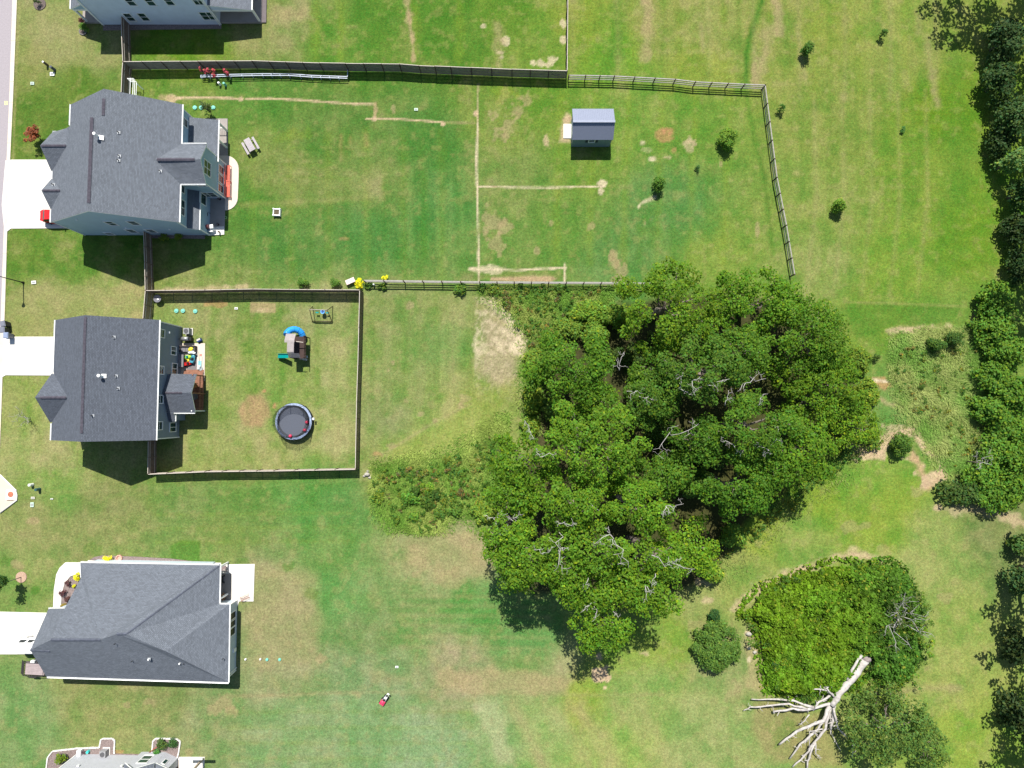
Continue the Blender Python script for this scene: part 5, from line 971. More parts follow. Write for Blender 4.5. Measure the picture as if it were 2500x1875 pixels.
# play tower
o = G3(716, 850); oo = (o.x, o.y, 0); t = thing('play_tower', 'wooden play tower with blue tube slide, green slide and ladder', 'play tower', oo)
PT = mat('tower_plank', (.31, .275, .27), .8, var=.15, scale=2); PB = mat('tower_brown', (.045, .026, .022), .8, var=.2)
def Pz(u, v, z): return G3(u, v, z)
x0, x1 = Pz(702.5, 850, 3.0).x, Pz(719, 850, 3.0).x
ys = [Pz(710, 814, 3.0).y, Pz(710, 830, 3.3).y, Pz(710, 860, 3.1).y, Pz(710, 873, 2.7).y]
zs = [2.75, 3.25, 3.25, 2.45]
rr = Vector((x0, ys[0], 0)); nplk = 18
k_y = np.linspace(ys[0], ys[3], nplk + 1)
for i in range(nplk):
    ya, yb = k_y[i], k_y[i + 1] + .015; za = np.interp(-ya, [-q for q in ys], zs); zb = np.interp(-yb, [-q for q in ys], zs)
    k = MB(oo); wx = .0; xa, xb = (x0 - .35, x1 + .05) if i < 7 else (x0, x1) if i < 15 else (x0, x1 + .6)
    k.face([(xa, ya, za), (xa, yb, zb), (xb, yb, zb), (xb, ya, za)], PT); k.face([(xa, ya, za - .04), (xb, ya, za - .04), (xb, yb, zb - .04), (xa, yb, zb - .04)], PT); k.face([(xa, yb, zb), (xa, yb, zb - .04), (xb, yb, zb - .04), (xb, yb, zb)], PB); k.build('roof_plank', t)
dk0, dk1 = x0 + .05, x0 + 1.8
k = MB(oo); k.prism([(dk0, ys[3]), (dk1, ys[3]), (dk1, ys[0] - .2), (dk0, ys[0] - .2)], 1.35, 1.42, PB); k.build('deck', t)
for x in (dk0, dk1):
    for y in (ys[0] - .25, ys[3] + .05): k = MB(oo); k.box((x, y, 1.2), (.1, .1, 2.4), PB); k.build('post', t)
for x in (dk0, dk1): k = MB(oo); [k.box((x, y, 1.8), (.03, .1, .75), PB) for y in np.arange(ys[3] + .3, ys[0] - .4, .2)]; k.build('rail_panel', t)
k = MB(oo); k.bar((x1, ys[1] - .1, 2.6), (x1 + .9, ys[1] - .2, 2.4), .08, .08, WOODL); k.build('cross_beam', t)
# tube slide: quarter turn behind the tower
c = Pz(718, 818, 1.6); pts = []
for i in range(13):
    a = math.radians(185 - i * 17); pts.append((c.x + .78 * math.cos(a), c.y + .78 * math.sin(a) - .0, 2.2 - 1.75 * i / 12))
k = MB(oo); k.tube(pts, .42, BLUE, 14); tb = k.build('tube_slide', t)
for i in range(1, 12, 2): k = MB(oo); k.tube([Vector(pts[i]).lerp(Vector(pts[i + 1]), .0), Vector(pts[i]).lerp(Vector(pts[i + 1]), .12)], .455, BLUE, 14); k.build('flange', tb)
a = Pz(679, 869, .25); b_ = Pz(704, 869, 1.3)
k = MB(oo); k.bar(a + Vector((0, 0, 0)), b_, .55, .04, TEAL); k.bar(a + Vector((0, .27, .1)), b_ + Vector((0, .27, .1)), .05, .16, TEAL); k.bar(a + Vector((0, -.27, .1)), b_ + Vector((0, -.27, .1)), .05, .16, TEAL); k.build('slide', t)
a = Pz(751, 875, .1); b_ = Pz(733, 871, 1.3); s_ = (b_ - a).normalized().cross(Vector((0, 0, 1))).normalized() * .36
for s2 in (s_, -s_): k = MB(oo); k.bar(a + s2, b_ + s2, .06, .09, PB); k.build('ladder_side', t)
for i in range(5): c = a.lerp(b_, (i + .5) / 5); k = MB(oo); k.bar(c - s_, c + s_, .12, .04, WHITE); k.build('ladder_step', t)
k = MB(oo); [k.tube([Pz(742, v, .1), Pz(744, v + 2, 1.5)], .03, SW, 6) for v in (835, 855)]; k.tube([Pz(744, 837, 1.5), Pz(744, 857, 1.5)], .03, SW, 6); k.build('climbing_bar', t)
# pink topped bench box by the dark fence
p = G3(855, 686, .5); t = thing('garden_bench', 'pale pink topped wooden bench next to the yellow flowers', 'bench', (p.x, p.y, 0), .42)
PK = mat('pale_pink_top', (.68, .55, .52), .6); [MB().box((0, -.22 + i * .22, .5), (1.25, .2, .05), PK).build('seat_board', t) for i in range(3)]
[MB().box((sx * .52, sy * .25, .24), (.08, .08, .48), WOOD).build('leg', t) for sx in (-1, 1) for sy in (-1, 1)]; MB().box((0, -.3, .35), (1.1, .04, .12), WOOD).build('apron', t)
cap('garden_light', 'small white ornament behind the rail fence by the yellow flowers', 914, 696, .12, .5, WHITE, 'ornament')
# satellite dish like grey bowl at the corner of the board fence
p = G3(384, 729, .7); t = thing('satellite_dish', 'dark round dish standing inside the corner of the fenced garden', 'dish', (p.x, p.y, 0))
k = MB(); k.cyl((0, 0, .55), .28, .18, mat('dish_grey', (.16, .16, .18), .4), 20, .52); k.build('dish', t); k = MB(); k.cyl((0, 0, 0), .05, .6, BLACK, 8); k.build('post', t); k = MB(); k.box((.15, -.12, .78), (.22, .2, .1), WHITE); k.build('receiver', t)
# --- things on the grey house's patio
def ac(label, u, v): 
    p = G3(u, v); t = thing('air_conditioner', label, 'air conditioner', (p.x, p.y, 0)); m_ = mat('ac_grey', (.28, .28, .29), .5); MB().box((0, 0, .06), (.95, .95, .12), CONC).build('pad', t); MB().box((0, 0, .5), (.78, .78, .76), m_).build('cabinet', t); MB().cyl((0, 0, .88), .3, .04, mat('ac_dark', (.08, .08, .085), .5), 18).build('fan_grille', t)
ac('grey air conditioner at the rear corner of the grey house', 463, 810); ac('grey heat pump in the black bed behind the bottom house', 261, 1833)
p = G3(462, 829); t = thing('patio_grill', 'black and silver grill between the air conditioner and the patio sofa', 'grill', (p.x, p.y, 0), 0)
k = MB(); k.box((0, 0, .45), (1.2, .5, .8), BLACK); k.build('cabinet', t); k = MB(); k.tube([(-.42, 0, .9), (.42, 0, .9)], .27, mat('brushed_steel', (.4, .4, .4), .35, metal=.6), 12); k.build('hood', t); MB().box((.6, 0, .86), (.28, .45, .04), BLACK).build('side_shelf', t); MB().box((-.6, 0, .86), (.28, .45, .04), BLACK).build('side_shelf', t)
p = G3(489, 831); t = thing('cool_box', 'navy cool box with a cream lid on the corner of the patio', 'cool box', (p.x, p.y, 0), .5); MB().box((0, 0, .22), (.55, .4, .44), mat('navy_box', (.02, .05, .2), .4)).build('body', t); MB().box((0, .05, .46), (.5, .2, .05), mat('cream', (.6, .56, .45), .7)).build('lid', t)
SO = mat('wicker', (.055, .045, .045), .8, var=.3, scale=12); CU = mat('grey_cushion', (.16, .155, .165), .9)
p = G3(464, 853); t = thing('patio_sofa', 'long dark wicker sofa along the top of the patio', 'sofa', (p.x, p.y, .06))
MB().box((0, 0, .22), (2.05, .8, .36), SO).build('base', t); MB().box((0, .36, .5), (2.05, .12, .5), SO).build('backrest', t); [MB().box((s_ * .97, 0, .42), (.12, .8, .45), SO).build('armrest', t) for s_ in (-1, 1)]
for i in range(3): MB().box((-.58 + i * .58, -.04, .46), (.55, .66, .12), CU if i < 2 else CU).build('seat_cushion', t)
t2 = thing('yellow_cushion', 'bright yellow cushion thrown on the wicker sofa', 'cushion', (p.x + .45, p.y - .05, .62), .5); MB().ball((0, 0, .07), .33, YEL, 12, 6, (1.1, .8, .35)).build('cushion', t2)
t2 = thing('white_blanket', 'crumpled white blanket on the front of the wicker sofa', 'blanket', (p.x + .5, p.y - .5, .56)); k = MB()
[k.ball((dx, dy, .05), r_, WHITE, 10, 5, (1.3, .8, .4)) for dx, dy, r_ in ((-.2, 0, .2), (.1, .05, .26), (.35, -.03, .2))]; k.build('blanket', t2)
p = G3(449, 882); t = thing('storage_bench', 'grey storage box against the wall of the grey house', 'storage box', (p.x, p.y, .06)); MB().box((0, 0, .35), (.72, 1.6, .7), SO).build('body', t); MB().box((0, 0, .73), (.78, 1.66, .08), CU).build('lid', t)
slab('patio_rug', [(458, 867), (482, 867), (481, 903), (457, 903)], .06, .068, mat('grey_rug', (.17, .15, .155), .95, var=.1, scale=8))
def toycar(label, u, v, m_, m2, rz, s=1.0):
    p = G3(u, v); t = thing('ride_on_toy', label, 'toy car', (p.x, p.y, .07), rz, 'ride-on toys on the patio'); t.scale = (s, s, s)
    k = MB(); k.box((0, 0, .22), (.9, .42, .18), m_); k.box((-.3, 0, .38), (.2, .4, .22), m_); k.ball((.35, 0, .26), .2, m_, 10, 6, (1.2, 1, .6)); k.build('body', t); k = MB(); k.box((.02, 0, .34), (.3, .3, .08), m2); k.build('seat', t); k = MB(); k.bar((.22, 0, .3), (.14, 0, .52), .03, .03, BLACK); k.box((.13, 0, .53), (.05, .26, .04), BLACK); k.build('steering_wheel', t)
    for x in (-.28, .3):
        for s_ in (-1, 1): w_ = MB(); w_.tube([(x, s_ * .2, .12), (x, s_ * .27, .12)], .12, BLACK, 10); w_.build('wheel', t)
toycar('lime green ride-on toy on the grey rug', 460, 872, LIME, TEAL, .1); toycar('yellow ride-on toy between the lime and red ones', 458, 880, YEL, BLACK, 0, .7); toycar('red ride-on toy at the bottom of the grey rug', 462, 888, RED, BLACK, .3); toycar('teal ride-on toy on the right of the grey rug', 474, 878, mat('teal_blue', (.05, .25, .33), .4), BLACK, 1.4, 1.15)
p = G3(491, 900); t = thing('floor_umbrella', 'thin folded stand lying over the pale patio with a grey base', 'parasol stand', (p.x, p.y, .06)); MB().cyl((0, 0, 0), .28, .1, mat('base_grey', (.3, .33, .34), .5), 14).build('base', t); k = MB(); k.tube([(0, 0, .1), (.1, .6, .5), (.12, 2.2, .9)], .025, BLACK, 6); k.build('pole', t); k = MB(); k.ball((-.25, -.1, .12), .14, mat('base_grey', (.3, .33, .34), .5), 8, 5, (1.3, .7, .6)); k.build('weight', t)
k = MB(); k.box((0, 0, .01), (.3, .3, .02), mat('faded_red', (.55, .2, .16), .7)); tag(k.build('floor_tile', loc=(G3(491, 867).x, G3(491, 867).y, .062)), 'small faded red square mat on the pale patio', 'mat')
k = MB(); k.box((0, 0, .03), (.45, 1.3, .06), mat('pool_blue', (.25, .62, .68), .4)); k.box((0, -.2, .07), (.3, .5, .04), WHITE); tag(k.build('foam_board', loc=(G3(488, 893).x, G3(488, 893).y, .062)), 'pale blue foam board lying on the patio', 'board')
# under the porch roof of the grey house
t = thing('deck_table', 'round dark table on the brown deck', 'table', (-41.9, 2.0, .445)); MB().cyl((0, 0, .7), .45, .04, mat('table_grey', (.12, .12, .13), .5), 18).build('table_top', t); MB().cyl((0, 0, 0), .05, .7, BLACK, 8).build('pedestal', t)
chair('brown wooden chair on the sunlit end of the deck', 485, 942, -1.2, mat('orange_wood', (.45, .22, .08), .6), .445)
# --- things behind house 3
t = thing('patio_recliner', 'grey folding chair with white towel beside the covered patio', 'chair', (G3(548, 1386).x, G3(548, 1386).y, .05), .2); MB().box((0, 0, .35), (.9, .55, .07), mat('brown_grey', (.20, .15, .15), .8)).build('seat', t); MB().box((.35, -.3, .5), (.5, .5, .07), mat('taupe', (.38, .33, .30), .8), rx=.4).build('footrest', t); MB().box((-.4, .1, .7), (.5, .5, .06), WHITE, ry=.9).build('backrest', t); [MB().bar((sx * .3, sy * .25, 0), (-sx * .3, sy * .25, .36), .03, .03, BLACK).build('leg', t) for sx in (-1, 1) for sy in (-1, 1)]
t = thing('green_grill', 'green topped wheeled cart in the shade of the covered patio', 'cart', (G3(543, 1413).x, G3(543, 1413).y, .06), 1.57); MB().box((0, 0, .55), (.8, .5, .3), BLACK).build('body', t); MB().box((0, 0, .72), (.5, .4, .06), mat('sage', (.22, .36, .14), .6)).build('lid', t); [MB().tube([(sx * .42, sy * .26, .14), (sx * .42, sy * .34, .14)], .14, BLACK, 10).build('wheel', t) for sx in (-1, 1) for sy in (-1, 1)]; MB().box((0, 0, .25), (.7, .4, .3), BLACK).build('frame', t)
t = thing('rocking_chair', 'orange wooden rocking chair in the shaded corner of the covered patio', 'chair', (G3(549, 1455).x, G3(549, 1455).y, .06), -.5)
OW = mat('orange_wood', (.45, .22, .08), .6); [MB().box((0, -.22 + i * .11, .42), (.5, .09, .03), OW).build('seat_slat', t) for i in range(5)]; [MB().bar((-.25, -.22 + i * .11, .44), (-.45, -.22 + i * .11, 1.05), .07, .02, OW).build('back_slat', t) for i in range(5)]; [MB().tube([(-.5, s_ * .28, .12), (0, s_ * .28, .03), (.45, s_ * .28, .12)], .03, OW, 6).build('rocker', t) for s_ in (-1, 1)]; [MB().box((.02, s_ * .29, .62), (.5, .07, .03), OW).build('armrest', t) for s_ in (-1, 1)]; [MB().box((sx * .22, s_ * .27, .24), (.04, .04, .4), OW).build('leg', t) for sx in (-1, 1) for s_ in (-1, 1)]
t = thing('wire_bench', 'rusty slatted metal bench on the corner of the bright patio', 'bench', (G3(600, 1457).x, G3(600, 1457).y, .05), .42)
RS = mat('rusty_steel', (.36, .17, .11), .7); [MB().box((-.55 + i * .1, 0, .42), (.03, .5, .02), RS).build('seat_slat', t) for i in range(12)]; [MB().bar((-.6, y, z), (.6, y, z), .03, .03, RS).build('frame_bar', t) for y, z in ((-.25, .42), (.25, .42), (.3, .85))]; [MB().bar((-.5 + i * .14, .26, .42), (-.5 + i * .14, .3, .85), .02, .02, RS).build('back_bar', t) for i in range(8)]; [MB().box((sx * .55, sy * .24, .2), (.04, .04, .4), RS).build('leg', t) for sx in (-1, 1) for sy in (-1, 1)]
t = thing('clay_ring', 'round pink clay ring in the gravel strip above the single storey house', 'fire ring', tuple(G3(292, 1362)))
PKC = mat('pink_clay', (.55, .32, .25), .85)
for i in range(10): a = 2 * math.pi * i / 10; MB().box((.36 * math.cos(a), .36 * math.sin(a), .1), (.13, .2, .2), PKC, rz=a).build('block', t)
MB().cyl((0, 0, 0), .3, .05, PKC, 14).build('centre', t)
p = G3(363, 1832); t = thing('orange_hose_reel', 'long rusty red pole leaning across the bed edge of the bottom house', 'pole', (p.x, p.y, 0)); k = MB(); a = G3(362, 1839, .15) - p; b_ = G3(385, 1822, .5) - p; k.tube([(a.x, a.y, .1), (b_.x, b_.y, .6)], .06, mat('rust_red', (.30, .07, .03), .6), 8); k.build('pole', t); MB().cyl((b_.x, b_.y, 0), .08, .6, BLACK, 8).build('stake', t)
p = G3(206, 1833); t = thing('garden_cart', 'white trolley with a coiled hose and teal bucket at the bottom house wall', 'trolley', (p.x, p.y, .04)); MB().box((-.35, 0, .3), (.5, .7, .5), WHITE).build('body', t); k = MB(); k.tube([(.15 + .17 * math.cos(a), .17 * math.sin(a), .35) for a in np.linspace(0, 6.3, 12)], .06, mat('dark_maroon', (.06, .03, .04), .4), 7); k.build('coil', t); MB().cyl((.62, 0, 0), .18, .35, mat('teal_bucket', (.05, .5, .45), .4), 14).build('bucket', t)
# ------------------------------------------------------------------ vegetation
def quadmesh(name, C_, A_, B_, col, m, parent=None, loc=None, pointed=False):
    "leaf sized faces: centres C_, half axes A_ and B_, one colour each"
    n = len(C_)
    if pointed: V = np.stack([C_ - A_, C_ + B_ * .8, C_ + A_, C_ - B_ * .8], 1)
    else: V = np.stack([C_ - A_ - B_ * .6, C_ + A_ * .8 - B_, C_ + A_ + B_ * .5, C_ - A_ * .5 + B_], 1)
    if loc is not None: V = V - np.array(loc)
    me = bpy.data.meshes.new(name); me.vertices.add(4 * n); me.vertices.foreach_set('co', V.astype(np.float32).ravel())
    me.loops.add(4 * n); me.loops.foreach_set('vertex_index', np.arange(4 * n, dtype=np.int32)); me.polygons.add(n)
    me.polygons.foreach_set('loop_start', (np.arange(n) * 4).astype(np.int32)); me.polygons.foreach_set('loop_total', np.full(n, 4, np.int32)); me.update(calc_edges=True)
    a = me.attributes.new('leafcol', 'FLOAT_COLOR', 'FACE'); a.data.foreach_set('color', np.concatenate([np.clip(col, .002, .9), np.ones((n, 1))], 1).astype(np.float32).ravel())
    me.materials.append(m); o = bpy.data.objects.new(name, me); C.objects.link(o)
    if parent is not None: o.parent = parent
    return o
def unit(n, r): v = r.normal(size=(n, 3)); return v / np.linalg.norm(v, axis=1)[:, None]
def leafcloud(lobes, size, cover, base, r, var=.28, hue=.18, up=.62, shell=.5, young=0.07):
    "lobes: rows x y z r; leaves lie on and in the outer shell of each lobe"
    Cs, Ns, T = [], [], []
    for (x, y, z, lr, *rest) in lobes:
        n = int(4.3 * lr * lr * cover / (size * size * 1.1)) + 6; d = unit(n, r); d[:, 2] = np.where(d[:, 2] < -.25, -d[:, 2], d[:, 2])
        bump_ = 1 + .22 * np.sin(d[:, 0] * 5 + x * 3) * np.sin(d[:, 1] * 5 + y * 3) + .12 * np.sin(d[:, 2] * 9 + x)
        rad = lr * (1 - shell * r.random(n) ** 2.2) * bump_
        P_ = np.array([x, y, z]) + d * rad[:, None] * np.array([1, 1, .78]); Cs.append(P_); Ns.append(d); t = np.full(n, 1 + (r.random() - .5) * var); T.append(t)
    Cs = np.concatenate(Cs); Ns = np.concatenate(Ns); T = np.concatenate(T); n = len(Cs)
    N_ = Ns * .5 + np.array([0, 0, up]) + unit(n, r) * .5; N_ /= np.linalg.norm(N_, axis=1)[:, None]
    A = np.cross(N_, unit(n, r)); A /= np.linalg.norm(A, axis=1)[:, None] + 1e-9; B = np.cross(N_, A)
    s = size * .5 * (.6 + .8 * r.random(n)); A = A * s[:, None]; B = B * (s * (.55 + .35 * r.random(n)))[:, None]
    t = T * (1 + (r.random(n) - .5) * var * 2.1); h = (r.random(n) - .5) * hue * 2
    col = np.array(base)[None] * t[:, None]; col[:, 0] *= 1 + h * 1.5; col[:, 2] *= 1 - h
    yg = r.random(n) < young; col[yg] *= np.array([1.7, 1.35, .9])
    return Cs, A, B, col
G_OAK = (.075, .145, .028); G_OAK2 = (.095, .165, .026); G_DARK = (.05, .115, .022); G_MID = (.058, .118, .024); G_BLUE = (.05, .115, .035)
def limb(k, a, b_, r0, r1, r, m, wig=.12, n=5, seg=6):
    a = Vector(a); b_ = Vector(b_); L = (b_ - a).length; pts = []; rad = []
    for i in range(n + 1):
        f = i / n; p = a.lerp(b_, f) + Vector((r.normal(), r.normal(), r.normal() * .5)) * L * wig * math.sin(math.pi * f) * .5
        p.z += math.sin(math.pi * f) * L * .05; pts.append(p); rad.append(r0 * (1 - f) + r1 * f)
    k.tube(pts, rad, m, seg); return pts
def dead(t, o, p0, dirs, r, name='dead_branch', m=None, th=.07):
    k = MB(o); m = m or TWIGW
    for (du, dv, L) in dirs:
        e = Vector(p0) + Vector((du, dv, .25)).normalized() * L; pts = limb(k, p0, e, th, th * .4, r, m, .22, 5, 5)
        for j in (2, 3, 4):
            q = pts[j] + Vector((r.normal(), r.normal(), .3 * r.normal())).normalized() * L * .38; k2 = limb(k, pts[j], q, th * .45, .015, r, m, .4, 4, 4)
            q2 = k2[2] + Vector((r.normal(), r.normal(), .2)).normalized() * L * .2; limb(k, k2[2], q2, th * .25, .01, r, m, .4, 3, 4)
    return k.build(name, t)
def tree(name, label, u, v, ru, rv, zt, zb=2.2, col=G_OAK, lobe=(1.3, 2.1), size=.30, cover=1.9, seed=1, group=None, cat='tree', trunk=.35, gap=.12, deads=(), world=None, fill=True, hue=.18, lim=7, cut=None):
    r = np.random.default_rng(seed); zm = zb + .62 * (zt - zb)
    if world: cx, cy, rx, ry = world
    else: cx, cy, _ = W(u, v, zm); rx = ru * (CH - zm) / CF; ry = rv * (CH - zm) / CF
    o = (cx, cy, 0); t = thing(name, label, cat, o, 0, group); Lb = []
    Rm = (rx + ry) / 2; lr0 = min(lobe[1], Rm * .55); lr1 = min(lobe[0], Rm * .4); n = max(4, int((rx * ry) / (((lr0 + lr1) / 2) ** 2) * 1.55))
    for i in range(n):
        f = math.sqrt((i + .5) / n); a = i * 2.39996 + r.normal() * .35; lr = r.uniform(lr1, lr0) * (1.05 - .25 * f)
        px_, py_ = f * (rx - lr * .55) * math.cos(a), f * (ry - lr * .55) * math.sin(a)
        if r.random() < gap and f > .15: continue
        z = zb + lr * .6 + (zt - lr * .8 - zb - lr * .6) * max(.05, math.sqrt(max(0, 1 - (f * .93) ** 2))) * r.uniform(.82, 1.04); Lb.append((cx + px_, cy + py_, z, lr))
        if fill and f > .35 and z - zb > 2.5: Lb.append((cx + px_ * .97, cy + py_ * .97, z - lr * 1.5, lr * .8))
        if r.random() < .4: s_ = lr * .55; aa = r.random() * 6.28; Lb.append((cx + px_ + lr * math.cos(aa) * .9, cy + py_ + lr * math.sin(aa) * .9, z + .1, s_))
    if cut: Lb = [l_ for l_ in Lb if not cut(l_)]
    X = leafcloud(Lb, size, cover, col, r, hue=hue); quadmesh('crown', *X, LEAF, t, o)
    k = MB(o); top = (cx + r.normal() * .3, cy + r.normal() * .3, zb + (zt - zb) * .45); limb(k, (cx, cy, -.1), top, trunk * 1.25, trunk * .6, r, BARK, .04, 5, 9); k.build('trunk', t)
    for i in range(min(lim, len(Lb))):
        q = Lb[int(i * len(Lb) / lim)]; k = MB(o); limb(k, (top[0], top[1], top[2] * r.uniform(.55, .95)), (q[0], q[1], q[2] - .2), trunk * .42, .05, r, BARK, .18); k.build('limb', t)
    for (du, dv, zz_, dirs) in deads: p = W(du, dv, zz_ - .25); dead(t, o, p, dirs, r, th=.042)
    return t
TG = 'broadleaf trees of the central wood'
WOODT = [
 ('broad tree at the upper left of the wood, closest to the shed field', 1635, 745, 145, 125, 12.0, 3.0, (.088,.145,.024), 21, ()),
 ('bushy tree at the top of the wood where the slanting rail fence ends', 1850, 735, 135, 100, 10.0, 1.5, (.082,.150,.026), 22, ()),
 ('dense tree bulging from the upper right edge of the wood', 1970, 830, 120, 125, 10.5, 2.0, (.070,.128,.024), 23, ()),
 ('round tree on the right hand edge of the wood facing the rough grass', 2010, 950, 115, 110, 9.0, 1.2, (.082,.140,.024), 24, ()),
 ('low yellowish tree at the far right tip of the wood', 2078, 1035, 78, 78, 5.5, 0.5, (.105,.165,.026), 25, ()),
 ('wide crown left of the dark gap in the wood, above the silt fan', 1395, 900, 120, 112, 11.5, 2.2, (.068,.128,.026), 26, ((1512,905,10.2,((.2,.9,2.2),(-.3,.8,1.4))),(1530,955,10.5,((.9,-.1,2.0),)),(1555,965,10.8,((1,-.25,2.4),)))),
 ('tall grey green crown with pale dead twigs right of the dark gap', 1720, 905, 130, 105, 14.5, 4.0, (.062,.112,.032), 27, ((1690,930,13.6,((.1,-.9,1.7),(.5,.3,1.0))),(1725,940,13.9,((.9,.25,2.5),)),(1820,935,13.2,((.9,.2,2.2),(-.5,-.6,1.2))))),
 ('crown in the very middle of the wood between two dark openings', 1590, 985, 75, 62, 12.0, 4.0, (.058,.108,.028), 28, ((1660,950,11.8,((.1,.9,2.0),(.8,-.5,1.3))),(1655,1060,11,((-.9,-.5,3.6),(.9,.5,2.6))))),
 ('crown with a forked white dead limb on the right of the wood', 1850, 1045, 125, 90, 15.0, 4.5, (.064,.120,.026), 29, ((1880,1100,13.0,((-.9,.5,2.0),(.3,1,2.6),(-.5,-.1,1.3))),(1770,990,13,((.1,.8,1.8),)),(1850,990,12.6,((.4,.9,1.5),)))),
 ('leafy crown at the right of the wood above its long shadow', 1960, 1110, 108, 85, 11.5, 3.5, (.078,.138,.024), 30, ()),
 ('crown over the shadowed lower right side of the wood', 1800, 1190, 95, 88, 13.5, 4.5, (.058,.115,.024), 31, ((1790,1085,11.5,((-.7,.2,1.8),(.4,-.9,1.6))),)),
 ('big rounded oak crown left of the centre of the wood', 1440, 1085, 150, 118, 17.0, 7.3, (.088,.152,.028), 32, ((1292,1045,15.2,((.35,-.9,1.4),(-.3,.5,1.0))),(1318,1115,15.0,((.9,.1,1.7),(-.3,.6,1.1))))),
 ('oak crown on the left margin of the wood above the weedy hollow', 1275, 1135, 85, 85, 13.7, 5.8, (.084,.145,.026), 33, ()),
 ('oak crown low on the left margin with white dead twigs in its shade', 1255, 1215, 78, 66, 13.2, 5.3, (.080,.142,.026), 34, ((1205,1265,11.5,((.8,.3,1.8),(-.7,.2,1.0),(.3,-.6,1.1))),(1255,1275,12.0,((.4,.9,1.5),(-.6,.5,1.2))),(1235,1300,11.5,((-.9,-.4,1.6),(.5,.6,1.0))))),
 ('oak crown with a bright bare limb in the middle of the lower wood', 1400, 1235, 105, 80, 16.7, 7.3, (.090,.155,.027), 35, ((1372,1278,16.2,((.95,.05,1.6),(-.4,.2,.8))),(1365,1300,15.5,((.05,-1,2.3),)),(1440,1230,15.5,((.7,-.5,1.2),)))),
 ('oak crown in front of the brown stump patch of the wood', 1560, 1245, 100, 72, 15.7, 6.8, (.086,.150,.026), 36, ((1625,1235,15.0,((.9,.15,1.9),(-.3,-.9,1.4),(.4,-.8,1.0))),)),
 ('spreading oak crown over the big shadow at the lower left of the wood', 1285, 1365, 112, 88, 15.7, 7.8, (.088,.152,.028), 37, ((1335,1350,14.5,((-.8,.3,1.5),(.4,.4,1.0))),)),
 ('oak crown with thick white dead limbs, lower centre of the wood', 1450, 1345, 120, 80, 17.2, 7.8, (.088,.152,.028), 38, ((1490,1305,17.0,((.3,-.6,1.6),(-.6,-.3,1.8),(-.2,.7,1.0))),(1500,1320,17.0,((.45,-.9,3.0),)),(1368,1340,15.8,((.05,-.9,2.6),(.7,.2,.9))))),
 ('yellow green oak crown at the lower right end of the wood', 1680, 1345, 92, 75, 9.5, 1.5, (.105,.175,.028), 39, ()),
 ('oak crown crossed by a long white limb in the lower wood', 1590, 1375, 95, 66, 15.7, 7.3, (.088,.152,.027), 40, ((1592,1355,15.6,((.9,-.45,2.3),)),(1640,1375,15.4,((1,-.2,2.4),(.5,.4,1.2))),(1600,1400,15.0,((-.3,-.9,1.5),)))),
 ('lobed oak crown reaching out over the grass at the lower right', 1600, 1452, 96, 58, 14.2, 8.3, (.092,.158,.028), 41, ((1575,1430,14.0,((.1,-1,1.6),(.7,-.5,1.2))),)),
 ('small rounded oak lobes above the bare sand patch', 1440, 1455, 92, 62, 14.7, 8.3, (.086,.148,.026), 42, ((1437,1410,14.4,((-.3,-.9,1.5),)),(1452,1470,14.0,((.05,-1,1.7),(-.8,-.5,1.6))))),
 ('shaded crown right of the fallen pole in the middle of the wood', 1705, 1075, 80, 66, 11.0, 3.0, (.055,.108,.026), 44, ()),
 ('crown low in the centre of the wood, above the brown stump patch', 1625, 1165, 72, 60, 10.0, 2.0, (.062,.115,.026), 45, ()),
 ('crown between the top bushy tree and the twiggy grey green one', 1800, 860, 95, 85, 12.0, 3.0, (.064,.118,.026), 46, ()),
 ('crown between the big rounded oak and the stump patch', 1520, 1165, 62, 58, 12.5, 4.0, (.080,.14,.026), 47, ()),
 ('crown on the lower right slope of the wood beside its long shadow', 1870, 1140, 80, 80, 12.5, 4.0, (.066,.125,.024), 48, ()),
 ('oak crown at the lower left corner of the wood over the split shadow', 1238, 1312, 72, 72, 14.5, 7.0, (.088,.152,.027), 49, ()),
 ('oak crown between the white dead limbs and the southern tip', 1385, 1405, 92, 58, 15.0, 7.5, (.086,.150,.027), 50, ()),
 ('oak crown joining the southern tip to the lobe over the grass', 1530, 1425, 82, 52, 15.0, 7.5, (.090,.155,.028), 51, ()),
 ('lower tree closing the right side of the upper gap in the wood', 1605, 905, 74, 62, 8.5, 2.0, (.060,.110,.024), 52, ()),
 ('low tree filling the hollow between the left oak and the silt side crown', 1460, 985, 70, 50, 9.5, 2.5, (.066,.120,.024), 53, ()),
 ('southernmost oak crown standing over the bare sand patch', 1470, 1540, 84, 62, 13.7, 7.8, (.092,.160,.028), 43, ((1495,1490,13.0,((.6,-.7,1.0),)),)),
]
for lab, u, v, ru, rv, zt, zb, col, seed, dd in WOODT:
    tree('broadleaf_tree', lab, u, v, ru, rv, zt, zb, (col[0] * 1.26, col[1] * 1.46, col[2] * .58), seed=seed, group=TG, deads=dd, size=.23, cover=1.6, lobe=(.75, 1.7), trunk=.3 + zt * .012, gap=.05 if zt > 11 else .02)
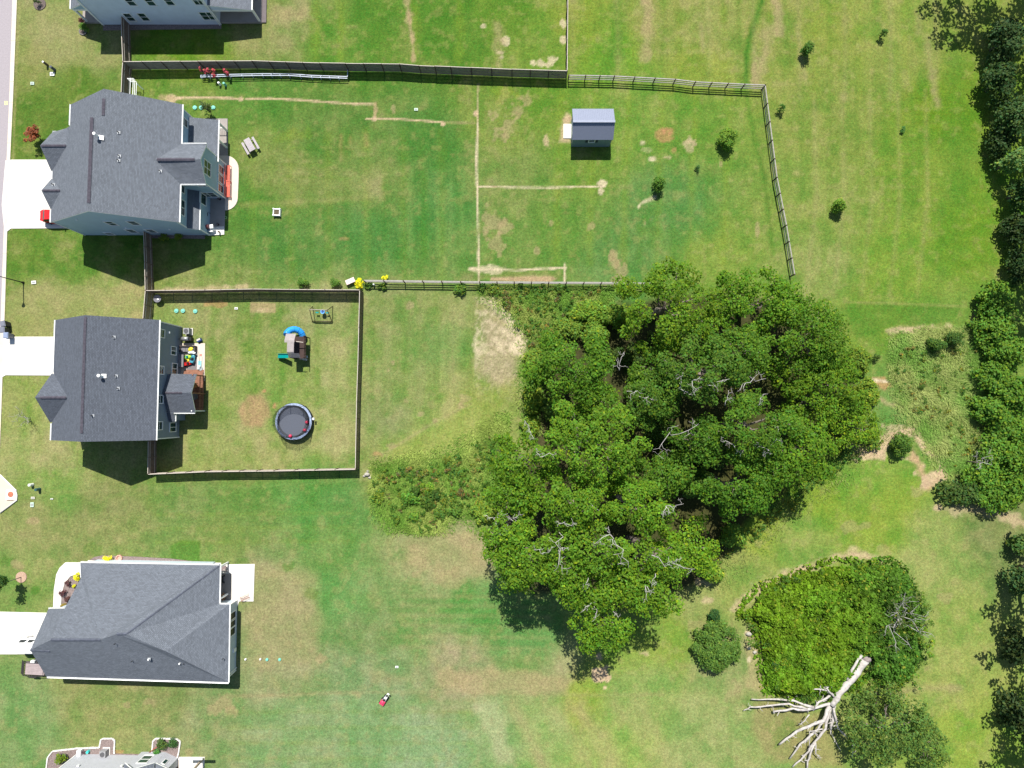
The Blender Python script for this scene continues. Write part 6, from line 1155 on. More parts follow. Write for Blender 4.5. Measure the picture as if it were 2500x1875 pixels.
# fallen dead limb lying in the opening
# undergrowth: shrubs filling the floor and margins of the wood
def shrub(name, label, u, v, ru, rv, zt, col, seed, group=None, size=.24, cat='shrub', lobe=(.35, .8), stems=4, world=None, cover=2.0, hue=.2, zb=.15):
    r = np.random.default_rng(seed); zm = zt * .5
    if world: cx, cy, rx, ry = world
    else: cx, cy, _ = W(u, v, zm); rx = ru * (CH - zm) / CF; ry = rv * (CH - zm) / CF
    o = (cx, cy, 0); t = thing(name, label, cat, o, 0, group); n = max(5, int(rx * ry * 9 / max(.5, (lobe[1] * 2) ** 2 * .55))); Lb = []
    for i in range(n):
        f = math.sqrt((i + .5) / n); a = i * 2.39996 + r.normal() * .3; lr = min(r.uniform(*lobe), rx * .6, zt * .5)
        Lb.append((cx + f * (rx - lr * .6) * math.cos(a), cy + f * (ry - lr * .6) * math.sin(a), max(lr * .7, (zt - lr * .8) * math.sqrt(1 - (f * .9) ** 2) * r.uniform(.75, 1.03)), lr))
    if zt > 1.5 and zt > rx * 1.1: Lb += [(l_[0], l_[1], max(.3, l_[2] * r.uniform(.45, .8)), l_[3]) for l_ in Lb] + [(cx + r.normal() * rx * .3, cy + r.normal() * ry * .3, zt * r.uniform(.5, .9), lobe[1]) for _ in range(4)]
    X = leafcloud(Lb, size, cover, tuple(c * 1.15 for c in col), r, hue=hue); quadmesh('foliage', *X, LEAF, t, o); k = MB(o)
    for i in range(stems): q = Lb[int(i * n / stems)]; limb(k, (cx + r.normal() * .05, cy + r.normal() * .05, -.05), (q[0], q[1], q[2]), .035 + zt * .012, .015, r, BARK, .1, 4, 5)
    k.build('stems', t); return t
YGC = (.11, .175, .026)
UND = [(1440,765,55,34,2.6,(.10,.165,.025),'bright shrub by the end of the yellow flower rail fence, at the wood edge'),(1505,770,45,30,3.0,(.085,.145,.024),'shrub under the upper left tree, right beside the rail fence end'),(1390,800,42,30,2.0,(.095,.15,.028),'shrub at the top left corner of the wood above the silt fan'),(1455,815,34,30,3.2,(.085,.15,.026),'shrub hanging over the dark gap at the upper left of the wood'),
 (1310,890,34,40,2.2,(.095,.145,.026),'weedy shrub beside the bright end of the silt fan'),(1300,975,26,40,2.0,(.10,.15,.024),'yellow green shrub on the left edge below the silt fan'),(1295,1040,22,26,1.6,(.11,.165,.026),'small yellow green shrub left of the big oak'),(1350,1000,30,30,2.6,(.05,.09,.02),'dark shrub in the hollow left of the big oak'),
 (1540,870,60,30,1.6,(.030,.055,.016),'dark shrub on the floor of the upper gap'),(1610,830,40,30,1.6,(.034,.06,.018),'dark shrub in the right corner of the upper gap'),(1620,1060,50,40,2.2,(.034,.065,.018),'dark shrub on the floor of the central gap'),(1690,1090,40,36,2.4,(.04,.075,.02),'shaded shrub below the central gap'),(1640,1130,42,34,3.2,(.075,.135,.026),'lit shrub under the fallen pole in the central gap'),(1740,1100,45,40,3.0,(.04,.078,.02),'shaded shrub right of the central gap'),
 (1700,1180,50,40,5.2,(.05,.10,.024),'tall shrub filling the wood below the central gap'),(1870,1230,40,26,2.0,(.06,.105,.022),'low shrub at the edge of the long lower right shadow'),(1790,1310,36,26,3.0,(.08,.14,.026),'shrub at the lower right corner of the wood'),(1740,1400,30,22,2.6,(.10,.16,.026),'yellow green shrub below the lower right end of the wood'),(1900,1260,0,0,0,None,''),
 (2120,960,28,40,1.8,(.10,.15,.024),'low bush touching the eroded bank on the right'),(2100,880,30,36,2.6,(.09,.14,.026),'low bush above the eroded bank on the right'),(2130,1080,26,22,1.2,(.09,.14,.026),'low bush beside the straw coloured bare soil'),(1180,1250,34,30,1.6,(.10,.155,.026),'low bush on the right of the weedy hollow'),(1040,1190,24,14,.9,(.10,.18,.026),'bright weed clump in the middle of the weedy hollow'),(1000,1215,22,16,1.3,(.07,.16,.028),'bright green bush in the middle of the weedy hollow'),(1045,1225,18,22,1.3,(.045,.085,.02),'dark bush right of the bright one in the weedy hollow'),(1075,1255,18,14,1.0,(.05,.10,.022),'dark little bush low in the weedy hollow'),(1110,1250,20,12,1.0,(.06,.12,.024),'little bush at the bottom right of the weedy hollow'),(1010,1262,16,14,1.0,(.09,.17,.03),'bright little bush low in the weedy hollow'),(925,1215,16,18,.8,(.10,.15,.024),'weed clump on the left edge of the hollow'),(1015,1198,14,12,1.3,(.035,.075,.018),'small dark bush at the top of the hollow'),(1065,1205,12,14,1.3,(.035,.075,.02),'small dark bush above the brown weeds in the hollow'),
 (1125,705,16,14,1.1,(.065,.125,.026),'green weed at the foot of the rail fence near the silt fan'),(1178,700,10,9,.8,(.05,.10,.024),'weed against the rail fence right above the silt fan'),(1205,705,14,12,1.0,(.085,.13,.026),'weed tuft just right of the trench line below the rail fence'),(1365,705,9,13,1.2,(.06,.11,.024),'dark weed below the rail fence left of the wood'),(900,697,12,9,.6,(.05,.10,.024),'low green plant behind the rail fence corner'),(935,700,14,9,.6,(.055,.10,.024),'low green plant under the yellow flowers beyond the rail fence')]
for i, (u, v, ru, rv, zt, col, lab) in enumerate(UND):
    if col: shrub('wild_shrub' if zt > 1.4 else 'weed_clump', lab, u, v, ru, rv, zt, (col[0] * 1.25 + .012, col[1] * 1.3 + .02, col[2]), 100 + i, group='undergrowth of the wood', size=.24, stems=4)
# right hand hedge of vines
HED = [(2425,735,40,44,3.6,'top of the bright hedge, above the bare spur of soil'),(2420,800,48,40,3.2,'bright hedge bush right of the bare spur'),(2455,860,48,42,3.5,'bright hedge bush right of the two dark bushes'),(2420,915,42,40,3.0,'bright hedge bush bulging toward the long grass'),(2470,965,45,44,3.8,'bright hedge bush on the right edge halfway down the long grass'),(2420,1010,46,42,3.0,'bright hedge bush level with the right tip of the wood'),(2470,1060,44,42,3.6,'bright hedge bush on the right edge below its bend'),(2430,1100,50,42,3.0,'bright hedge bush above the grey dead twigs'),(2395,1160,54,40,2.8,'hedge bush with grey dead twigs in front'),(2465,1180,48,44,3.6,'hedge bush at the right edge beside the twiggy one'),(2420,1220,50,34,3.0,'lowest bush of the bright hedge'),(2480,1130,36,50,4.4,'tall hedge bush cut by the right edge'),(2350,1205,36,28,2.2,'dark green bush left of the lowest hedge bush'),(2310,1202,34,28,2.0,'dark leafy bush beside the eroded straw slope')]
for i, (u, v, ru, rv, zt, lab) in enumerate(HED): shrub('hedge_bush', lab, u + 10, v, ru * 1.08, rv * 1.15, zt, (.095, .195, .022) if i < 12 else (.055, .105, .022), 200 + i, group='bushes of the right hand hedge', size=.27, lobe=(.5, 1.1), cover=1.7)
r_ = np.random.default_rng(3); o = W(2395, 1110, 3); t = thing('dead_shrub', 'grey leafless twigs at the front of the bright hedge', 'dead shrub', (o[0], o[1], 0)); dead(t, (o[0], o[1], 0), W(2395, 1130, 2.6), ((.5, .9, 1.9), (-.9, .6, 1.8), (-.4, -.3, 1.3), (.9, -.2, 1.2)), r_, 'twig', mat('grey_twig', (.3, .29, .27), .9), .045); k = MB((o[0], o[1], 0)); q = W(2395, 1130, 2.6); k.tube([(q[0], q[1], 0), q], [.09, .05], BARK, 6); k.build('stem', t)
# tall tree line on the right: mostly beyond the frame, it throws the dark shadows
TL_ = [(2490,90,(69.5,60.5,6.5,6),15,'tall tree out of the top right corner'),(0,0,(61.6,60.6,5.6,5.2),13.5,'tall tree beyond the top edge whose fingered shadow falls on the field'),(0,0,(71.0,50,5.4,6.8),13,'dark tree of the right edge just under the top corner'),(0,0,(70.6,41.5,5.4,5.8),13,'dark tree of the right edge a fifth of the way down'),(0,0,(70.8,33.5,5.6,5.4),13.5,'dark tree of the right edge level with the shed, above the lit crown'),(0,0,(71.5,25.2,5.5,4.8),12,'dark tree of the right edge where the shadow steps back'),(0,0,(68.2,20.2,6.2,4.6),14,'dark tree of the right edge above the start of the bright hedge'),
 (0,0,(76.0,10.5,5,6),9,'tree behind the upper part of the bright hedge'),(0,0,(77.0,1,5,6),9,'tree behind the middle of the bright hedge'),(0,0,(77.5,-7,4.6,5),9,'tree behind the lower part of the bright hedge'),(0,0,(70.0,-13.6,5.2,4.8),12,'tree of the right edge just below the hedge'),(0,0,(67.2,-20.5,5.8,4.8),13,'tree of the right edge level with the big vine thicket'),(0,0,(68.0,-28.2,7.0,4.8),13.5,'tree of the right edge beside the olive brown thicket'),(0,0,(67.6,-36.0,6.4,5.2),13,'tree of the right edge near the bottom corner'),(0,0,(66.9,-42.8,6.9,4.8),13.5,'tree of the right edge in the bottom corner')]
for i, (u, v, wd, zt, lab) in enumerate(TL_):
    tree('edge_tree', lab, 0, 0, 0, 0, zt, 4.0 if i > 1 else 5.0, G_DARK if i % 2 else (.06, .13, .024), world=wd, seed=300 + i, group='tall trees along the right edge', size=.34, cover=1.5, lobe=(.8, 1.7), gap=.08, trunk=.3, fill=False)
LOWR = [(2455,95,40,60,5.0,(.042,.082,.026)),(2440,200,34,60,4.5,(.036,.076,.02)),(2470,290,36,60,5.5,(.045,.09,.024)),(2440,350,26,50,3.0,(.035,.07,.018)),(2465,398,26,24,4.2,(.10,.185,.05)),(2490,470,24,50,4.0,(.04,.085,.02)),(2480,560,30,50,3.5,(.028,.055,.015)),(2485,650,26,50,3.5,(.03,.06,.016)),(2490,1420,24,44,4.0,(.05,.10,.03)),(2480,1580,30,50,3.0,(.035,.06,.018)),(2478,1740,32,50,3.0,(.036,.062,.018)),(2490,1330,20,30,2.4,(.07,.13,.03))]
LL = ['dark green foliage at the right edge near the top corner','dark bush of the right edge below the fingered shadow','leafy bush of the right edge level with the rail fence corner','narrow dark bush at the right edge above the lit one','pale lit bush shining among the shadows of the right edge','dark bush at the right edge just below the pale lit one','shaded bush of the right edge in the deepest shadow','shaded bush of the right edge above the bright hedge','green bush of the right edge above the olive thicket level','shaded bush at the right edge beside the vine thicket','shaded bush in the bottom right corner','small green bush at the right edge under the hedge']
for i, ((u, v, ru, rv, zt, col), lab) in enumerate(zip(LOWR, LL)): shrub('edge_bush', lab, u, v, ru, rv, zt, col, 400 + i, group='low bushes under the right hand trees', size=.28, lobe=(.5, 1.1), cover=1.5)
# mounded vine thicket
VPOLY = [(1812,1500),(1860,1440),(1905,1425),(1960,1405),(2010,1385),(2060,1372),(2110,1385),(2160,1372),(2200,1385),(2225,1420),(2240,1470),(2262,1520),(2240,1560),(2246,1610),(2215,1660),(2180,1675),(2130,1650),(2070,1690),(2000,1702),(1930,1700),(1878,1690),(1866,1640),(1858,1560),(1848,1520)]
r = np.random.default_rng(77); n = 52000; u_ = r.uniform(1800, 2270, n); v_ = r.uniform(1360, 1710, n)
ins = inpoly(u_, v_, VPOLY); dd = segdist(u_, v_, VPOLY + [VPOLY[0]]); tr_ = segdist(u_, v_, [(2112, 1612), (2030, 1722), (1972, 1733)]); keep = (ins | (dd < 20 * r.random(n) ** 2.5)) & (tr_ > 20) & ~(ins & (dd < 26 * (N3.fbm(u_ / 26, v_ / 26, 2) - .42))); u_, v_, dd, ins = u_[keep], v_[keep], dd[keep], ins[keep]
P0 = np.array([W(a, b, .8)[:2] for a, b in zip(u_, v_)]); hgt = np.clip(dd / 22, 0.05, 1) ** .7 * (1.1 + 1.5 * N1.fbm(P0[:, 0] / 2.2, P0[:, 1] / 2.2, 3)); hgt += np.clip(dd / 30, 0, 1) * 2.2 * np.clip(N3.fbm(P0[:, 0] / 1.4 + 9, P0[:, 1] / 1.4, 2) - .45, -.3, 1); hgt = np.where(ins, hgt, .15) + .25 * N2(P0[:, 0] / .45, P0[:, 1] / .45) * 1.2
Cv = np.stack([P0[:, 0], P0[:, 1], hgt * .9 - r.random(len(P0)) ** 2 * .5], 1); n = len(Cv)
Nv = unit(n, r) * .75 + np.array([0, .05, .75]); Nv /= np.linalg.norm(Nv, axis=1)[:, None]; A = np.cross(Nv, unit(n, r)); A /= np.linalg.norm(A, axis=1)[:, None]; B = np.cross(Nv, A); s_ = .15 * (.6 + .9 * r.random(n)); A *= s_[:, None]; B *= (s_ * .8)[:, None]
east = np.clip((u_ - 2030) / 120, 0, 1)[:, None]; west = np.clip((1 - (u_ - 1850) / 200), 0, 1)[:, None]
cv = np.array([.135, .245, .014]) * (1 - east) + np.array([.085, .185, .02]) * east; pn = N2.fbm(P0[:, 0] / 1.8, P0[:, 1] / 1.8, 3)[:, None]; cv = cv * (.62 + .8 * pn); gm = .35 * np.clip((N1.fbm(P0[:, 0] / 3 + 5, P0[:, 1] / 3, 2)[:, None] - .5) * 5, 0, 1); cv = cv * (1 - gm) + cv * np.array([.62, .95, 1.4]) * gm; cv = cv * (.62 + .8 * r.random(n))[:, None]; yl = r.random(n) < .05; cv[yl] = (.26, .30, .03)
o_ = quadmesh('vine_thicket', Cv, A, B, cv, LEAF); stuff(o_); o_['label'] = 'bright yellow green mound of vines left of the fallen dead tree'
k = MB(); base = [W(u, v, .0) for u, v in VPOLY]
# olive feathery trees beside it
tree('olive_tree', 'olive green feathery tree right of the fallen dead tree, cut by the bottom edge', 2180, 1790, 115, 95, 6.5, .8, (.10, .175, .034), seed=501, size=.20, cover=1.5, lobe=(.7, 1.3), gap=.1, group='olive green trees by the fallen trunk', trunk=.16)
tree('olive_tree', 'olive green feathery bush tree between the vine mound and the larger olive tree', 2165, 1712, 58, 38, 3.6, .5, (0.117, 0.189, 0.036), seed=502, size=.20, cover=1.4, lobe=(.6, 1.1), gap=.1, group='olive green trees by the fallen trunk', trunk=.12)
tree('olive_tree', 'olive green feathery tree reaching the lower right of the fallen tree, farthest right', 2275, 1830, 60, 60, 5.0, .6, (.10, .175, .034), seed=503, size=.20, cover=1.1, lobe=(.6, 1.1), gap=.2, group='olive green trees by the fallen trunk', trunk=.12)
def twiggy(name, label, u, v, R, zt, seed, m, leaf=None, n=9, th=.06):
    r = np.random.default_rng(seed); cx, cy, _ = W(u, v, zt * .6); o = (cx, cy, 0); t = thing(name, label, 'tree', o); k = MB(o); k.tube([(cx, cy, -.05), (cx, cy, zt * .3)], [th * 1.6, th * 1.2], m, 6); k.build('trunk', t); Lb = []
    for i in range(n):
        a = i * 2.4 + r.normal() * .3; rad = R * r.uniform(.6, 1.0); e = Vector((cx + rad * math.cos(a), cy + rad * math.sin(a), zt * r.uniform(.7, 1))); k = MB(o); pts = limb(k, (cx, cy, zt * .25), e, th, .015, r, m, .25, 6, 5)
        for j in (2, 3, 4, 5): q = pts[j] + Vector((r.normal(), r.normal(), .4 * r.normal())).normalized() * R * .3; pp = limb(k, pts[j], q, th * .35, .008, r, m, .3, 3, 4); Lb.append((q.x, q.y, q.z, .3)); 
        k.build('branch', t)
    if leaf: X = leafcloud(Lb, .16, leaf[1], leaf[0], r); quadmesh('crown', *X, LEAF, t, o)
    return t
twiggy('dying_tree', 'grey half bare tree standing in the right part of the vine mound', 2205, 1512, 4.2, 4.6, 601, mat('grey_twig', (.3, .29, .27), .9), ((.085, .12, .035), .55), 12, .075)
shrub('round_shrub', 'big round dark green shrub alone between the wood and the vine mound', 1753, 1580, 60, 62, 3.2, (.085, .165, .028), 610, size=.2, lobe=(.4, .75), cover=2.3, hue=.1); shrub('round_shrub', 'small dark shrub touching the top of the big round one', 1743, 1503, 15, 13, 1.6, (.034, .088, .022), 611, size=.18, lobe=(.3, .5))
# fallen dead tree
o = W(2050, 1700); oo = (o[0], o[1], 0); t = thing('fallen_tree', 'bleached white dead tree lying on the ground with its branches fanned out', 'dead tree', oo)
def bl(pts, r0, r1, name='branch', n=7, sub=0, seed=0):
    r = np.random.default_rng(seed); P_ = [Vector(W(u, v, z)) for u, v, z in pts]; Q = []
    for a, b_ in zip(P_[:-1], P_[1:]):
        for f in (0, .34, .67): q = a.lerp(b_, f); Q.append(q + Vector((r.normal(), r.normal(), r.normal() * .6)) * .05)
    Q.append(P_[-1]); m_ = len(Q) - 1; k = MB(oo); k.tube(Q, [(r0 + (r1 - r0) * i / m_) * (.72 if name == 'trunk' else .98) * r.uniform(.85, 1.15) for i in range(len(Q))], DEADW, n)
    for j in range(sub):
        i = int(m_ * (.35 + .6 * j / max(1, sub))); e = Q[i] + Vector((r.normal(), r.normal(), .15)).normalized() * r.uniform(.35, .8); limb(k, Q[i], e, r1 * .8, .02, r, DEADW, .3, 3, 5)
    return k.build(name, t)
bl([(2112,1612,1.3),(2092,1640,1.4),(2070,1668,1.4),(2046,1695,1.3),(2030,1722,1.2)], .72, .5, 'trunk', 10, 0, 1)
bl([(2104,1600,1.6),(2080,1637,1.8),(2068,1660,1.7)], .2, .14, 'split_wood', 7, 0, 2)
k = MB(oo); c = Vector(W(2114, 1608, 1.3)); k.ball(c, .62, mat('rotten_wood', (.24, .2, .19), .9, var=.3, scale=4), 12, 7, (1, .8, 1)); k.build('root_end', t)
BR = [([(2034,1716,1),(2000,1725,1.6),(1972,1733,1.4),(1935,1730,1.1),(1888,1737,.6),(1890,1742,.4)],.22,.09,3),([(1985,1728,1.5),(1940,1712,1.3),(1900,1708,.9),(1834,1707,.5)],.17,.07,3),([(1972,1733,1.4),(1925,1718,1.5),(1870,1724,1.0),(1832,1727,.6),(1815,1735,.3)],.15,.06,3),([(2024,1722,1.2),(2010,1760,1.6),(1975,1772,1.3),(1930,1795,.9),(1902,1818,.5)],.26,.10,4),
 ([(2012,1758,1.5),(1990,1790,1.0),(1955,1815,.7),(1928,1852,.3)],.17,.08,3),([(2028,1728,1.2),(2014,1780,1.2),(1990,1810,.8),(1965,1845,.5),(1935,1872,.2)],.2,.08,4),([(1990,1812,.8),(1992,1840,.7),(2003,1855,.4)],.12,.05,2),([(1988,1815,.8),(1975,1850,.5),(1970,1880,.3)],.14,.09,2),([(2034,1720,1.1),(2040,1760,1.3),(2046,1778,1.1),(2080,1810,.9),(2112,1832,.6)],.19,.06,3),([(2080,1808,.9),(2082,1830,.6),(2080,1848,.3)],.09,.04,1),
 ([(2040,1705,1.2),(2018,1680,1.9),(2030,1662,1.9),(2042,1658,1.8)],.16,.08,3),([(2026,1700,1.2),(1998,1714,1.8),(1985,1735,1.6)],.16,.09,2),([(2024,1690,1.5),(2008,1684,1.9),(1980,1681,1.7)],.13,.07,2),([(2032,1740,.8),(2025,1770,.5),(2030,1790,.4),(2052,1832,.15)],.12,.04,1),([(1975,1745,1.3),(1958,1765,.9),(1950,1770,.7)],.09,.04,1),([(2008,1780,1.3),(1975,1785,1.0),(1975,1830,.5)],.09,.05,2),([(1945,1698,.9),(1943,1690,.9),(1946,1710,.8)],.06,.03,2),([(2034,1722,1),(2036,1755,.9),(2028,1780,.7)],.26,.16,1)]
for i, (pts, a, b_, s_) in enumerate(BR): bl(pts, a, b_, 'branch', 7, s_ + 3, 10 + i)
# small field trees
SM = [(1775,338,18,24,3.2,(.085,.16,.028),'bright little tree in the shed field nearest the slanting rail fence'),(1607,448,12,17,2.4,(.05,.11,.022),'small dark green tree in the shed field below the orange bare patch'),(2047,503,15,16,2.6,(.085,.155,.026),'bright little tree right of the slanting rail fence'),(1908,264,9,11,1.8,(.04,.09,.022),'small dark tree just outside the rail fence corner'),(1970,122,12,12,2.4,(.042,.10,.022),'dark little tree in the top field, nearer the rail fence'),(2157,82,9,10,2.0,(.034,.085,.02),'dark little tree in the top field nearer the top edge'),(1703,411,6,10,.8,(.03,.08,.03),'tiny bluish sapling between the two small trees of the shed field'),(2205,316,6,8,.8,(.04,.12,.04),'tiny sapling alone in the right hand field'),
 (2282,840,14,15,1.8,(.036,.078,.02),'dark bush in the long grass, left of its pair'),(2330,826,15,14,2.0,(.034,.074,.022),'dark bush in the long grass, right of its pair'),(2140,873,10,9,1.1,(.034,.07,.02),'small dark bush close to the right edge of the wood'),(2202,1085,22,24,2.4,(.045,.095,.022),'dark bush standing in the straw coloured erosion'),(2250,945,7,6,.8,(.04,.08,.02),'tiny dark bush in the middle of the long grass'),(738,690,14,12,1.2,(.09,.19,.03),'round bright shrub above the dark fence, left of its pair'),(818,690,13,12,1.2,(.09,.185,.03),'round bright shrub above the dark fence, right of its pair'),(400,578,12,10,1.0,(.15,.22,.02),'yellow green shrub against the blue house wall, left one'),(437,578,10,8,1.0,(.15,.22,.02),'yellow green shrub against the blue house wall, right one'),(205,66,11,11,1.0,(.10,.20,.03),'round green shrub at the front porch of the top house'),(200,50,8,6,.7,(.10,.04,.04),'dark red shrub at the front porch of the top house'),
 (148,1852,12,13,1.3,(.13,.20,.02),'yellow green shrub in the bed left of the bottom house'),(395,1818,12,14,1.0,(.07,.13,.03),'loose leafy plant left in the bed of the bottom house bay'),(420,1815,11,10,.9,(.045,.11,.03),'dark round plant right in the bed of the bottom house bay'),(383,1838,9,8,.7,(.07,.22,.04),'bright green plant against the bottom house bay')]
for i, (u, v, ru, rv, zt, col, lab) in enumerate(SM): shrub('young_tree' if zt > 1.7 and i < 8 else 'garden_shrub' if i > 12 else 'small_bush', lab, u, v, ru * 1.1, rv * 1.1, zt * (.75 if i < 8 else 1), (col[0] * 1.35 + .01, col[1] * 1.35 + .015, col[2]) if i < 13 else col, 700 + i, size=.15 if zt > 1.2 else .11, lobe=(.34, .6) if zt > 1.5 else (.2, .42), cat='tree' if i < 8 else 'shrub', cover=2.2, zb=.2)
def flowers(label, u, v, ru, rv, zt, col, seed, cat='flowers', name='flower_clump', gr=None, hue=.04):
    t = shrub(name, label, u, v, ru, rv, zt, col, seed, size=.12, lobe=(.15, .3), cat=cat, group=gr, hue=hue, cover=2.2); return t
YF = (.75, .68, .02)
flowers('yellow flowering clump at the corner where the two fences meet', 877, 692, 13, 15, .9, YF, 801, gr='yellow flower clumps'); flowers('yellow flowering clump on the rail fence, away from the corner', 941, 678, 10, 7, .9, YF, 802, gr='yellow flower clumps'); flowers('yellow flowering clump in the gravel strip above the single storey house', 262, 1364, 13, 8, .9, YF, 803, gr='yellow flower clumps'); flowers('yellow flowering clump under the eaves at the curved path', 188, 1409, 10, 11, .9, YF, 804, gr='yellow flower clumps'); flowers('tiny yellow plant lower in the curved bed', 181, 1431, 5, 4, .5, (.5, .5, .03), 805, gr='yellow flower clumps')
flowers('maroon spiky shrub in the curved bed, upper one', 165, 1425, 9, 9, .8, (.11, .05, .055), 806, 'shrub', 'maroon_shrub', 'maroon shrubs of the curved bed'); flowers('maroon spiky shrub in the curved bed, middle one', 152, 1448, 9, 9, .8, (.11, .05, .055), 807, 'shrub', 'maroon_shrub', 'maroon shrubs of the curved bed'); flowers('maroon shrub half under the eaves, lowest in the curved bed', 164, 1463, 7, 7, .7, (.11, .055, .05), 808, 'shrub', 'maroon_shrub', 'maroon shrubs of the curved bed'); flowers('olive plant at the lower end of the curved bed', 155, 1479, 8, 6, .6, (.25, .2, .04), 809, 'shrub', 'olive_plant')
for i, (u, v) in enumerate(((492,172),(503,176),(511,174),(524,175),(550,174),(557,181),(523,186))): flowers(['red flowers above the left end of the white garden rail, farthest left','red flowers over the garden rail, second from its left end','red flowers over the garden rail, third from its left end','red flowers over the garden rail, fourth from its left end','red flowers set apart to the right, upper bloom','red flowers set apart to the right, lower bloom','red flowers hanging below the left part of the garden rail'][i], u, v, 4.6, 3.8, 1.5, (.48, .09, .12), 820 + i, gr='red blooms along the garden rail')
# garden trees with thin trunks
t = twiggy('red_maple_sapling', 'small reddish maple on the front lawn of the blue house', 80, 328, .95, 2.2, 830, BARK, ((.28, .10, .05), 2.6), 9, .03)
t = twiggy('bare_sapling', 'bare twiggy sapling on the front lawn of the grey house', 52, 1020, 1.6, 2.4, 831, mat('grey_twig', (.3, .29, .27), .9), None, 7, .02)
t = twiggy('lawn_sapling', 'bare little tree between the septic lids of the blue house', 504, 262, .75, 2.0, 832, BARK, ((.06, .10, .03), .5), 6, .025)
o = W(52, 1409); t = thing('mulch_ring_tree', 'leafy young tree leaning from a pink mulch ring at the left edge', 'tree', (o[0], o[1], 0)); oo = (o[0], o[1], 0); r = np.random.default_rng(9)
k = MB(oo); k.tube([(o[0], o[1], 0), (o[0], o[1], 2.2)], [.06, .04], BARK, 6); k.build('trunk', t); k = MB(oo); k.cyl((o[0], o[1], -.05), .72, .09, mat('pink_mulch', (.40, .27, .19), .95, var=.25, scale=8), 18); k.build('mulch_ring', t)
Lb = [(o[0] + r.normal() * .35, o[1] + r.normal() * .3, 2.9 + r.normal() * .4, .5) for _ in range(10)]; quadmesh('crown', *leafcloud(Lb, .17, 2.0, (.04, .10, .022), r), LEAF, t, oo)
o = W(97, 10); t = thing('mulch_ring_shrub', 'small dark plant in a round mulch ring at the top left', 'shrub', (o[0], o[1], 0)); k = MB(); k.cyl((0, 0, -.05), .85, .09, mat('grey_mulch', (.12, .095, .085), .95, var=.4, scale=8), 20); k.build('mulch_ring', t); Lb = [(r.normal() * .15, r.normal() * .15, .35 + i * .12, .22) for i in range(5)]; quadmesh('foliage', *leafcloud(Lb, .12, 2, (.05, .09, .025), r), LEAF, t)
p = W(203, 77); t = thing('shrub_tub', 'black tub like mulch ring below the round porch shrub', 'planter', (p[0], p[1], 0)); MB().cyl((0, 0, -.05), .5, .12, mat('grey_mulch', (.12, .095, .085), .95), 16).build('mulch', t); k = MB(); k.tube([(.5 * math.cos(a), .5 * math.sin(a), .06) for a in np.linspace(0, 6.284, 17)], .05, mat('ring_grey', (.16, .16, .17), .6), 6); k.build('rim', t)
# rough grass
def rough(name, polys, n, col, col2, L=(.35, .8), wd=.035, seed=5, flop=.35):
    r = np.random.default_rng(seed); Cs = []
    us = np.concatenate([np.array(p)[:, 0] for p in polys]); vs_ = np.concatenate([np.array(p)[:, 1] for p in polys]); uu = r.uniform(us.min(), us.max(), n); vv = r.uniform(vs_.min(), vs_.max(), n); ok = np.zeros(n, bool)
    for p in polys: d_ = segdist(uu, vv, p + [p[0]]); ok |= inpoly(uu, vv, p) | (d_ < 34 * r.random(n) ** 3)
    uu, vv = uu[ok], vv[ok]; P_ = np.array([W(a, b)[:2] for a, b in zip(uu, vv)]); n = len(P_); cl = N1.fbm(P_[:, 0] / 2.5, P_[:, 1] / 2.5, 3); ang = (N2.fbm(P_[:, 0] / 3.5, P_[:, 1] / 3.5, 2) * 10) + r.normal(size=n) * 1.0
    ln = r.uniform(*L, n) * (.6 + .8 * cl); el = np.clip(flop + r.normal(size=n) * .3, .05, 1.4); D = np.stack([np.cos(ang) * np.cos(el), np.sin(ang) * np.cos(el), np.sin(el)], 1)
    A = D * (ln / 2)[:, None]; Cn = np.stack([P_[:, 0], P_[:, 1], np.zeros(n)], 1) + A; Bv = np.cross(D, np.array([0, 0, 1.0])) ; Bv /= np.linalg.norm(Bv, axis=1)[:, None] + 1e-9; Bv = (Bv + unit(n, r) * .3) * wd
    m_ = np.clip((cl - .35) * 3 + r.normal(size=n) * .25, 0, 1)[:, None]; cc = (np.array(col) * m_ + np.array(col2) * (1 - m_)) * (1.35 + .9 * r.random(n))[:, None]
    o_ = quadmesh(name, Cn, A, Bv, cc, GRASSB, pointed=True); stuff(o_); return o_
rough('rough_grass', [[(905,1150),(1000,1128),(1100,1115),(1190,1050),(1245,1005),(1240,1180),(1180,1275),(1110,1250),(1060,1290),(1000,1305),(940,1265),(915,1220)]], 60000, (.17,.215,.05), (.075,.15,.02), seed=5)
rough('rough_grass', [[(1165,700),(1500,700),(1500,740),(1400,790),(1330,850),(1300,1060),(1285,980),(1292,880),(1300,830),(1260,770),(1215,722)]], 60000, (.17,.205,.05), (.075,.15,.02), seed=6)
rough('long_grass', [[(2190,835),(2260,812),(2380,800),(2395,860),(2400,1000),(2395,1090),(2350,1160),(2318,1140),(2262,1070),(2230,1010),(2200,980),(2190,930),(2170,890)]], 42000, (.19,.22,.07), (.09,.17,.03), L=(.4, .85), wd=.034, seed=7, flop=.25)
rough('field_edge_grass', [[(2130,1010),(2240,1030),(2230,1090),(2130,1070),(2060,1180),(1960,1240),(1860,1330),(1760,1440),(1740,1380),(1850,1290),(1980,1190),(2080,1110)]], 16000, (.14,.16,.05), (.09,.14,.03), L=(.2,.45), seed=8, flop=.6)
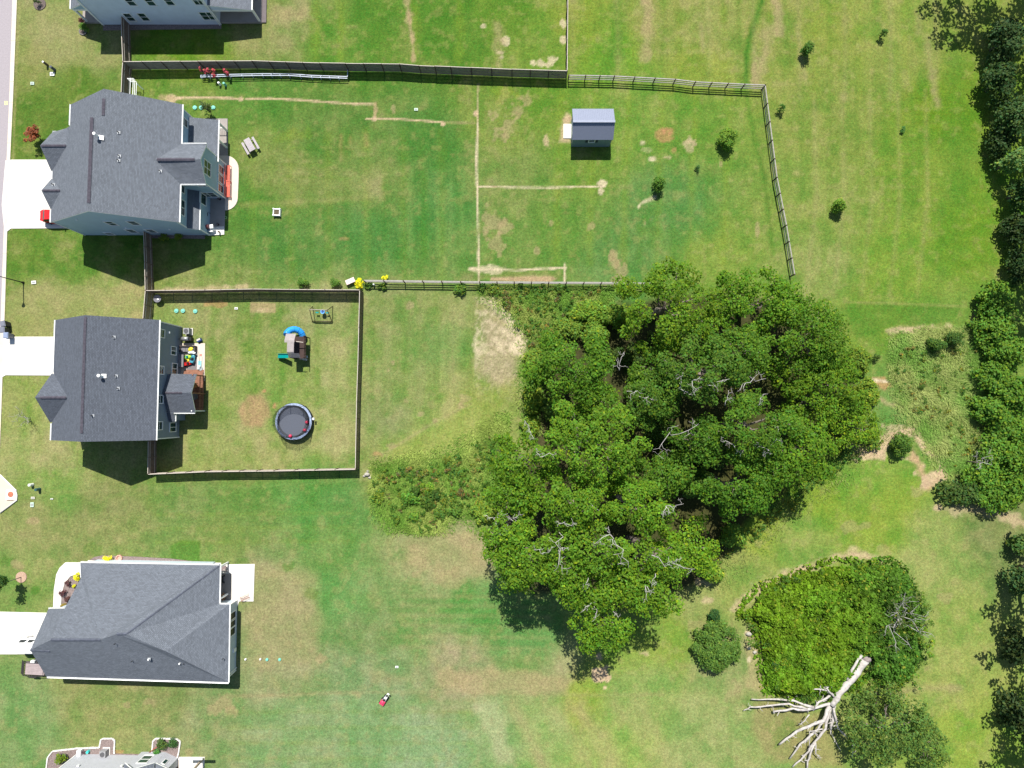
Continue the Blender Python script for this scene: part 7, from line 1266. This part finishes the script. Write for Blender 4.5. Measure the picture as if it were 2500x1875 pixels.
def weeds(name, polys, n, cols, rad, seed, zmax=.8):
    r = np.random.default_rng(seed); Xs = []
    P_ = [(u, v) for p in polys for u, v in p]; u0, u1 = min(a for a, _ in P_), max(a for a, _ in P_); v0, v1 = min(b for _, b in P_), max(b for _, b in P_); c_ = 0
    while c_ < n:
        u, v = r.uniform(u0, u1), r.uniform(v0, v1)
        if not any(inpoly(np.array([u]), np.array([v]), p)[0] for p in polys): continue
        x, y, _ = W(u, v); col = cols[r.integers(len(cols))]; c_ += 1; R_ = r.uniform(*rad); Lb = [(x + r.normal() * R_ * .8, y + r.normal() * R_ * .8, r.uniform(.1, zmax * .5) + R_ * .4, R_ * r.uniform(.5, 1)) for _ in range(3)]
        Xs.append(leafcloud(Lb, .16, 1.2, col, r, hue=.3))
    return stuff(quadmesh(name, *[np.concatenate([q[i] for q in Xs]) for i in range(4)], LEAF))
WC = [(.10,.19,.03),(.06,.14,.02),(.16,.21,.03),(.20,.20,.05),(.13,.22,.03),(.10,.19,.03),(.07,.16,.02),(.16,.14,.05)]
weeds('weeds', [[(920,1150),(1060,1130),(1180,1070),(1240,1030),(1235,1180),(1180,1265),(1110,1245),(1040,1300),(960,1270),(915,1210)]], 210, WC, (.12, .42), 31)
weeds('weeds', [[(1190,700),(1480,700),(1400,790),(1330,850),(1300,960),(1290,840),(1250,760)]], 150, WC, (.12, .4), 32)
weeds('weeds', [[(2190,840),(2380,810),(2390,1090),(2330,1140),(2230,1010),(2180,930)]], 90, WC[:4], (.1, .3), 33, .5)
weeds('weeds', [[(2100,1010),(2150,1060),(2080,1130),(1990,1190),(1900,1260),(1800,1350),(1750,1400),(1740,1370),(1860,1250),(2000,1150)]], 90, WC[:3], (.15, .4), 34)
weeds('weeds', [[(1800,1500),(1870,1430),(2010,1375),(2150,1365),(2240,1440),(2270,1550),(2230,1680),(2060,1710),(1880,1705),(1850,1600)]], 260, [(.12,.22,.02),(.08,.17,.02),(.15,.25,.02),(.06,.12,.02)], (.25, .6), 35, 2.6)
# stones
def stone_(label, u, v, rr, col=(.36, .34, .29), seed=1):
    r = np.random.default_rng(seed); p = W(u, v); t = thing('rock', label, 'rock', (p[0], p[1], 0), 0, 'pale rocks')
    k = MB(); n_ = 9
    k.ball((0, 0, rr * .25), rr, mat('pale_rock', col, .9, var=.2, scale=5, bump=.6), n_, 6, (1, .7, .55)); o_ = k.build('boulder', t)
    for vtx in o_.data.vertices: vtx.co *= float(r.uniform(.82, 1.15))
    return t
for i, (u, v, q, lab) in enumerate(((896,1158,.38,'pale rock beside the bottom right fence corner, largest'),(889,1162,.2,'pale rock beside the bottom right fence corner, left one'),(903,1166,.22,'pale rock beside the bottom right fence corner, right one'),(898,1150,.2,'pale rock beside the bottom right fence corner, top one'),(1828,1547,.42,'flat pale stone between the round shrub and the vine mound, upper'),(1842,1592,.3,'small pale stone nearest the vine mound'),(1829,1582,.28,'narrow pale stone left of the small one by the vine mound'),(2236,945,.16,'tiny white stone in the long grass'))): stone_(lab, u, v, q, seed=i)

print('LEAFTRIS', sum(len(m.polygons) * 2 for m in bpy.data.meshes if 'leafcol' in m.attributes))
